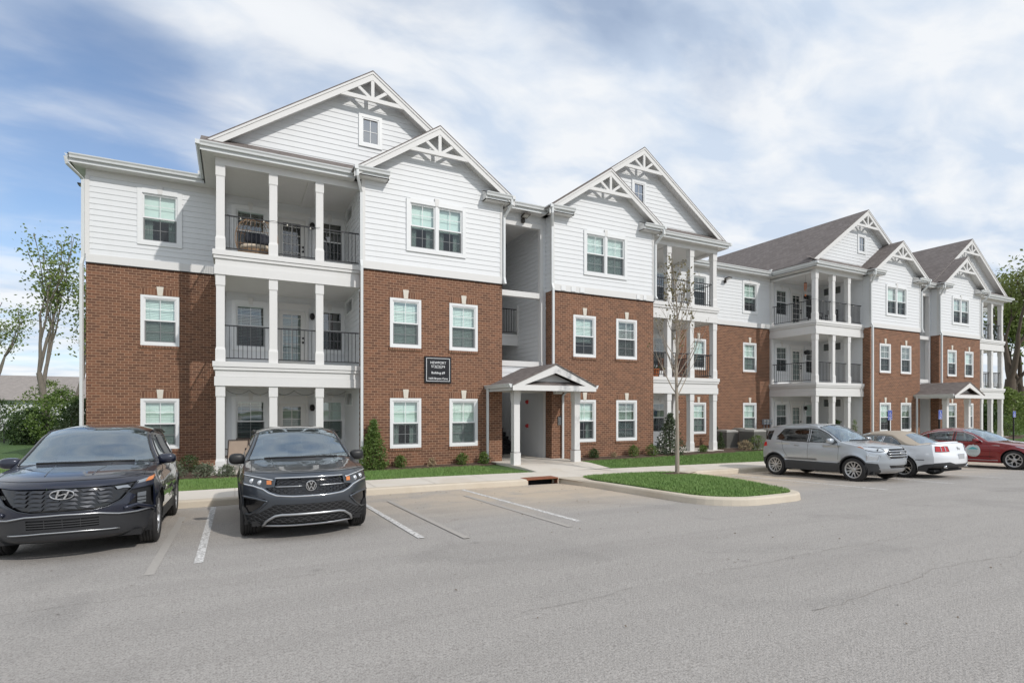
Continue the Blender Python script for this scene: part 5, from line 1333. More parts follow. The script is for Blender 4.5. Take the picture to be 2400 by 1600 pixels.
# ---------- silver compact SUV, nose to the viewer, right of the island ----------
def silver_suv():
    X0,Y0=16.47,8.52; ln=4.08
    K=[(.22,.24,.58,.26),(.08,.30,.56,.30),(.03,.42,.52,.44),(.0,.56,.46,.58),(.0,.76,.44,.78),(.05,.90,.50,.92),(.13,.985,.60,.985,2.4,2.2),(.38,1.05,.78,1.02),(.72,1.10,1.0,1.06),(.95,1.13,1.16,1.10),(1.02,1.15,1.22,1.12,2.2,2.5),(1.38,1.38,1.52,1.31,2.0,2.5),(1.72,1.55,1.84,1.48,2,2.5),(1.92,1.61,2.02,1.54),(2.4,1.65,2.45,1.575),(3.1,1.64,3.15,1.565),(3.72,1.58,3.62,1.51),(3.84,1.50,3.70,1.44),(3.98,1.14,3.72,1.12),(4.04,.95,3.76,.95),(4.08,.6,3.78,.6),(4.06,.38,3.76,.38),(3.9,.28,3.66,.30)]
    plan=[(0,.80),(.3,.90),(.55,.965),(.95,.99),(1.7,1),(3.0,.995),(3.6,.955),(4.08,.86)]
    prof=[(.15,.94),(.3,.96),(.5,.985),(.7,1.0),(.88,.985),(1.0,.955),(1.1,.915),(1.3,.82),(1.5,.745),(1.7,.65)]
    wh=[(.82,.335),(3.32,.335)]
    c=Car(K,plan,prof,.882,ln,wh,.335,.022,.05,.25,lines=[(1.0,.97,3.5,1.03,.02,.12),(.95,.55,3.1,.58,.03,.10)])
    root=empty('parked_car',(X0,Y0+ln/2,GZ(X0,Y0+2)),0,'silver compact SUV with roof rails, parked right of the island beside a white convertible','car','cars parked in front of the building'); root.rotation_euler=(R(-1.76),0,0)
    hi=kidx(c,6.6)
    gr=[(-.36,.93),(.36,.93),(.50,.80),(.40,.66),(-.40,.66),(-.50,.80)]
    hl=[(.48,.86),(.52,.94),(.70,.975),(.86,.99),(.86,.90),(.70,.845)]
    fog=[(.60,.76),(.80,.80),(.86,.74),(.84,.60),(.66,.60)]
    low=[(-.42,.48),(.42,.48),(.36,.40),(-.36,.40)]; sk=[(-.62,.385),(.62,.385),(.5,.28),(-.5,.28)]
    blk=[(.66,.52),(.9,.56),(.9,.24),(.52,.24)]
    T=[('bumper_panel','grey_plastic',poly_yz(c,blk,hi),.002,True),('grille','gloss_black',poly_yz(c,gr,hi),-.02),('headlight','lamp_lens',poly_yz(c,hl,hi),0,True),('fog_light','lamp_lens',poly_yz(c,fog,hi),-.01,True),('lower_grille','gloss_black',poly_yz(c,low,hi),-.02),('skid_panel','satin_silver',poly_yz(c,sk,hi),.002),
       ('windscreen','windscreen_glass',band(c,10.0,12.6,.93,.93,12,-.04),.002),('rear_window','tint_glass',band(c,17.1,18.0,.85,.85),0)]
    Sd=[('side_window','tint_glass',[(2.22,1.10),(2.95,1.12),(3.28,1.17),(3.30,1.24),(3.06,1.47),(2.22,1.485)],0),('side_window','car_glass',[(1.30,1.09),(1.58,1.095),(2.14,1.10),(2.14,1.485),(1.90,1.455),(1.62,1.33)],0),('quarter_window','gloss_black',[(3.52,1.13),(3.74,1.15),(3.66,1.42),(3.46,1.44)],.0),
        ('cladding','grey_plastic',[(.36,.40),(.40,.50)]+[(.82+.415*math.cos(R(t)),.335+.415*math.sin(R(t))) for t in range(155,20,-9)]+[(1.28,.50),(2.86,.52)]+[(3.32+.415*math.cos(R(t)),.335+.415*math.sin(R(t))) for t in range(155,30,-9)]+[(3.72,.56),(3.85,.58),(3.85,.15),(.3,.15)],.003),
        ('headlight','lamp_orange',[(.40,.90),(.62,.96),(.72,.985),(.62,1.0),(.42,.99)],.001),('tail_light','lamp_red',[(3.62,.93),(3.9,.90),(3.9,1.07),(3.66,1.06)],.003)]
    c.build(root,'paint_silver',T,Sd); h=ln/2
    m=MB()
    for zz in(.73,.80,.865): m.tube(face_pts(c,[(-.44,zz),(.44,zz)],hi,.004,True),.015,6)
    m.tube(face_pts(c,[(-.36,.935),(.36,.935),(.505,.80),(.40,.655),(-.40,.655),(-.505,.80),(-.36,.935)],hi,.002,True),.011,6); m.build('grille_bars','chrome',root,loc=(0,0,0),smooth=True)
    q=face_pts(c,[(0,.80)],hi,.02)[0]; m=MB(); m.lathe([(0,-.01),(.05,-.009),(.062,-.004),(.064,0)],28,'y'); m.v=[(q.x+a*1.25,q.y+b,q.z+d*.55) for a,b,d in m.v]; m.build('emblem','satin_silver',root,loc=(0,0,0),smooth=True)
    for sg in(-1,1):
        m=MB(); m.tube(face_pts(c,[(sg*.50,.865),(sg*.60,.855),(sg*.72,.86),(sg*.84,.905)],hi,.004,True),.008,6); m.tube(face_pts(c,[(sg*.49,.87),(sg*.53,.95),(sg*.72,.985)],hi,.002,True),.007,6); m.build('headlight_trim','gloss_black',root,loc=(0,0,0))
        m=MB(); m.tube(face_pts(c,[(sg*.62,.765),(sg*.80,.80),(sg*.86,.74),(sg*.84,.60),(sg*.66,.60),(sg*.62,.765)],hi,.003,True),.008,6); m.build('fog_trim','chrome',root,loc=(0,0,0))
        m=MB(); q=face_pts(c,[(sg*.62,.905)],hi,-.0)[0]; m.lathe([(0,-.012),(.03,-.006),(.04,.0)],16,'y',q); m.build('projector_lens','lamp_dark',root,loc=(0,0,0),smooth=True)
    m=c.tline([(-.62*.9,kidx(c,10.05)),(0,kidx(c,9.8)),(.6,kidx(c,10.05))],.012,.01); m.build('wiper','black_trim',root,loc=(0,0,0))
    c.lines_part('bonnet_seam','dark',[[(-.86,kidx(c,6.05)),(-.5,kidx(c,5.9)),(.5,kidx(c,5.9)),(.86,kidx(c,6.05))],[(-.80,kidx(c,6.1)),(-.80,kidx(c,9.6))],[(.80,kidx(c,6.1)),(.80,kidx(c,9.6))]],.004,-.001)
    c.lines_part('door_seam','dark',[[(1.24,.55),(1.22,.9),(1.28,1.10)],[(2.18,.55),(2.18,1.10)],[(2.86,.62),(3.0,.82),(3.10,1.12)]],.004,-.001,side=True)
    c.lines_part('window_trim','gloss_black',[[(1.28,1.085),(2.2,1.095),(2.95,1.115),(3.31,1.17)],[(3.31,1.23),(3.07,1.485),(2.2,1.50),(1.9,1.47),(1.60,1.34),(1.28,1.09)],[(2.18,1.10),(2.18,1.49)]],.013,0,side=True)
    c.lines_part('roof_rail','satin_silver',[[(1.95,1.545),(2.4,1.60),(3.1,1.595),(3.5,1.54)]],.015,.02,side=True)
    m=MB()
    for l0 in(1.55,2.5):
        for sg in(-1,1):
            p,n=c.ls(sg)(l0+.06,1.0); m.tube([p+n*.0-Vector((0,h+.09,0)),p+n*.03-Vector((0,h+.05,0)),p+n*.03-Vector((0,h-.07,0)),p-Vector((0,h-.10,0))],.013,6)
    m.build('door_handle','satin_silver',root,loc=(0,0,0),smooth=True)
    c.lines_part('windscreen_surround','gloss_black',[[(-.845,kidx(c,10.0)),(-.845,kidx(c,12.55)),(.845,kidx(c,12.6))],[(.845,kidx(c,10.0)),(.845,kidx(c,12.55))]],.012,.0)
    mirrors(root,c,1.42,1.14,.82,'paint_silver',(.12,.085,.08)); seats(root,c,1.95,2.7,.58); steering(root,c,1.55,1.05,.34)
    m=MB(); m.box(-.7,.7,1.1-h,1.5-h,.90,1.02); m.build('dashboard','grey_plastic',root,loc=(0,0,0)); m=MB(); m.box(-.75,.75,1.3-h,3.7-h,.50,.56); m.build('cabin_floor','dark',root,loc=(0,0,0))
    wheels(root,c,.205,.235,('V',6))
silver_suv()
# ---------- white convertible, nose to the building ----------
def convertible():
    X0,Y0=19.02,8.22; ln=4.76
    K=[(.25,.18,.60,.20),(.08,.24,.58,.26),(.02,.40,.52,.42),(.0,.56,.46,.58),(.06,.72,.50,.74),(.12,.78,.6,.79,2.4,2.2),(.5,.86,.85,.84),(1.0,.93,1.25,.90),(1.45,.965,1.62,.935),(1.55,.985,1.76,.95,2.2,2.6),(1.95,1.20,2.05,1.14,2,2.6),(2.25,1.325,2.32,1.24,2,2.4),(2.5,1.375,2.55,1.30),(2.9,1.395,2.92,1.315),(3.3,1.365,3.22,1.27,2,2.4),(3.65,1.24,3.50,1.13,2,2.4),(4.00,1.05,3.84,.99),(4.08,1.02,3.98,.975),(4.3,1.035,4.2,.99),(4.60,1.05,4.38,1.01,2.4,2.4),(4.66,.98,4.40,.96),(4.70,.80,4.43,.80),(4.76,.62,4.46,.62),(4.76,.48,4.46,.50),(4.70,.36,4.42,.38),(4.5,.31,4.3,.32)]
    plan=[(0,.80),(.4,.93),(.8,.98),(1.4,.985),(2.2,.97),(3.0,.985),(3.7,1.0),(4.3,.965),(4.76,.88)]
    prof=[(.15,.92),(.3,.95),(.5,.985),(.65,1.0),(.80,.985),(.92,.955),(1.0,.915),(1.15,.80),(1.30,.68),(1.45,.55)]
    wh=[(.93,.335),(3.65,.335)]
    c=Car(K,plan,prof,.935,ln,wh,.335,.02,.05,.22,lines=[(1.0,.80,4.3,.86,.02,.14)])
    root=empty('parked_car',(X0,Y0+ln/2,GZ(X0,Y0+2)-.0),math.pi,'white two-door convertible with closed beige soft top, parked nose in','car','cars parked in front of the building'); root.rotation_euler=(R(1.76),0,math.pi)
    lo=kidx(c,18.6); end=c.S[-1]
    def rr(P): return poly_yz(c,P,end,lo,True)
    tl=[(.44,.80),(.46,.955),(.60,.965),(.78,.955),(.82,.80),(.70,.79)]
    T=[('soft_top','canvas',band(c,11.9,17.0,1.0,1.0,16),.004),('windscreen','windscreen_glass',band(c,9.0,11.7,.93,.93),.002),('rear_window','windscreen_glass',[(-.50,kidx(c,14.6)),(0,kidx(c,14.5)),(.50,kidx(c,14.6)),(.62,kidx(c,16.0)),(.60,kidx(c,16.45)),(-.60,kidx(c,16.45)),(-.62,kidx(c,16.0))],.006),
       ('tail_light','lamp_red',rr(tl),.002,True),('rear_valance','grey_plastic',rr([(-.95,.46),(-.5,.50),(-.3,.44),(.3,.44),(.5,.50),(.95,.46),(.95,.2),(-.95,.2)]),.003)]
    Sd=[('side_window','car_glass',[(1.90,.965),(2.95,.97),(2.98,1.24),(2.55,1.245),(2.34,1.205),(2.08,1.09)],0),('quarter_window','car_glass',[(3.02,.97),(3.56,.99),(3.42,1.11),(3.22,1.21),(3.04,1.24)],0),
        ('soft_top','canvas',[(2.28,1.26),(2.34,1.22),(2.55,1.26),(3.0,1.255),(3.24,1.22),(3.44,1.12),(3.60,.985),(3.95,.965),(3.9,1.05),(3.3,1.4),(2.6,1.4)],.004),
        ('tail_light','lamp_dark',[(4.0,.545),(4.22,.545),(4.22,.565),(4.0,.565)],.003),('rear_valance','grey_plastic',[(4.05,.36),(4.2,.42),(4.5,.46),(4.8,.46),(4.8,.15),(4.0,.15)],.003)]
    c.build(root,'paint_white',T,Sd); h=ln/2
    # rear details; the rear faces +y in the car's own frame
    def rp(y,z,off=.01):
        p,n=c.lt(*c.yz(y,z,lo,end,True)); return p+n*off-Vector((0,h,0))
    for sg in(-1,1):
        m=MB()
        for y in(.555,.665): m.tube([rp(sg*y,.81,.008),rp(sg*y,.88,.008),rp(sg*(y-.0),.945,.008)],.011,5)
        m.build('lamp_bar','lamp_lens',root,loc=(0,0,0))
        m=MB(); m.tube([rp(sg*a,b,.003) for a,b in resamp([(.44,.80),(.46,.955),(.60,.965),(.78,.955),(.82,.80),(.70,.79),(.44,.80)],.06,False)],.007,5); m.build('lamp_surround','gloss_black',root,loc=(0,0,0))
        m=MB(); p=rp(sg*.58,.36,0); m.lathe([(.030,.06),(.042,.06),(.042,-.05),(.03,-.05)],16,'y',p); m.build('exhaust','chrome',root,loc=(0,0,0),smooth=True)
    m=MB(); a=rp(0,.66,.006); m.box(-.155,.155,a.y-.01,a.y+.006,.585,.735); m.build('number_plate','lamp_lens',root,loc=(0,0,0)); 
    m=MB(); a=rp(0,.875,.0); 
    hs=[(-.075,.0),(-.03,.012),(.0,.018),(.03,.028),(.055,.045),(.075,.035),(.07,.02),(.045,.016),(.04,-.005),(.06,-.03),(.045,-.03),(.02,-.008),(-.02,-.006),(-.05,-.03),(-.065,-.03),(-.045,-.008),(-.06,-.004)]
    m.prism([(x*1.15,.875+z*1.2) for x,z in hs],a.y-.01,a.y+.012); m.build('horse_emblem','satin_silver',root,loc=(0,0,0))
    m=MB(); P=[]; 
    for i in range(13):
        y=-.72+1.44*i/12; v=abs(y)/.80; P.append((y,4.50-.22*v**2.6-h,1.062-.03*v**2))
    m.tube(P,.022,6); m.build('spoiler','paint_white',root,loc=(0,0,0),smooth=True)
    m=MB(); m.box(-.16,.16,4.58-h,4.60-h,1.035,1.05); m.build('brake_light','lamp_dark',root,loc=(0,0,0))
    c.lines_part('door_seam','dark',[[(1.66,.35),(1.62,.7),(1.70,.94)],[(3.0,.35),(3.05,.7),(3.02,.96)],[(3.98,.97),(4.36,.99)]],.004,-.001,side=True)
    c.lines_part('fuel_flap','grey_plastic' if False else 'paint_white',[[(3.93+.085*math.cos(R(t)),.80+.085*math.sin(R(t))) for t in range(0,361,20)]],.004,.0,side=True)
    c.lines_part('window_trim','gloss_black',[[(1.88,.96),(2.96,.965),(3.57,.985)],[(2.0,1.05),(2.34,1.225),(2.55,1.26),(3.0,1.255),(3.23,1.225),(3.43,1.12),(3.58,.99)],[(3.0,.97),(3.0,1.25)]],.010,0,side=True)
    c.lines_part('top_edge','canvas',[[(-.9,kidx(c,16.95)),(-.5,kidx(c,17.05)),(.5,kidx(c,17.05)),(.9,kidx(c,16.95))]],.018,.0)
    mirrors(root,c,1.95,1.0,.82,'paint_white',(.11,.08,.07)); seats(root,c,2.5,3.1,.42,'seat',.34,.55)
    m=MB(); m.box(-.7,.7,1.6-h,2.0-h,.75,.88); m.build('dashboard','grey_plastic',root,loc=(0,0,0)); m=MB(); m.box(-.78,.78,1.8-h,3.7-h,.36,.42); m.build('cabin_floor','dark',root,loc=(0,0,0))
    wheels(root,c,.245,.245,('Y',7),('chrome','alloy_dark'))
convertible()
# ---------- red saloon, nose to the viewer ----------
def saloon():
    X0,Y0=25.42,8.10; ln=4.85
    K=[(.25,.18,.66,.20),(.08,.24,.64,.26),(.02,.40,.58,.42),(.0,.52,.54,.56),(.04,.68,.56,.70),(.12,.76,.66,.78,2.4,2.2),(.5,.86,.95,.85),(.95,.93,1.25,.91),(1.35,.98,1.55,.955),(1.45,1.0,1.70,.97,2.2,2.6),(1.9,1.22,2.05,1.16,2,2.6),(2.35,1.40,2.45,1.33,2,2.4),(2.6,1.45,2.68,1.375),(3.0,1.472,3.05,1.39),(3.5,1.44,3.5,1.355),(3.9,1.34,3.84,1.27),(4.3,1.15,4.18,1.10),(4.5,1.08,4.34,1.05),(4.78,1.06,4.50,1.02,2.4,2.4),(4.82,.95,4.52,.93),(4.85,.65,4.54,.65),(4.84,.40,4.52,.42),(4.7,.25,4.44,.28)]
    plan=[(0,.80),(.4,.92),(.8,.98),(1.5,.995),(2.4,1.0),(3.6,.99),(4.2,.95),(4.85,.86)]
    prof=[(.15,.92),(.3,.955),(.5,.99),(.65,1.0),(.80,.985),(.92,.955),(1.0,.92),(1.15,.83),(1.30,.745),(1.45,.62)]
    wh=[(.96,.335),(3.77,.335)]
    c=Car(K,plan,prof,.93,ln,wh,.335,.02,.05,.22,lines=[(1.1,.84,4.4,.93,.022,.14),(1.4,.42,3.4,.46,.025,.12)])
    root=empty('parked_car',(X0,Y0+ln/2,GZ(X0,Y0+2)),0,'red four-door saloon with a round white sticker on its door','car','cars parked in front of the building'); root.rotation_euler=(R(-1.76),0,0)
    hi=kidx(c,5.6)
    T=[('grille','gloss_black',poly_yz(c,[(-.5,.66),(.5,.66),(.55,.56),(-.55,.56)],hi),-.01),('lower_grille','gloss_black',poly_yz(c,[(-.6,.44),(.6,.44),(.5,.28),(-.5,.28)],hi),-.01),('headlight','lamp_lens',poly_yz(c,[(.52,.63),(.60,.70),(.9,.76),(.9,.68),(.7,.62)],hi),0,True),
       ('windscreen','windscreen_glass',band(c,9.1,11.7,.93,.93,12,-.04),.002),('rear_window','car_glass',band(c,14.2,16.0,.88,.88),0)]
    Sd=[('side_window','car_glass',[(1.98,.985),(2.72,.995),(2.72,1.32),(2.5,1.30),(2.2,1.18)],0),('side_window','car_glass',[(2.83,.998),(3.6,1.02),(3.66,1.25),(3.3,1.32),(2.83,1.335)],0),('quarter_window','car_glass',[(3.72,1.03),(4.02,1.07),(3.84,1.18),(3.72,1.22)],0),('headlight','lamp_lens',[(.5,.70),(.86,.80),(.92,.83),(.6,.775)],.002),('tail_light','lamp_red',[(4.3,.88),(4.7,.86),(4.7,1.0),(4.36,.98)],.003)]
    c.build(root,'paint_red',T,Sd); h=ln/2
    c.lines_part('window_trim','chrome',[[(1.86,.96),(2.2,1.20),(2.5,1.325),(2.83,1.36),(3.3,1.345),(3.68,1.27),(4.10,1.10),(4.18,1.08)]],.014,.002,side=True)
    c.lines_part('window_trim','gloss_black',[[(1.9,.975),(2.7,.985),(3.6,1.01),(4.05,1.065)],[(3.68,1.02),(3.69,1.24)]],.012,0,side=True)
    c.lines_part('door_pillar','gloss_black',[[(2.775,.99),(2.775,1.33)]],.05,-.035,side=True)
    c.lines_part('door_seam','dark',[[(1.66,.35),(1.62,.7),(1.78,.96)],[(2.78,.35),(2.78,.99)],[(3.45,.62),(3.66,.8),(3.72,1.03)]],.004,-.001,side=True)
    c.lines_part('sill_strip','satin_silver',[[(1.42,.30),(3.35,.30)]],.012,0,side=True)
    c.lines_part('fender_vent','chrome',[[(1.35,.83),(1.60,.85)]],.010,.003,side=True)
    m=MB()
    for l0 in(2.55,3.45):
        for sg in(-1,1):
            p,n=c.ls(sg)(l0,.89); m.tube([p-Vector((0,h+.11,0)),p+n*.03-Vector((0,h+.07,0)),p+n*.03-Vector((0,h-.07,0)),p-Vector((0,h-.11,0))],.012,6)
    m.build('door_handle','chrome',root,loc=(0,0,0),smooth=True)
    for sg in(-1,1):
        m=MB(); V=[];n=32; cy,cz,r_=2.14,.64,.23
        L_=c.ls(sg)
        pts=[L_(cy+r_*math.cos(2*math.pi*i/n),cz+r_*math.sin(2*math.pi*i/n)) for i in range(n)]; pc=L_(cy,cz)
        for q_ in range(4):
            rr0,rr1=r_*(q_+1)/4,r_*q_/4+.002
            A_=[L_(cy+rr0*math.cos(2*math.pi*i/n),cz+rr0*math.sin(2*math.pi*i/n)) for i in range(n)]; B_=[L_(cy+rr1*math.cos(2*math.pi*i/n),cz+rr1*math.sin(2*math.pi*i/n)) for i in range(n)]
            for i in range(n):
                j_=(i+1)%n; m.add([t_[0]+t_[1]*.006-Vector((0,h,0)) for t_ in (A_[i],A_[j_],B_[j_],B_[i])],[(0,1,2,3)])
        o=m.build('door_sticker','sticker_white',root,loc=(0,0,0))
        def pl(P): return [ (lambda q:q[0]+q[1]*.012-Vector((0,h,0)))(L_(cy+a*.84,cz+b*.84)) for a,b in P]
        m=MB(); m.poly(pl([(-.18,.055),(-.18,.085),(-.05,.14),(.03,.155),(.18,.075),(.18,.05)])); m.build('sticker_roof','sticker_teal',o,loc=(0,0,0))
        m=MB()
        for zz,w_ in((.0,.17),(-.035,.17),(-.09,.17)): m.poly(pl([(-w_,zz),(-w_,zz+.016),(w_,zz+.016),(w_,zz)]))
        m.poly(pl([(-.02,-.17),(-.02,-.135),(.02,-.135),(.02,-.17)])); m.build('sticker_lines','sticker_grey',o,loc=(0,0,0))
    mirrors(root,c,2.02,1.02,.86,'paint_red',(.12,.09,.07)); seats(root,c,2.45,3.35,.42,'seat',.36,.6); steering(root,c,2.15,.92,.36)
    m=MB(); m.box(-.7,.7,1.6-h,2.1-h,.75,.90); m.build('dashboard','grey_plastic',root,loc=(0,0,0)); m=MB(); m.box(-.78,.78,1.8-h,3.9-h,.36,.42); m.build('cabin_floor','dark',root,loc=(0,0,0))
    wheels(root,c,.225,.24,('Y',5))
paint('sticker_white',(.60,.66,.66),0,.5,0,0); paint('sticker_teal',(.10,.42,.45),0,.5,0,0); paint('sticker_grey',(.42,.50,.50),0,.5,0,0)
saloon()
# ================= vegetation =================
def leaf_mat(name,a,b,c=None,tr=.35):
    t=MT(name); p=t.pos(); n=t.noise(p,3.0,5,.7); n2=t.noise(p,28,3,.6)
    col=t.mix(t.ramp(n,[(.35,(0,0,0)),(.65,(1,1,1))]),a,b); col=t.mix(t.math('MULTIPLY',n2,.6),col,c or tuple(x*1.3 for x in b))
    t.col(col); t.set(Roughness=.55)
    tl=t.n('ShaderNodeBsdfTranslucent'); t.l(col,tl.inputs[0]); mx=t.n('ShaderNodeMixShader'); mx.inputs[0].default_value=tr
    t.l(t.b.outputs[0],mx.inputs[1]); t.l(tl.outputs[0],mx.inputs[2]); t.l(mx.outputs[0],t.t.nodes['Material Output'].inputs[0]); M[name]=t.m
leaf_mat('leaf_spring',(.11,.16,.035),(.20,.26,.07)); leaf_mat('leaf_dark',(.030,.060,.020),(.07,.115,.035)); leaf_mat('leaf_cone',(.06,.115,.025),(.15,.22,.05)); leaf_mat('leaf_holly',(.028,.055,.022),(.07,.10,.045),(.16,.20,.12)); leaf_mat('leaf_olive',(.12,.12,.045),(.22,.21,.09),(.20,.13,.07)); leaf_mat('leaf_sage',(.10,.13,.08),(.17,.20,.12),(.24,.27,.19)); leaf_mat('leaf_dry',(.30,.22,.12),(.42,.34,.22)); leaf_mat('leaf_maple',(.12,.18,.04),(.22,.28,.08),(.22,.18,.07))
def bark(name,a,b):
    t=MT(name); o=t.obj(); mp=t.n('ShaderNodeMapping'); mp.inputs['Scale'].default_value=(1,1,.25); t.l(o,mp.inputs[0]); n=t.noise(mp.outputs[0],14,6,.7); t.col(t.mix(n,a,b)); t.set(Roughness=.9); t.bump(n,.8,.02); M[name]=t.m
bark('bark_grey',(.10,.085,.07),(.27,.24,.20)); bark('bark_brown',(.05,.038,.028),(.15,.115,.085)); bark('bark_young',(.22,.18,.14),(.46,.40,.33))
def leaves(m,rnd,pts,size,n,spread,asp=1.6,up=.0):
    """n leaf faces scattered round each point"""
    V=m.v; F=m.f; I=m.mi
    for p in pts:
        for _ in range(n):
            x=p[0]+rnd.gauss(0,spread); y=p[1]+rnd.gauss(0,spread); z=p[2]+rnd.gauss(0,spread*.8)
            a=rnd.uniform(0,6.283); b=rnd.uniform(-1.1,1.1); s=size*rnd.uniform(.6,1.25)
            ux,uy,uz=math.cos(a)*math.cos(b),math.sin(a)*math.cos(b),math.sin(b)
            c=rnd.uniform(0,6.283); wx,wy,wz=-math.sin(a)*math.cos(c)-math.cos(a)*math.sin(b)*math.sin(c),math.cos(a)*math.cos(c)-math.sin(a)*math.sin(b)*math.sin(c),math.cos(b)*math.sin(c)
            k=len(V); h=s/asp*.5
            V.append((x,y,z)); V.append((x+ux*s*.5+wx*h,y+uy*s*.5+wy*h,z+uz*s*.5+wz*h)); V.append((x+ux*s,y+uy*s,z+uz*s)); V.append((x+ux*s*.5-wx*h,y+uy*s*.5-wy*h,z+uz*s*.5-wz*h))
            F.append((k,k+1,k+2,k+3)); I.append(0)
def branch(m,rnd,p,d,L_,r,depth,tips,wig=.18,split=(2,3),ang=.55,shrink=.68,upb=.12,minr=.006,sides=6,every=False):
    n=4; pts=[p]; rad=[r]; q=Vector(p); dd=Vector(d).normalized()
    for i in range(n):
        dd=(dd+Vector((rnd.uniform(-wig,wig),rnd.uniform(-wig,wig),rnd.uniform(-wig,wig)+upb))).normalized(); q=q+dd*(L_/n); pts.append(q.copy()); rad.append(max(minr,r*(1-.42*(i+1)/n)))
    m.tube(pts,rad,sides,caps=False)
    if depth<=0 or rad[-1]<=minr*1.05: tips+= [pts[-1],pts[-2],pts[-3]]; return
    if depth<=3: tips.append(pts[-1]); tips.append(pts[-3]); tips.append(pts[-2])
    for k in range(rnd.randint(*split)):
        ax=Vector((rnd.uniform(-1,1),rnd.uniform(-1,1),rnd.uniform(-.4,1))).normalized(); ndir=(dd+ax*math.tan(ang*rnd.uniform(.6,1.3))).normalized()
        j=-1 if k<2 else rnd.choice([-2,-3]); branch(m,rnd,pts[j],ndir,L_*shrink*rnd.uniform(.75,1.15),rad[j]*.74,depth-1,tips,wig,split,ang,shrink,upb,minr,max(3,sides-1))
def tree(x,y,z,h,label,seed,leaf='leaf_spring',bk='bark_grey',trunk=.18,lean=(0,0),fork=1,depth=5,L0=None,leafn=9,leafs=.17,spread=.33,shrink=.72,ang=.5,upb=.12,group='trees round the lot',cat='tree',name='tree',split=(2,3)):
    rnd=random.Random(seed); root=empty(name,(x,y,z),0,label,cat,group); m=MB(); tips=[]
    for f in range(fork):
        a=rnd.uniform(0,6.28); d=Vector((lean[0]+(.18*math.cos(a) if fork>1 else 0),lean[1]+(.18*math.sin(a) if fork>1 else 0),1))
        branch(m,rnd,Vector((.25*f,0,-.2)),d,L0 or h*.34,trunk*(1-.25*f),depth,tips,.10,split,ang,shrink,upb,.010,8)
    zt=max(p.z for p in tips); s=h/zt
    m.v=[(a*s,b*s,c*s) for a,b,c in m.v]; tips=[p*s for p in tips]
    m.build('trunk',bk,root,loc=(0,0,0),smooth=True)
    if leafn:
        l=MB(); leaves(l,rnd,tips,leafs,leafn,spread); l.build('crown',leaf,root,loc=(0,0,0),uv=False)
    return root,len(tips)
def shrub(x,y,w,h,label,seed,leaf='leaf_cone',shape='round',n=900,size=.05,cat='shrub',group=None,z=None,name='shrub',gap=.0):
    rnd=random.Random(seed); z=(gl(x,y) if z is None else z); root=empty(name,(x,y,z),0,label,cat,group)
    st=MB(); l=MB(); pts=[]
    nb=10 if w>.5 else 6; lob=[(rnd.uniform(0,6.28),rnd.uniform(.15,.9),rnd.uniform(.7,1.15)) for _ in range(9)]
    for i in range(nb):
        a=rnd.uniform(0,6.28); t=rnd.uniform(.55,.95); r=w*.32*rnd.uniform(.3,1)*(1-t*.6 if shape=='cone' else 1)
        st.tube([(0,0,-.02),(r*.4*math.cos(a),r*.4*math.sin(a),h*t*.5),(r*math.cos(a),r*math.sin(a),h*t)],[.012,.009,.004],4)
    k=0
    while k<n:
        t=rnd.random()**(1.25 if shape=='cone' else 1); a=rnd.uniform(0,6.28)
        if shape=='cone': R_=w/2*(1-t)**.8*(1.0 if t>.12 else .75+t*2)
        elif shape=='low': R_=w/2*math.sqrt(max(0,1-t**2))
        else: R_=w/2*math.sqrt(max(0.02,1-(2*t-.9)**2*.95))
        for (la,lt,ls_) in lob:
            dd=abs((a-la+3.14)%6.28-3.14)
            if dd<.6 and abs(t-lt)<.16: R_*=ls_
        rr=R_*(rnd.random()**.35); 
        if gap and (math.sin(a*3+t*9+seed)+math.sin(a*5-t*14))*.5>1-gap*2 and rr>R_*.5: k+=1; continue
        pts.append((rr*math.cos(a),rr*math.sin(a),t*h+.01)); k+=1
    leaves(l,rnd,pts,size,2,size*.5)
    st.build('stem','bark_brown',root,loc=(0,0,0)); l.build('foliage',leaf,root,loc=(0,0,0),uv=False); return root
# --- island tree
def island_tree():
    rnd=random.Random(5); x,y=11.45,11.9; root=empty('young_tree',(x,y,gp(x,y)+.2),0,'slender young tree with sparse olive leaves growing on the grass island','tree','trees round the lot')
    m=MB(); tips=[]; H_=6.35
    cp=[(0,0,-.1),(.0,0,1.2),(-.02,.0,2.2),(-.03,.02,3.1),(.03,0,4.0),(-.02,0,4.9),(-.12,0,5.6),(-.2,0,H_)]
    m.tube(cp,[.066,.052,.046,.036,.027,.018,.011,.005],9,caps=False)
    def at(z):
        for a,b in zip(cp,cp[1:]):
            if a[2]<=z<=b[2]:
                t=(z-a[2])/(b[2]-a[2]); return Vector(a).lerp(Vector(b),t)
        return Vector(cp[-1])
    for i in range(34):
        z=2.15+(i/34)**.9*3.7; a=i*2.4+rnd.uniform(-.4,.4); L_=(1.55 if z<3.6 else 1.55-(z-3.6)*.45)*rnd.uniform(.75,1.1); d=Vector((math.cos(a)*.62,math.sin(a)*.62,.95))
        tp=[]; branch(m,rnd,at(z),d,max(.3,L_*.62),.020*(1-(z-2)/6),2,tp,.14,(2,3),.42,.62,.10,.0035,5); tips+= [(t,z) for t in tp]
    m.build('trunk','bark_young',root,loc=(0,0,0),smooth=True)
    l=MB(); pts=[t for t,z in tips if rnd.random()<(.08 if z<3.0 else (.28 if z<4.2 else .8))]; leaves(l,rnd,pts,.095,2,.045,1.7); l.build('foliage','leaf_olive',root,loc=(0,0,0),uv=False)
    m=MB(); m.box(.058,.066,-.02,.02,1.75,1.83); m.build('tree_tag','white_vinyl',root,loc=(0,0,0))
island_tree()
g_t='trees beyond the building'
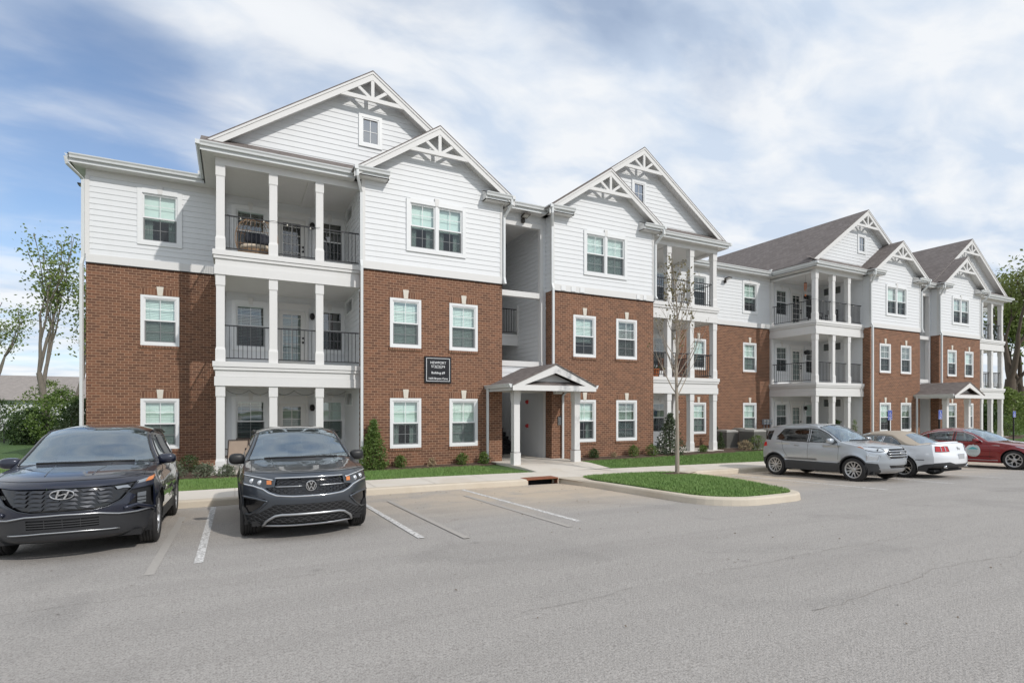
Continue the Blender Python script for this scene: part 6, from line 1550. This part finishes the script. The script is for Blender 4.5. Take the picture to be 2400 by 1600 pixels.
# left side
tree(-9.0,38,0-.1,11.6,'tall forked tree with light green spring leaves left of the building',11,trunk=.15,fork=2,depth=5,L0=2.9,leafn=12,leafs=.19,spread=.42,ang=.42,shrink=.74,upb=.12,split=(3,3))
tree(-12.3,34,-.1,8.0,'thin leaning tree with scattered pale leaves at the left edge',23,trunk=.15,depth=5,L0=2.4,leafn=7,leafs=.15,spread=.36,ang=.55,lean=(.05,0),split=(3,3))
tree(-8.3,46,-.1,8.6,'pale bare-branched tree right behind the tall forked tree',37,bk='bark_young',trunk=.17,depth=5,L0=2.6,leafn=4,leafs=.14,spread=.30,ang=.5)
tree(-15.5,52,-.1,9.5,'spreading tree with young leaves behind the left fence',41,trunk=.2,depth=5,L0=3,leafn=12,leafs=.2,spread=.35)
for i,(x,y,w,h,lb,lf) in enumerate(((-8.3,37.0,3.0,2.9,'leafy green bush under the tall forked tree','leaf_cone'),(-9.9,38.2,2.2,1.9,'lower dark bush left of the one under the tall tree','leaf_dark'),(-6.7,33.5,2.0,2.3,'green bush filling the corner beside the brick end wall','leaf_dark'),(-10.0,42.5,4.0,3.6,'tall brushy thicket behind the black fence','leaf_spring'),(-13.0,43.5,3.5,2.6,'low dark bush behind the black fence','leaf_dark'),(-15.5,46,5,3.9,'pale brushy thicket behind the fence at the left edge','leaf_sage'))):
    shrub(x,y,w,h,lb,60+i,lf,'round',2200 if i<3 else 1500,.15,'bush','bushes left of the building',-.1,'bush',.32)
shrub(-4.75,22.6,1.15,1.95,'loose grey-green bush at the left corner of the building',71,'leaf_holly','round',700,.08,'bush','bushes left of the building',-.05,'bush',.3)
# right side
tree(63.5,24,-1,15.6,'large dark-trunked tree past the right end of the building',81,trunk=.42,depth=6,L0=3.8,leafn=14,leafs=.30,spread=.8,bk='bark_brown',leaf='leaf_maple',ang=.55)
tree(72,26.2,-1,16.5,'broad leafy tree at the right edge behind the dark trunk',83,trunk=.34,depth=6,L0=3.6,leafn=13,leafs=.36,spread=.6,bk='bark_brown',ang=.5)
tree(70,30.5,-1,13.5,'tree seen through the far end balconies',87,trunk=.3,depth=6,L0=3.4,leafn=7,leafs=.34,spread=.6,bk='bark_brown',leaf='leaf_maple')
for i,(x,y,w,h,lb,lf) in enumerate(((61,23.2,5,4.6,'bright green rounded tree crown low at the right edge','leaf_spring'),(66,25.6,7,4.2,'dark mass of bushes behind the bright green one','leaf_dark'),(58,24.0,4.5,3.2,'dark bush seen behind the far end columns','leaf_dark'),(74,27.5,8,5.0,'tall bush at the far right edge','leaf_dark'))):
    shrub(x,y,w,h,lb,90+i,lf,'round',2800,.24,'bush','bushes right of the building',-1.0,'bush')
shrub(47.5,17.9,2.0,1.35,'rounded green shrub by the far end columns',99,'leaf_cone','round',900,.09,'shrub','shrubs along the building')
gs='shrubs along the building'
shrub(3.86,17.12,1.08,1.52,'tall cone-shaped evergreen at the corner of the first brick bay',101,'leaf_cone','cone',2600,.06,'shrub',gs)
shrub(16.1,17.15,1.4,1.66,'large dark holly bush in front of the ground patio',102,'leaf_holly','cone',1500,.085,'shrub',gs,gap=.2)
for i,(x,y,w,h,lb,lf,sh) in enumerate(((4.72,17.12,.36,.36,'small green shrub just right of the tall cone evergreen','leaf_cone','round'),(5.75,17.1,.30,.24,'dry straw-coloured tuft under the building sign','leaf_dry','low'),(6.82,17.1,.40,.36,'small round shrub below the second ground window','leaf_cone','round'),(7.62,17.05,.42,.38,'small round shrub beside the porch downspout','leaf_cone','round'),
    (12.2,17.05,.40,.34,'small round shrub right of the porch column','leaf_dark','round'),(13.1,17.0,.20,.16,'tiny brown seedling in the mulch','leaf_dry','low'),(14.1,17.05,.46,.42,'round green shrub below the second window right of the porch','leaf_cone','round'),(15.0,17.0,.50,.44,'round green shrub at the brick corner before the patio','leaf_cone','round'),
    (18.1,17.25,.40,.28,'little green shrub at the foot of the middle patio column','leaf_cone','round'),(21.6,19.7,.55,1.0,'upright shrub against the brick below the wing window','leaf_holly','cone'),(20.55,18.5,.40,.75,'narrow shrub left of the first air conditioner','leaf_dark','cone'),(20.9,17.4,.75,.42,'dry beige twiggy shrub between the air conditioners','leaf_dry','round'),(21.45,17.2,.8,.66,'feathery green shrub in front of the second air conditioner','leaf_cone','round'),
    (25.0,14.9,.75,1.6,'cone evergreen behind the first blue parking sign','leaf_cone','cone'),(-1.5,17.6,.62,.42,'grey-green lavender clump beside the blue SUV','leaf_sage','low'),(-.75,17.5,.60,.34,'low lavender clump at the patio corner','leaf_sage','low'),(-2.2,18.0,.7,.46,'grey-green clump under the wing window','leaf_sage','low'),(-3.0,17.9,.6,.40,'leftmost grey-green clump in the wing bed','leaf_sage','low'),(-.2,17.2,.5,.30,'small sprawling plant at the foot of the first column','leaf_sage','low'),(-1.2,18.7,.7,.5,'dark green clump against the brick wing wall','leaf_dark','low'))):
    shrub(x,y,w,h,lb,110+i,lf,sh,420 if w>.3 else 160,.05,'shrub',gs)
# --- grass blades
def blades(regions,n,seed,zf,hh=(.035,.075)):
    rnd=random.Random(seed); m=MB(); V=m.v;F=m.f
    A=[]; 
    for P in regions:
        xs=[p[0] for p in P]; ys=[p[1] for p in P]; A.append((P,min(xs),max(xs),min(ys),max(ys),(max(xs)-min(xs))*(max(ys)-min(ys))))
    tot=sum(a[5] for a in A)
    for P,x0,x1,y0,y1,ar in A:
        for _ in range(int(n*ar/tot)):
            x=rnd.uniform(x0,x1); y=rnd.uniform(y0,y1)
            if len(P)>4 and not in_poly(x,y,P): continue
            z=zf(x,y); h=rnd.uniform(*hh); a=rnd.uniform(0,3.14); w=.010; lx=rnd.gauss(0,.02); ly=rnd.gauss(0,.02); k=len(V)
            cx_,sx_=math.cos(a)*w,math.sin(a)*w
            V.append((x-cx_,y-sx_,z-.01)); V.append((x+cx_,y+sx_,z-.01)); V.append((x+lx,y+ly,z+h)); F.append((k,k+1,k+2))
    m.mi=[0]*len(F); return m
zl=lambda x,y:gl(x,y)-.03
regs=[[(-3.8,14.45),(8.0,14.45),(8.0,14.5),(7.4,15.5),(7.2,16.7),(2.3,16.75),(-.6,16.85),(-3.8,17.2)],[(11.1,14.45),(24,14.45),(24,16.9),(16.7,16.75),(11.1,16.5)],[(24,14.45),(34,14.45),(34,16.7),(24,16.8)],[(38.5,14.45),(50,14.45),(50,16.6),(38.5,16.6)]]
m=blades(regs[:2],110000,3,zl); tag(m.build('front_lawn_grass','grass_blade',None,uv=False),'short mown green grass along the front beds','grass',kind='stuff')
m=blades(regs[2:]+[[(-14,14.45),(-4,14.45),(-4,24),(-14,24)]],40000,4,zl,(.04,.08)); tag(m.build('side_lawn_grass','grass_blade',None,uv=False),'short green grass beyond the ends of the first building','grass',kind='stuff')
def in_mulch(x,y): return ((x-11.45)/.60)**2+((y-11.95)/.40)**2<1
def zi(x,y):
    if in_mulch(x,y): return gp(x,y)-.2
    r=min(1,math.hypot((x-icx)/2.6,(y-icy)/2.8)); return gp(x,y)+.15+.09*(1-r)
m=blades([isl_poly],45000,6,zi,(.03,.07)); tag(m.build('island_grass','grass_blade',None,uv=False),'green grass on the kerbed island','grass',kind='stuff')

# distant woods on the horizon
rnd=random.Random(77); m=MB()
for seg in ((-75,-9,84,2.8),(70,170,60,6.5),(-110,-30,62,5.0)):
    x0,x1,y,h=seg; n=int((x1-x0)*14)
    pts=[]
    for _ in range(n):
        x=rnd.uniform(x0,x1); hh=h*(.65+.35*math.sin(x*.35)*math.sin(x*.13+1)); pts.append((x,y+rnd.uniform(-3,3),-1+rnd.random()**.8*(hh+1)))
    leaves(m,rnd,pts,.75,5,.7)
tag(m.build('distant_woods','leaf_spring',None,uv=False),'low line of distant woods on the horizon','woods',kind='stuff')
# ================= things on and around the building =================
def text(body,size,mat,parent,loc,rot=(R(90),0,0),name='lettering',depth=.004,bold=0,align='CENTER'):
    cu=bpy.data.curves.new(name,'FONT'); cu.body=body; cu.size=size; cu.align_x=align; cu.align_y='CENTER'; cu.extrude=depth; cu.offset=bold
    t=bpy.data.objects.new(name,cu); COL.objects.link(t); bpy.context.view_layer.update()
    me=bpy.data.meshes.new_from_object(t.evaluated_get(bpy.context.evaluated_depsgraph_get())); bpy.data.objects.remove(t); bpy.data.curves.remove(cu)
    me.materials.clear(); me.materials.append(M[mat]); o=bpy.data.objects.new(name,me); COL.objects.link(o); o.parent=parent; o.location=loc; o.rotation_euler=rot; return o
simple('sign_black',(.006,.006,.008),.3,var=0); simple('sign_white',(.78,.79,.80),.4,var=0); simple('sign_blue',(.012,.05,.36),.4,var=.02); simple('alarm_red',(.5,.012,.01),.35,var=0); simple('rust',(.28,.10,.05),.85,var=.3,scale=12,bump=.5); simple('ac_grey',(.23,.22,.20),.5,metal=.2); simple('ac_lid',(.42,.41,.38),.5); simple('meter_grey',(.34,.37,.40),.45); simple('sling_tan',(.45,.35,.28),.8); simple('frame_brown',(.05,.035,.03),.5); simple('rattan',(.30,.19,.11),.7,var=.2); simple('cushion_dark',(.035,.038,.05),.9); simple('cushion_tan',(.55,.47,.37),.9); simple('terracotta',(.48,.14,.04),.7,var=.1); simple('wood_brown',(.17,.08,.045),.6,var=.2,scale=14); simple('rubber',(.02,.02,.02),.7); simple('bike_green',(.10,.45,.12),.5); simple('bulb_glass',(.75,.72,.62),.2); simple('bronze',(.05,.042,.035),.4,metal=.5); simple('lens_pale',(.5,.49,.45),.3)
def building_sign():
    x0,x1,z0,z1=5.60,6.53,2.72,3.60; r=empty('building_sign',((x0+x1)/2,YB-.03,z0),0,'black square building sign with white lettering reading Newport Station','sign')
    w=x1-x0; h=z1-z0; m=MB(); m.box(-w/2,w/2,-.02,.03,0,h); m.build('panel','sign_black',r,loc=(0,0,0))
    m=MB(); i=.055; t=.014; ring(m,-w/2+i,w/2-i,i,h-i,t,-.026,-.021); m.box(-.13,.13,-.026,-.021,.492,.499); m.build('border','sign_white',r,loc=(0,0,0))
    y=-.024
    text('NEWPORT',.115,'sign_white',r,(0,y,h-.21)); text('STATION',.115,'sign_white',r,(0,y,h-.335)); text('Building #9',.105,'sign_white',r,(0,y,h-.545),bold=.001); text('1635 Bryson Cove',.090,'sign_white',r,(0,y,h-.735),bold=.001)
building_sign()
r=empty('directory_plaque',(10.88,YB-.02,1.25),0,'small black directory plaque on the brick beside the entry','sign')
m=MB(); m.box(-.10,.10,-.012,.02,0,.32); m.box(-.03,.03,-.012,.02,.32,.345); m.build('panel','sign_black',r,loc=(0,0,0))
m=MB(); ring(m,-.092,.092,.01,.31,.004,-.016,-.0125)
for k,w_ in enumerate((.06,.07,.05,.07,.06,.07)): m.box(-w_,w_,-.016,-.0125,.04+.042*k,.048+.042*k)
m.build('text_lines','sign_white',r,loc=(0,0,0))
for i,(z,lb) in enumerate(((2.13,'red fire alarm strobe higher on the entry passage wall'),(1.18,'red fire alarm strobe lower on the entry passage wall'))):
    r=empty('fire_alarm_strobe',(CA+.93,19.07,z),0,lb,'fire alarm','fire alarm strobes in the entry passage'); m=MB(); m.box(-.05,0,-.07,.07,-.075,.075); m.add([(-.05,-.06,-.065),(-.05,.06,-.065),(-.05,.06,.065),(-.05,-.06,.065),(-.10,-.03,-.03),(-.10,.05,-.03),(-.10,.05,.03),(-.10,-.03,.03)],[(4,5,6,7),(0,1,5,4),(1,2,6,5),(2,3,7,6),(3,0,4,7)]); m.build('housing','alarm_red',r,loc=(0,0,0)); m=MB(); m.box(-.012,0,-.09,.09,-.09,.09); m.build('back_plate','white_vinyl',r,loc=(0,0,0))
def flood(x,y,z,rz,lb):
    r=empty('wall_floodlight',(x,y,z),rz,lb,'floodlight','wall floodlights'); m=MB(); m.box(-.06,.06,-.09,0,-.12,.03); m.tube([(0,-.06,0),(0,-.14,.05)],.03,6); m.build('bracket','bronze',r,loc=(0,0,0))
    m=MB(); m.prism([(-.10,.03),(-.40,.09),(-.40,.13),(-.12,.11)],-.13,.13,'x'); m.build('head','bronze',r,loc=(0,0,0)); m=MB(); m.quad((-.11,-.15,.038),(.11,-.15,.038),(.11,-.37,.082),(-.11,-.37,.082)); m.build('lens','lens_pale',r,loc=(0,0,0))
flood(CA+.02,YG-.03,8.86,0,'bronze floodlight above the open stairwell nearest the camera'); flood(22.95,YW-.02,8.58,0,'bronze floodlight on the siding between the two gabled halves'); flood(CB-.1,YG-.03,8.86,0,'bronze floodlight above the far stairwell'); flood(LEFT_END-.02,21.6,8.85,R(-90),'bronze floodlight sticking out from the left end wall')
# electric meters
for i,x in enumerate((25.95,26.2,26.45)):
    r=empty('electric_meter',(x,YW-.02,1.0),0,['grey electric meter box, left one of the row of three','grey electric meter box, middle one of the row of three','grey electric meter box, right one beside the balcony corner'][i],'meter','electric meters on the brick wall'); m=MB(); m.box(-.095,.095,-.12,0,0,.28); m.tube([(0,-.05,0),(0,-.05,-.9)],.018,6); m.build('meter_box','meter_grey',r,loc=(0,0,0)); m=MB(); m.lathe([(0,-.17),(.05,-.165),(.065,-.12)],14,'y',(0,0,.17)); m.build('meter_dial','lens_pale',r,loc=(0,0,0),smooth=True)
def ac(x,y,w,h,lb):
    r=empty('air_conditioner',(x,y,gl(x,y)-.02),0,lb,'air conditioner','air conditioners beside the wing'); m=MB(); a=w/2; m.box(-a,a,-a,a,.05,h-.07); m.build('casing','dark',r,loc=(0,0,0))
    m=MB(); n=int(w/.045)
    for i in range(n+1):
        t=-a+w*i/n
        for s in(-1,1): m.box(t-.012,t+.012,s*a-.014,s*a+.014,.05,h-.07); m.box(s*a-.014,s*a+.014,t-.012,t+.012,.05,h-.07)
    m.build('louvres','ac_grey',r,loc=(0,0,0)); m=MB(); m.box(-a-.02,a+.02,-a-.02,a+.02,h-.09,h-.02); m.box(-a+.05,a-.05,-a+.05,a-.05,h-.02,h+.01); m.build('lid','ac_lid',r,loc=(0,0,0)); m=MB(); m.box(-a-.05,a+.05,-a-.05,a+.05,0,.05); m.build('base','ac_lid',r,loc=(0,0,0))
ac(21.35,18.9,.74,.88,'grey air conditioner standing alone nearest the patio'); ac(22.0,17.9,.80,.92,'grey air conditioner in front with a shrub before it'); ac(23.1,19.3,.78,.92,'grey air conditioner behind the front one'); ac(23.75,18.2,.78,.92,'grey air conditioner just behind the silver car')
# accessible parking signs
def asign(x,y,lb,w=.30,h=.42,top=1.80):
    g=gl(x,y); r=empty('parking_sign',(x,y,g),0,lb,'sign','accessible parking signs'); H_=top-g; m=MB(); m.box(-.03,.03,-.03,.03,-.05,H_-.30); m.build('post','black_metal',r,loc=(0,0,0)); m=MB(); m.box(-w/2,w/2,-.045,-.035,H_-h,H_); m.build('sign_panel','sign_blue',r,loc=(0,0,0))
    m=MB(); ring(m,-w/2+.008,w/2-.008,H_-h+.008,H_-.008,.006,-.049,-.0455); m.box(-w/2,w/2,-.049,-.0455,H_-h+.125,H_-h+.133)
    c=(0,H_-.165); 
    pts=[(c[0]+.055*math.cos(R(t)),0,c[1]-.02+.055*math.sin(R(t))) for t in range(120,375,20)]; y_=-.05
    m.tube([(a,y_,b) for a,_,b in pts],.007,4); m.lathe([(0,-.004),(.016,-.002),(.016,0)],12,'y',(c[0]-.015,y_,c[1]+.10)); m.tube([(c[0]-.013,y_,c[1]+.075),(c[0]-.01,y_,c[1]+.01),(c[0]+.035,y_,c[1]+.008),(c[0]+.055,y_,c[1]-.06),(c[0]+.075,y_,c[1]-.055)],.009,4); m.tube([(c[0]-.012,y_,c[1]+.045),(c[0]+.03,y_,c[1]+.042)],.007,4)
    m.build('wheelchair_symbol','sign_white',r,loc=(0,0,0)); text('VAN',.055,'sign_white',r,(0,-.05,H_-h+.088)); text('ACCESSIBLE',.036,'sign_white',r,(0,-.05,H_-h+.04))
asign(24.72,13.3,'blue accessible parking sign on a black post behind the white convertible'); asign(28.72,13.3,'blue accessible parking sign on a black post in front of the far porch'); asign(41.3,15.3,'small blue sign on a post beyond the last columns',.34,.36,1.72)
# storm drain inlet in the kerb
r=empty('storm_drain',(7.52,12.95,gk(7.5)-.15),0,'rusty cast iron kerb inlet of the storm drain','storm drain'); m=MB(); a=.46; zt=.155
m.box(-a-.03,a+.03,-.06,.34,zt-.02,zt+.008); m.box(-a-.03,-a,-.06,.30,-.06,zt-.02); m.box(a,a+.03,-.06,.30,-.06,zt-.02); m.box(-a,a,-.10,-.05,-.07,-.02+.01); m.build('inlet_frame','rust',r,loc=(0,0,0)); m=MB(); m.box(-a,a,.26,.30,-.2,zt-.02); m.box(-a,a,-.04,.3,-.22,-.18); m.build('drain_void','dark',r,loc=(0,0,0))
# bits of debris and weeds by the inlet are part of the lot
def sling_chair(x,y,z,rz,lb):
    r=empty('patio_chair',(x,y,z),rz,lb,'chair','tan sling patio chairs'); m=MB(); m.quad((-.24,-.02,.42),(.24,-.02,.42),(.24,.44,.40),(-.24,.44,.40)); m.quad((-.25,.44,.40),(.25,.44,.40),(.25,.60,.92),(-.25,.60,.92)); m.build('sling','sling_tan',r,loc=(0,0,0))
    for s in(-1,1):
        m=MB(); m.tube([(s*.27,.62,.94),(s*.27,.46,.40),(s*.27,-.04,.43),(s*.27,-.08,0)],.014,6); m.build('leg','frame_brown',r,loc=(0,0,0)); m=MB(); m.tube([(s*.27,.40,0),(s*.27,.44,.42)],.014,6); m.build('leg','frame_brown',r,loc=(0,0,0)); m=MB(); m.tube([(s*.28,.53,.66),(s*.29,.2,.66),(s*.29,-.06,.62),(s*.27,-.06,.42)],.014,6); m.build('armrest','frame_brown',r,loc=(0,0,0))
    m=MB(); m.tube([(-.27,.62,.94),(.27,.62,.94)],.013,6); m.tube([(-.27,-.04,.43),(.27,-.04,.43)],.012,6); m.build('frame','frame_brown',r,loc=(0,0,0))
sling_chair(-.02,18.6,.0,R(180)+.2,'tan sling patio chair next to the first ground column'); sling_chair(.62,19.1,.0,R(180)-.6,'tan sling patio chair farther back behind the grey SUV')
# bicycle
def bicycle(x,y,z,rz,lb):
    r=empty('bicycle',(x,y,z),rz,lb,'bicycle')
    for s in(-.52,.52):
        m=MB(); n=24; m.tube([(s+.33*math.cos(2*math.pi*i/n),0,.34+.33*math.sin(2*math.pi*i/n)) for i in range(n)],.018,6,closed=True)
        for i in range(9): a=math.pi*i/9; m.tube([(s+.32*math.cos(a),0,.34+.32*math.sin(a)),(s-.32*math.cos(a),0,.34-.32*math.sin(a))],.002,3)
        m.build('wheel','rubber',r,loc=(0,0,0))
    m=MB(); A=(-.52,0,.34);B=(-.12,0,.30);C_=(-.22,0,.82);D=(.36,0,.86);E_=(.52,0,.34); m.tube([A,C_,D,B,A],.015,6); m.tube([B,C_],.015,6); m.tube([D,E_],.014,6); m.tube([D,(.33,0,1.02)],.013,6); m.build('frame','black_metal',r,loc=(0,0,0))
    m=MB(); m.tube([(.28,-.28,1.10),(.33,-.1,1.03),(.33,.1,1.03),(.28,.28,1.10)],.014,6); m.build('handlebar','black_metal',r,loc=(0,0,0)); m=MB(); m.prism([(-.36,.93),(-.10,.95),(-.10,.98),(-.36,.99)],-.06,.06); m.build('saddle','black_metal',r,loc=(0,0,0))
bicycle(2.75,18.7,0,R(70),'black bicycle leaning on the ground patio wall behind the grey SUV')
# egg chair on the top balcony
r=empty('egg_chair',(.62,18.95,6.42),0,'rattan egg chair with dark and tan cushions on the top balcony','chair'); m=MB(); n=26
def egg(t,a): 
    rr=.62*math.sin(math.pi*min(max(t,.0),1))**.62; return (rr*math.cos(a)*1.0,rr*math.sin(a)*.72,.16+1.22*(1-math.cos(math.pi*t))/2)
for i in range(n):
    a=2*math.pi*i/n; fr=math.sin(a)<-.35
    m.tube([egg(t/12,a) for t in range(0 if not fr else 0,13) if not (fr and 3<t<8)][:(4 if fr else 13)],.007,4); 
    if fr: m.tube([egg(t/12,a) for t in range(8,13)],.007,4)
for t in (.25,.4,.62,.8): m.tube([egg(t,2*math.pi*i/30) for i in range(30) if not(.3<t<.63 and math.sin(2*math.pi*i/30)<-.4)],.009,4,closed=not(.3<t<.63))
m.build('shell','rattan',r,loc=(0,0,0)); m=MB(); m.lathe([(0,0),(.46,0),(.50,.10),(.55,.34),(.50,.36),(0,.36)],26,'z'); m.build('base','rattan',r,loc=(0,0,0)); blob('seat_cushion','cushion_tan',r,(0,-.02,.46),(.48,.34,.12),2.6); blob('back_cushion','cushion_dark',r,(.05,.16,.82),(.40,.14,.18),3)
# strings of lights
def swag(name,pts,lb,bulbs=True,par=None,sag=.12):
    r=empty(name,pts[0],0,lb,'string lights','string lights on the balconies'); o=Vector(pts[0]); m=MB(); b=MB()
    for p,q in zip(pts,pts[1:]):
        p,q=Vector(p)-o,Vector(q)-o; L=[p.lerp(q,t/8)-Vector((0,0,sag*4*(t/8)*(1-t/8))) for t in range(9)]; m.tube(L,.006,4)
        for t in (4,): c=L[t]; b.lathe([(0,-.06),(.016,-.05),(.02,-.035),(.009,-.012),(0,-.0)],8,'z',tuple(c))
    m.build('wire','black_trim',r,loc=(0,0,0)); b.build('bulb','bulb_glass',r,loc=(0,0,0))
swag('string_lights',[(-.3,17.98,2.48),(.4,19.0,2.44),(1.0,17.98,2.46),(1.7,18.8,2.44),(2.35,17.98,2.46),(3.3,18.6,2.44)],'string of bulbs swagged under the ceiling of the first ground patio',sag=.16)
swag('string_lights',[(-.2,17.86,7.50),(.5,17.86,7.49),(1.04,17.73,7.47),(1.8,17.86,7.49),(2.36,17.73,7.47)],'string of bulbs along the top railing of the first balcony stack',sag=.03)
swag('string_lights',[(26.5,19.9,7.50),(26.35,17.72,7.47),(27.7,17.72,7.46),(29.1,17.72,7.46),(30.4,17.85,7.47)],'string of bulbs along the top railing of the far balcony',sag=.03)
# furniture of the balcony right of the second bay
def slat_chair(x,y,z,rz,lb,mat='wood_brown',grp='chairs on the balconies'):
    r=empty('balcony_chair',(x,y,z),rz,lb,'chair',grp)
    for sx in(-1,1):
        for yy in(-.22,.24): m=MB(); m.box(sx*.24-.02,sx*.24+.02,yy-.02,yy+.02,0,.42 if yy<0 else .95); m.build('leg',mat,r,loc=(0,0,0))
        m=MB(); m.box(sx*.26-.03,sx*.26+.03,-.26,.24,.62,.65); m.box(sx*.26-.015,sx*.26+.015,-.24,-.2,.4,.62); m.build('armrest',mat,r,loc=(0,0,0))
    m=MB(); m.box(-.26,.26,-.25,.25,.40,.44); m.build('seat',mat,r,loc=(0,0,0)); m=MB()
    for i in range(7): t=-.2+.4*i/6; m.box(t-.014,t+.014,.235,.255,.44,.93)
    m.box(-.26,.26,.225,.265,.90,.97); m.build('backrest',mat,r,loc=(0,0,0))
slat_chair(16.2,18.8,3.22,0,'dark slatted chair behind the left rail of the second balcony','frame_brown'); slat_chair(17.6,19.0,3.22,.3,'brown slatted chair in the middle of the second balcony'); slat_chair(18.7,19.1,3.22,-.2,'brown slatted chair at the open end of the second balcony')
slat_chair(28.3,19.0,6.42,R(90),'black metal chair at left on the far top balcony','black_metal'); slat_chair(29.6,18.9,6.42,R(-70),'black metal rocking chair at right on the far top balcony','black_metal')
r=empty('flower_pot',(16.15,18.1,3.22),0,'orange terracotta pot standing at the balcony rail','pot'); m=MB(); m.lathe([(0,0),(.11,0),(.15,.16),(.165,.30),(.18,.30),(.18,.36),(.15,.36),(.14,.30),(0,.30)],20,'z'); m.build('pot','terracotta',r,loc=(0,0,0),smooth=True); m=MB(); leaves(m,random.Random(3),[(0,0,.42)],.14,22,.06); m.build('plant','leaf_dark',r,loc=(0,0,0),uv=False)
r=empty('potted_plant',(29.2,18.4,0),0,'leafy potted plant on the far ground patio','plant'); m=MB(); m.lathe([(0,0),(.14,0),(.19,.34),(.16,.34),(0,.30)],18,'z'); m.build('pot','frame_brown',r,loc=(0,0,0),smooth=True); m=MB(); leaves(m,random.Random(4),[(0,0,.9),(.1,0,1.1),(-.1,.05,.75),(0,.1,1.25)],.26,12,.10); m.build('foliage','leaf_dark',r,loc=(0,0,0),uv=False); m=MB(); m.tube([(0,0,.3),(.02,0,.8),(.0,.02,1.25)],.012,5); m.build('stem','bark_brown',r,loc=(0,0,0))
r=empty('wind_chime',(26.9,18.6,7.9),0,'orange wooden wind chime hanging on the far top balcony','wind chime'); m=MB(); m.tube([(0,0,0),(0,0,1.05)],.004,3); m.lathe([(0,.60),(.07,.60),(.07,.63),(0,.63)],12,'z'); m.build('hanger','frame_brown',r,loc=(0,0,0)); m=MB()
for i in range(6): a=i*1.05; m.tube([(.05*math.cos(a),.05*math.sin(a),.6),(.05*math.cos(a),.05*math.sin(a),.15+.03*i)],.010,5)
m.build('tubes','terracotta',r,loc=(0,0,0)); m=MB(); m.lathe([(0,-.1),(.04,-.08),(.04,.0),(0,.02)],10,'z'); m.build('striker','terracotta',r,loc=(0,0,0))
r=empty('outdoor_armchair',(29.9,18.5,0),R(20),'tan cushioned armchair on the far ground patio','chair'); blob('cushion','cushion_tan',r,(0,0,.42),(.38,.36,.12),3); blob('backrest','sling_tan',r,(0,.30,.70),(.40,.10,.34),3); m=MB(); m.box(-.40,.40,-.36,.38,.12,.30); m.build('base','frame_brown',r,loc=(0,0,0))
# black fence at left
r=empty('metal_fence',(-9.5,40,-.15),0,'black metal picket fence across the lawn left of the building','fence'); m=MB(); x0_=-26
m.box(x0_,2.2,-.015,.015,1.02,1.06); m.box(x0_,2.2,-.015,.015,.16,.20)
x=x0_
while x<2.2: m.box(x-.008,x+.008,-.008,.008,.05,1.12); x+=.11
m.build('picket_panel','rail_paint',r,loc=(0,0,0))
for i in range(12):
    m=MB(); x=x0_+i*2.4; m.box(x-.03,x+.03,-.03,.03,-.1,1.2); m.build('post','rail_paint',r,loc=(0,0,0))
# neighbouring house at left
r=empty('neighbour_house',(-19,64,-.2),0,'low house with a grey shingle roof behind the trees at left','house'); m=MB(); wall(m,ptF(0),-12,10,0,3.0,[(-3,-1.8,1,2.3),(2.5,3.7,1,2.3),(5.4,6.4,0,2.1)]); wall(m,ptX(10,1),0,10,0,3.0); m.poly([(10,0,3),(10,10,3),(10,5,5.2)]); m.build('wall','siding',r,loc=(0,0,0))
m=MB(); m.quad((-12.5,-.5,2.85),(10.5,-.5,2.85),(10.5,5,5.3),(-12.5,5,5.3)); m.quad((-12.5,10.5,2.85),(10.5,10.5,2.85),(10.5,5,5.3),(-12.5,5,5.3)); m.swap=True; simple('pale_roof',(.30,.27,.25),.9,var=.2,scale=3); m.build('roof','pale_roof',r,loc=(0,0,0))
for x in(-3,2.5):
    m=MB(); ring(m,x,x+1.2,1,2.3,.09,-.04,.04); m.box(x+.55,x+.65,-.02,.02,1,2.3); o=m.build('window','white_vinyl',r,loc=(0,0,0)); m=MB(); m.quad((x,.03,1),(x+1.2,.03,1),(x+1.2,.03,2.3),(x,.03,2.3)); m.build('pane','dark',o,loc=(0,0,0))
m=MB(); m.box(5.4,6.4,.02,.06,0,2.1); m.build('door','door_paint',r,loc=(0,0,0))
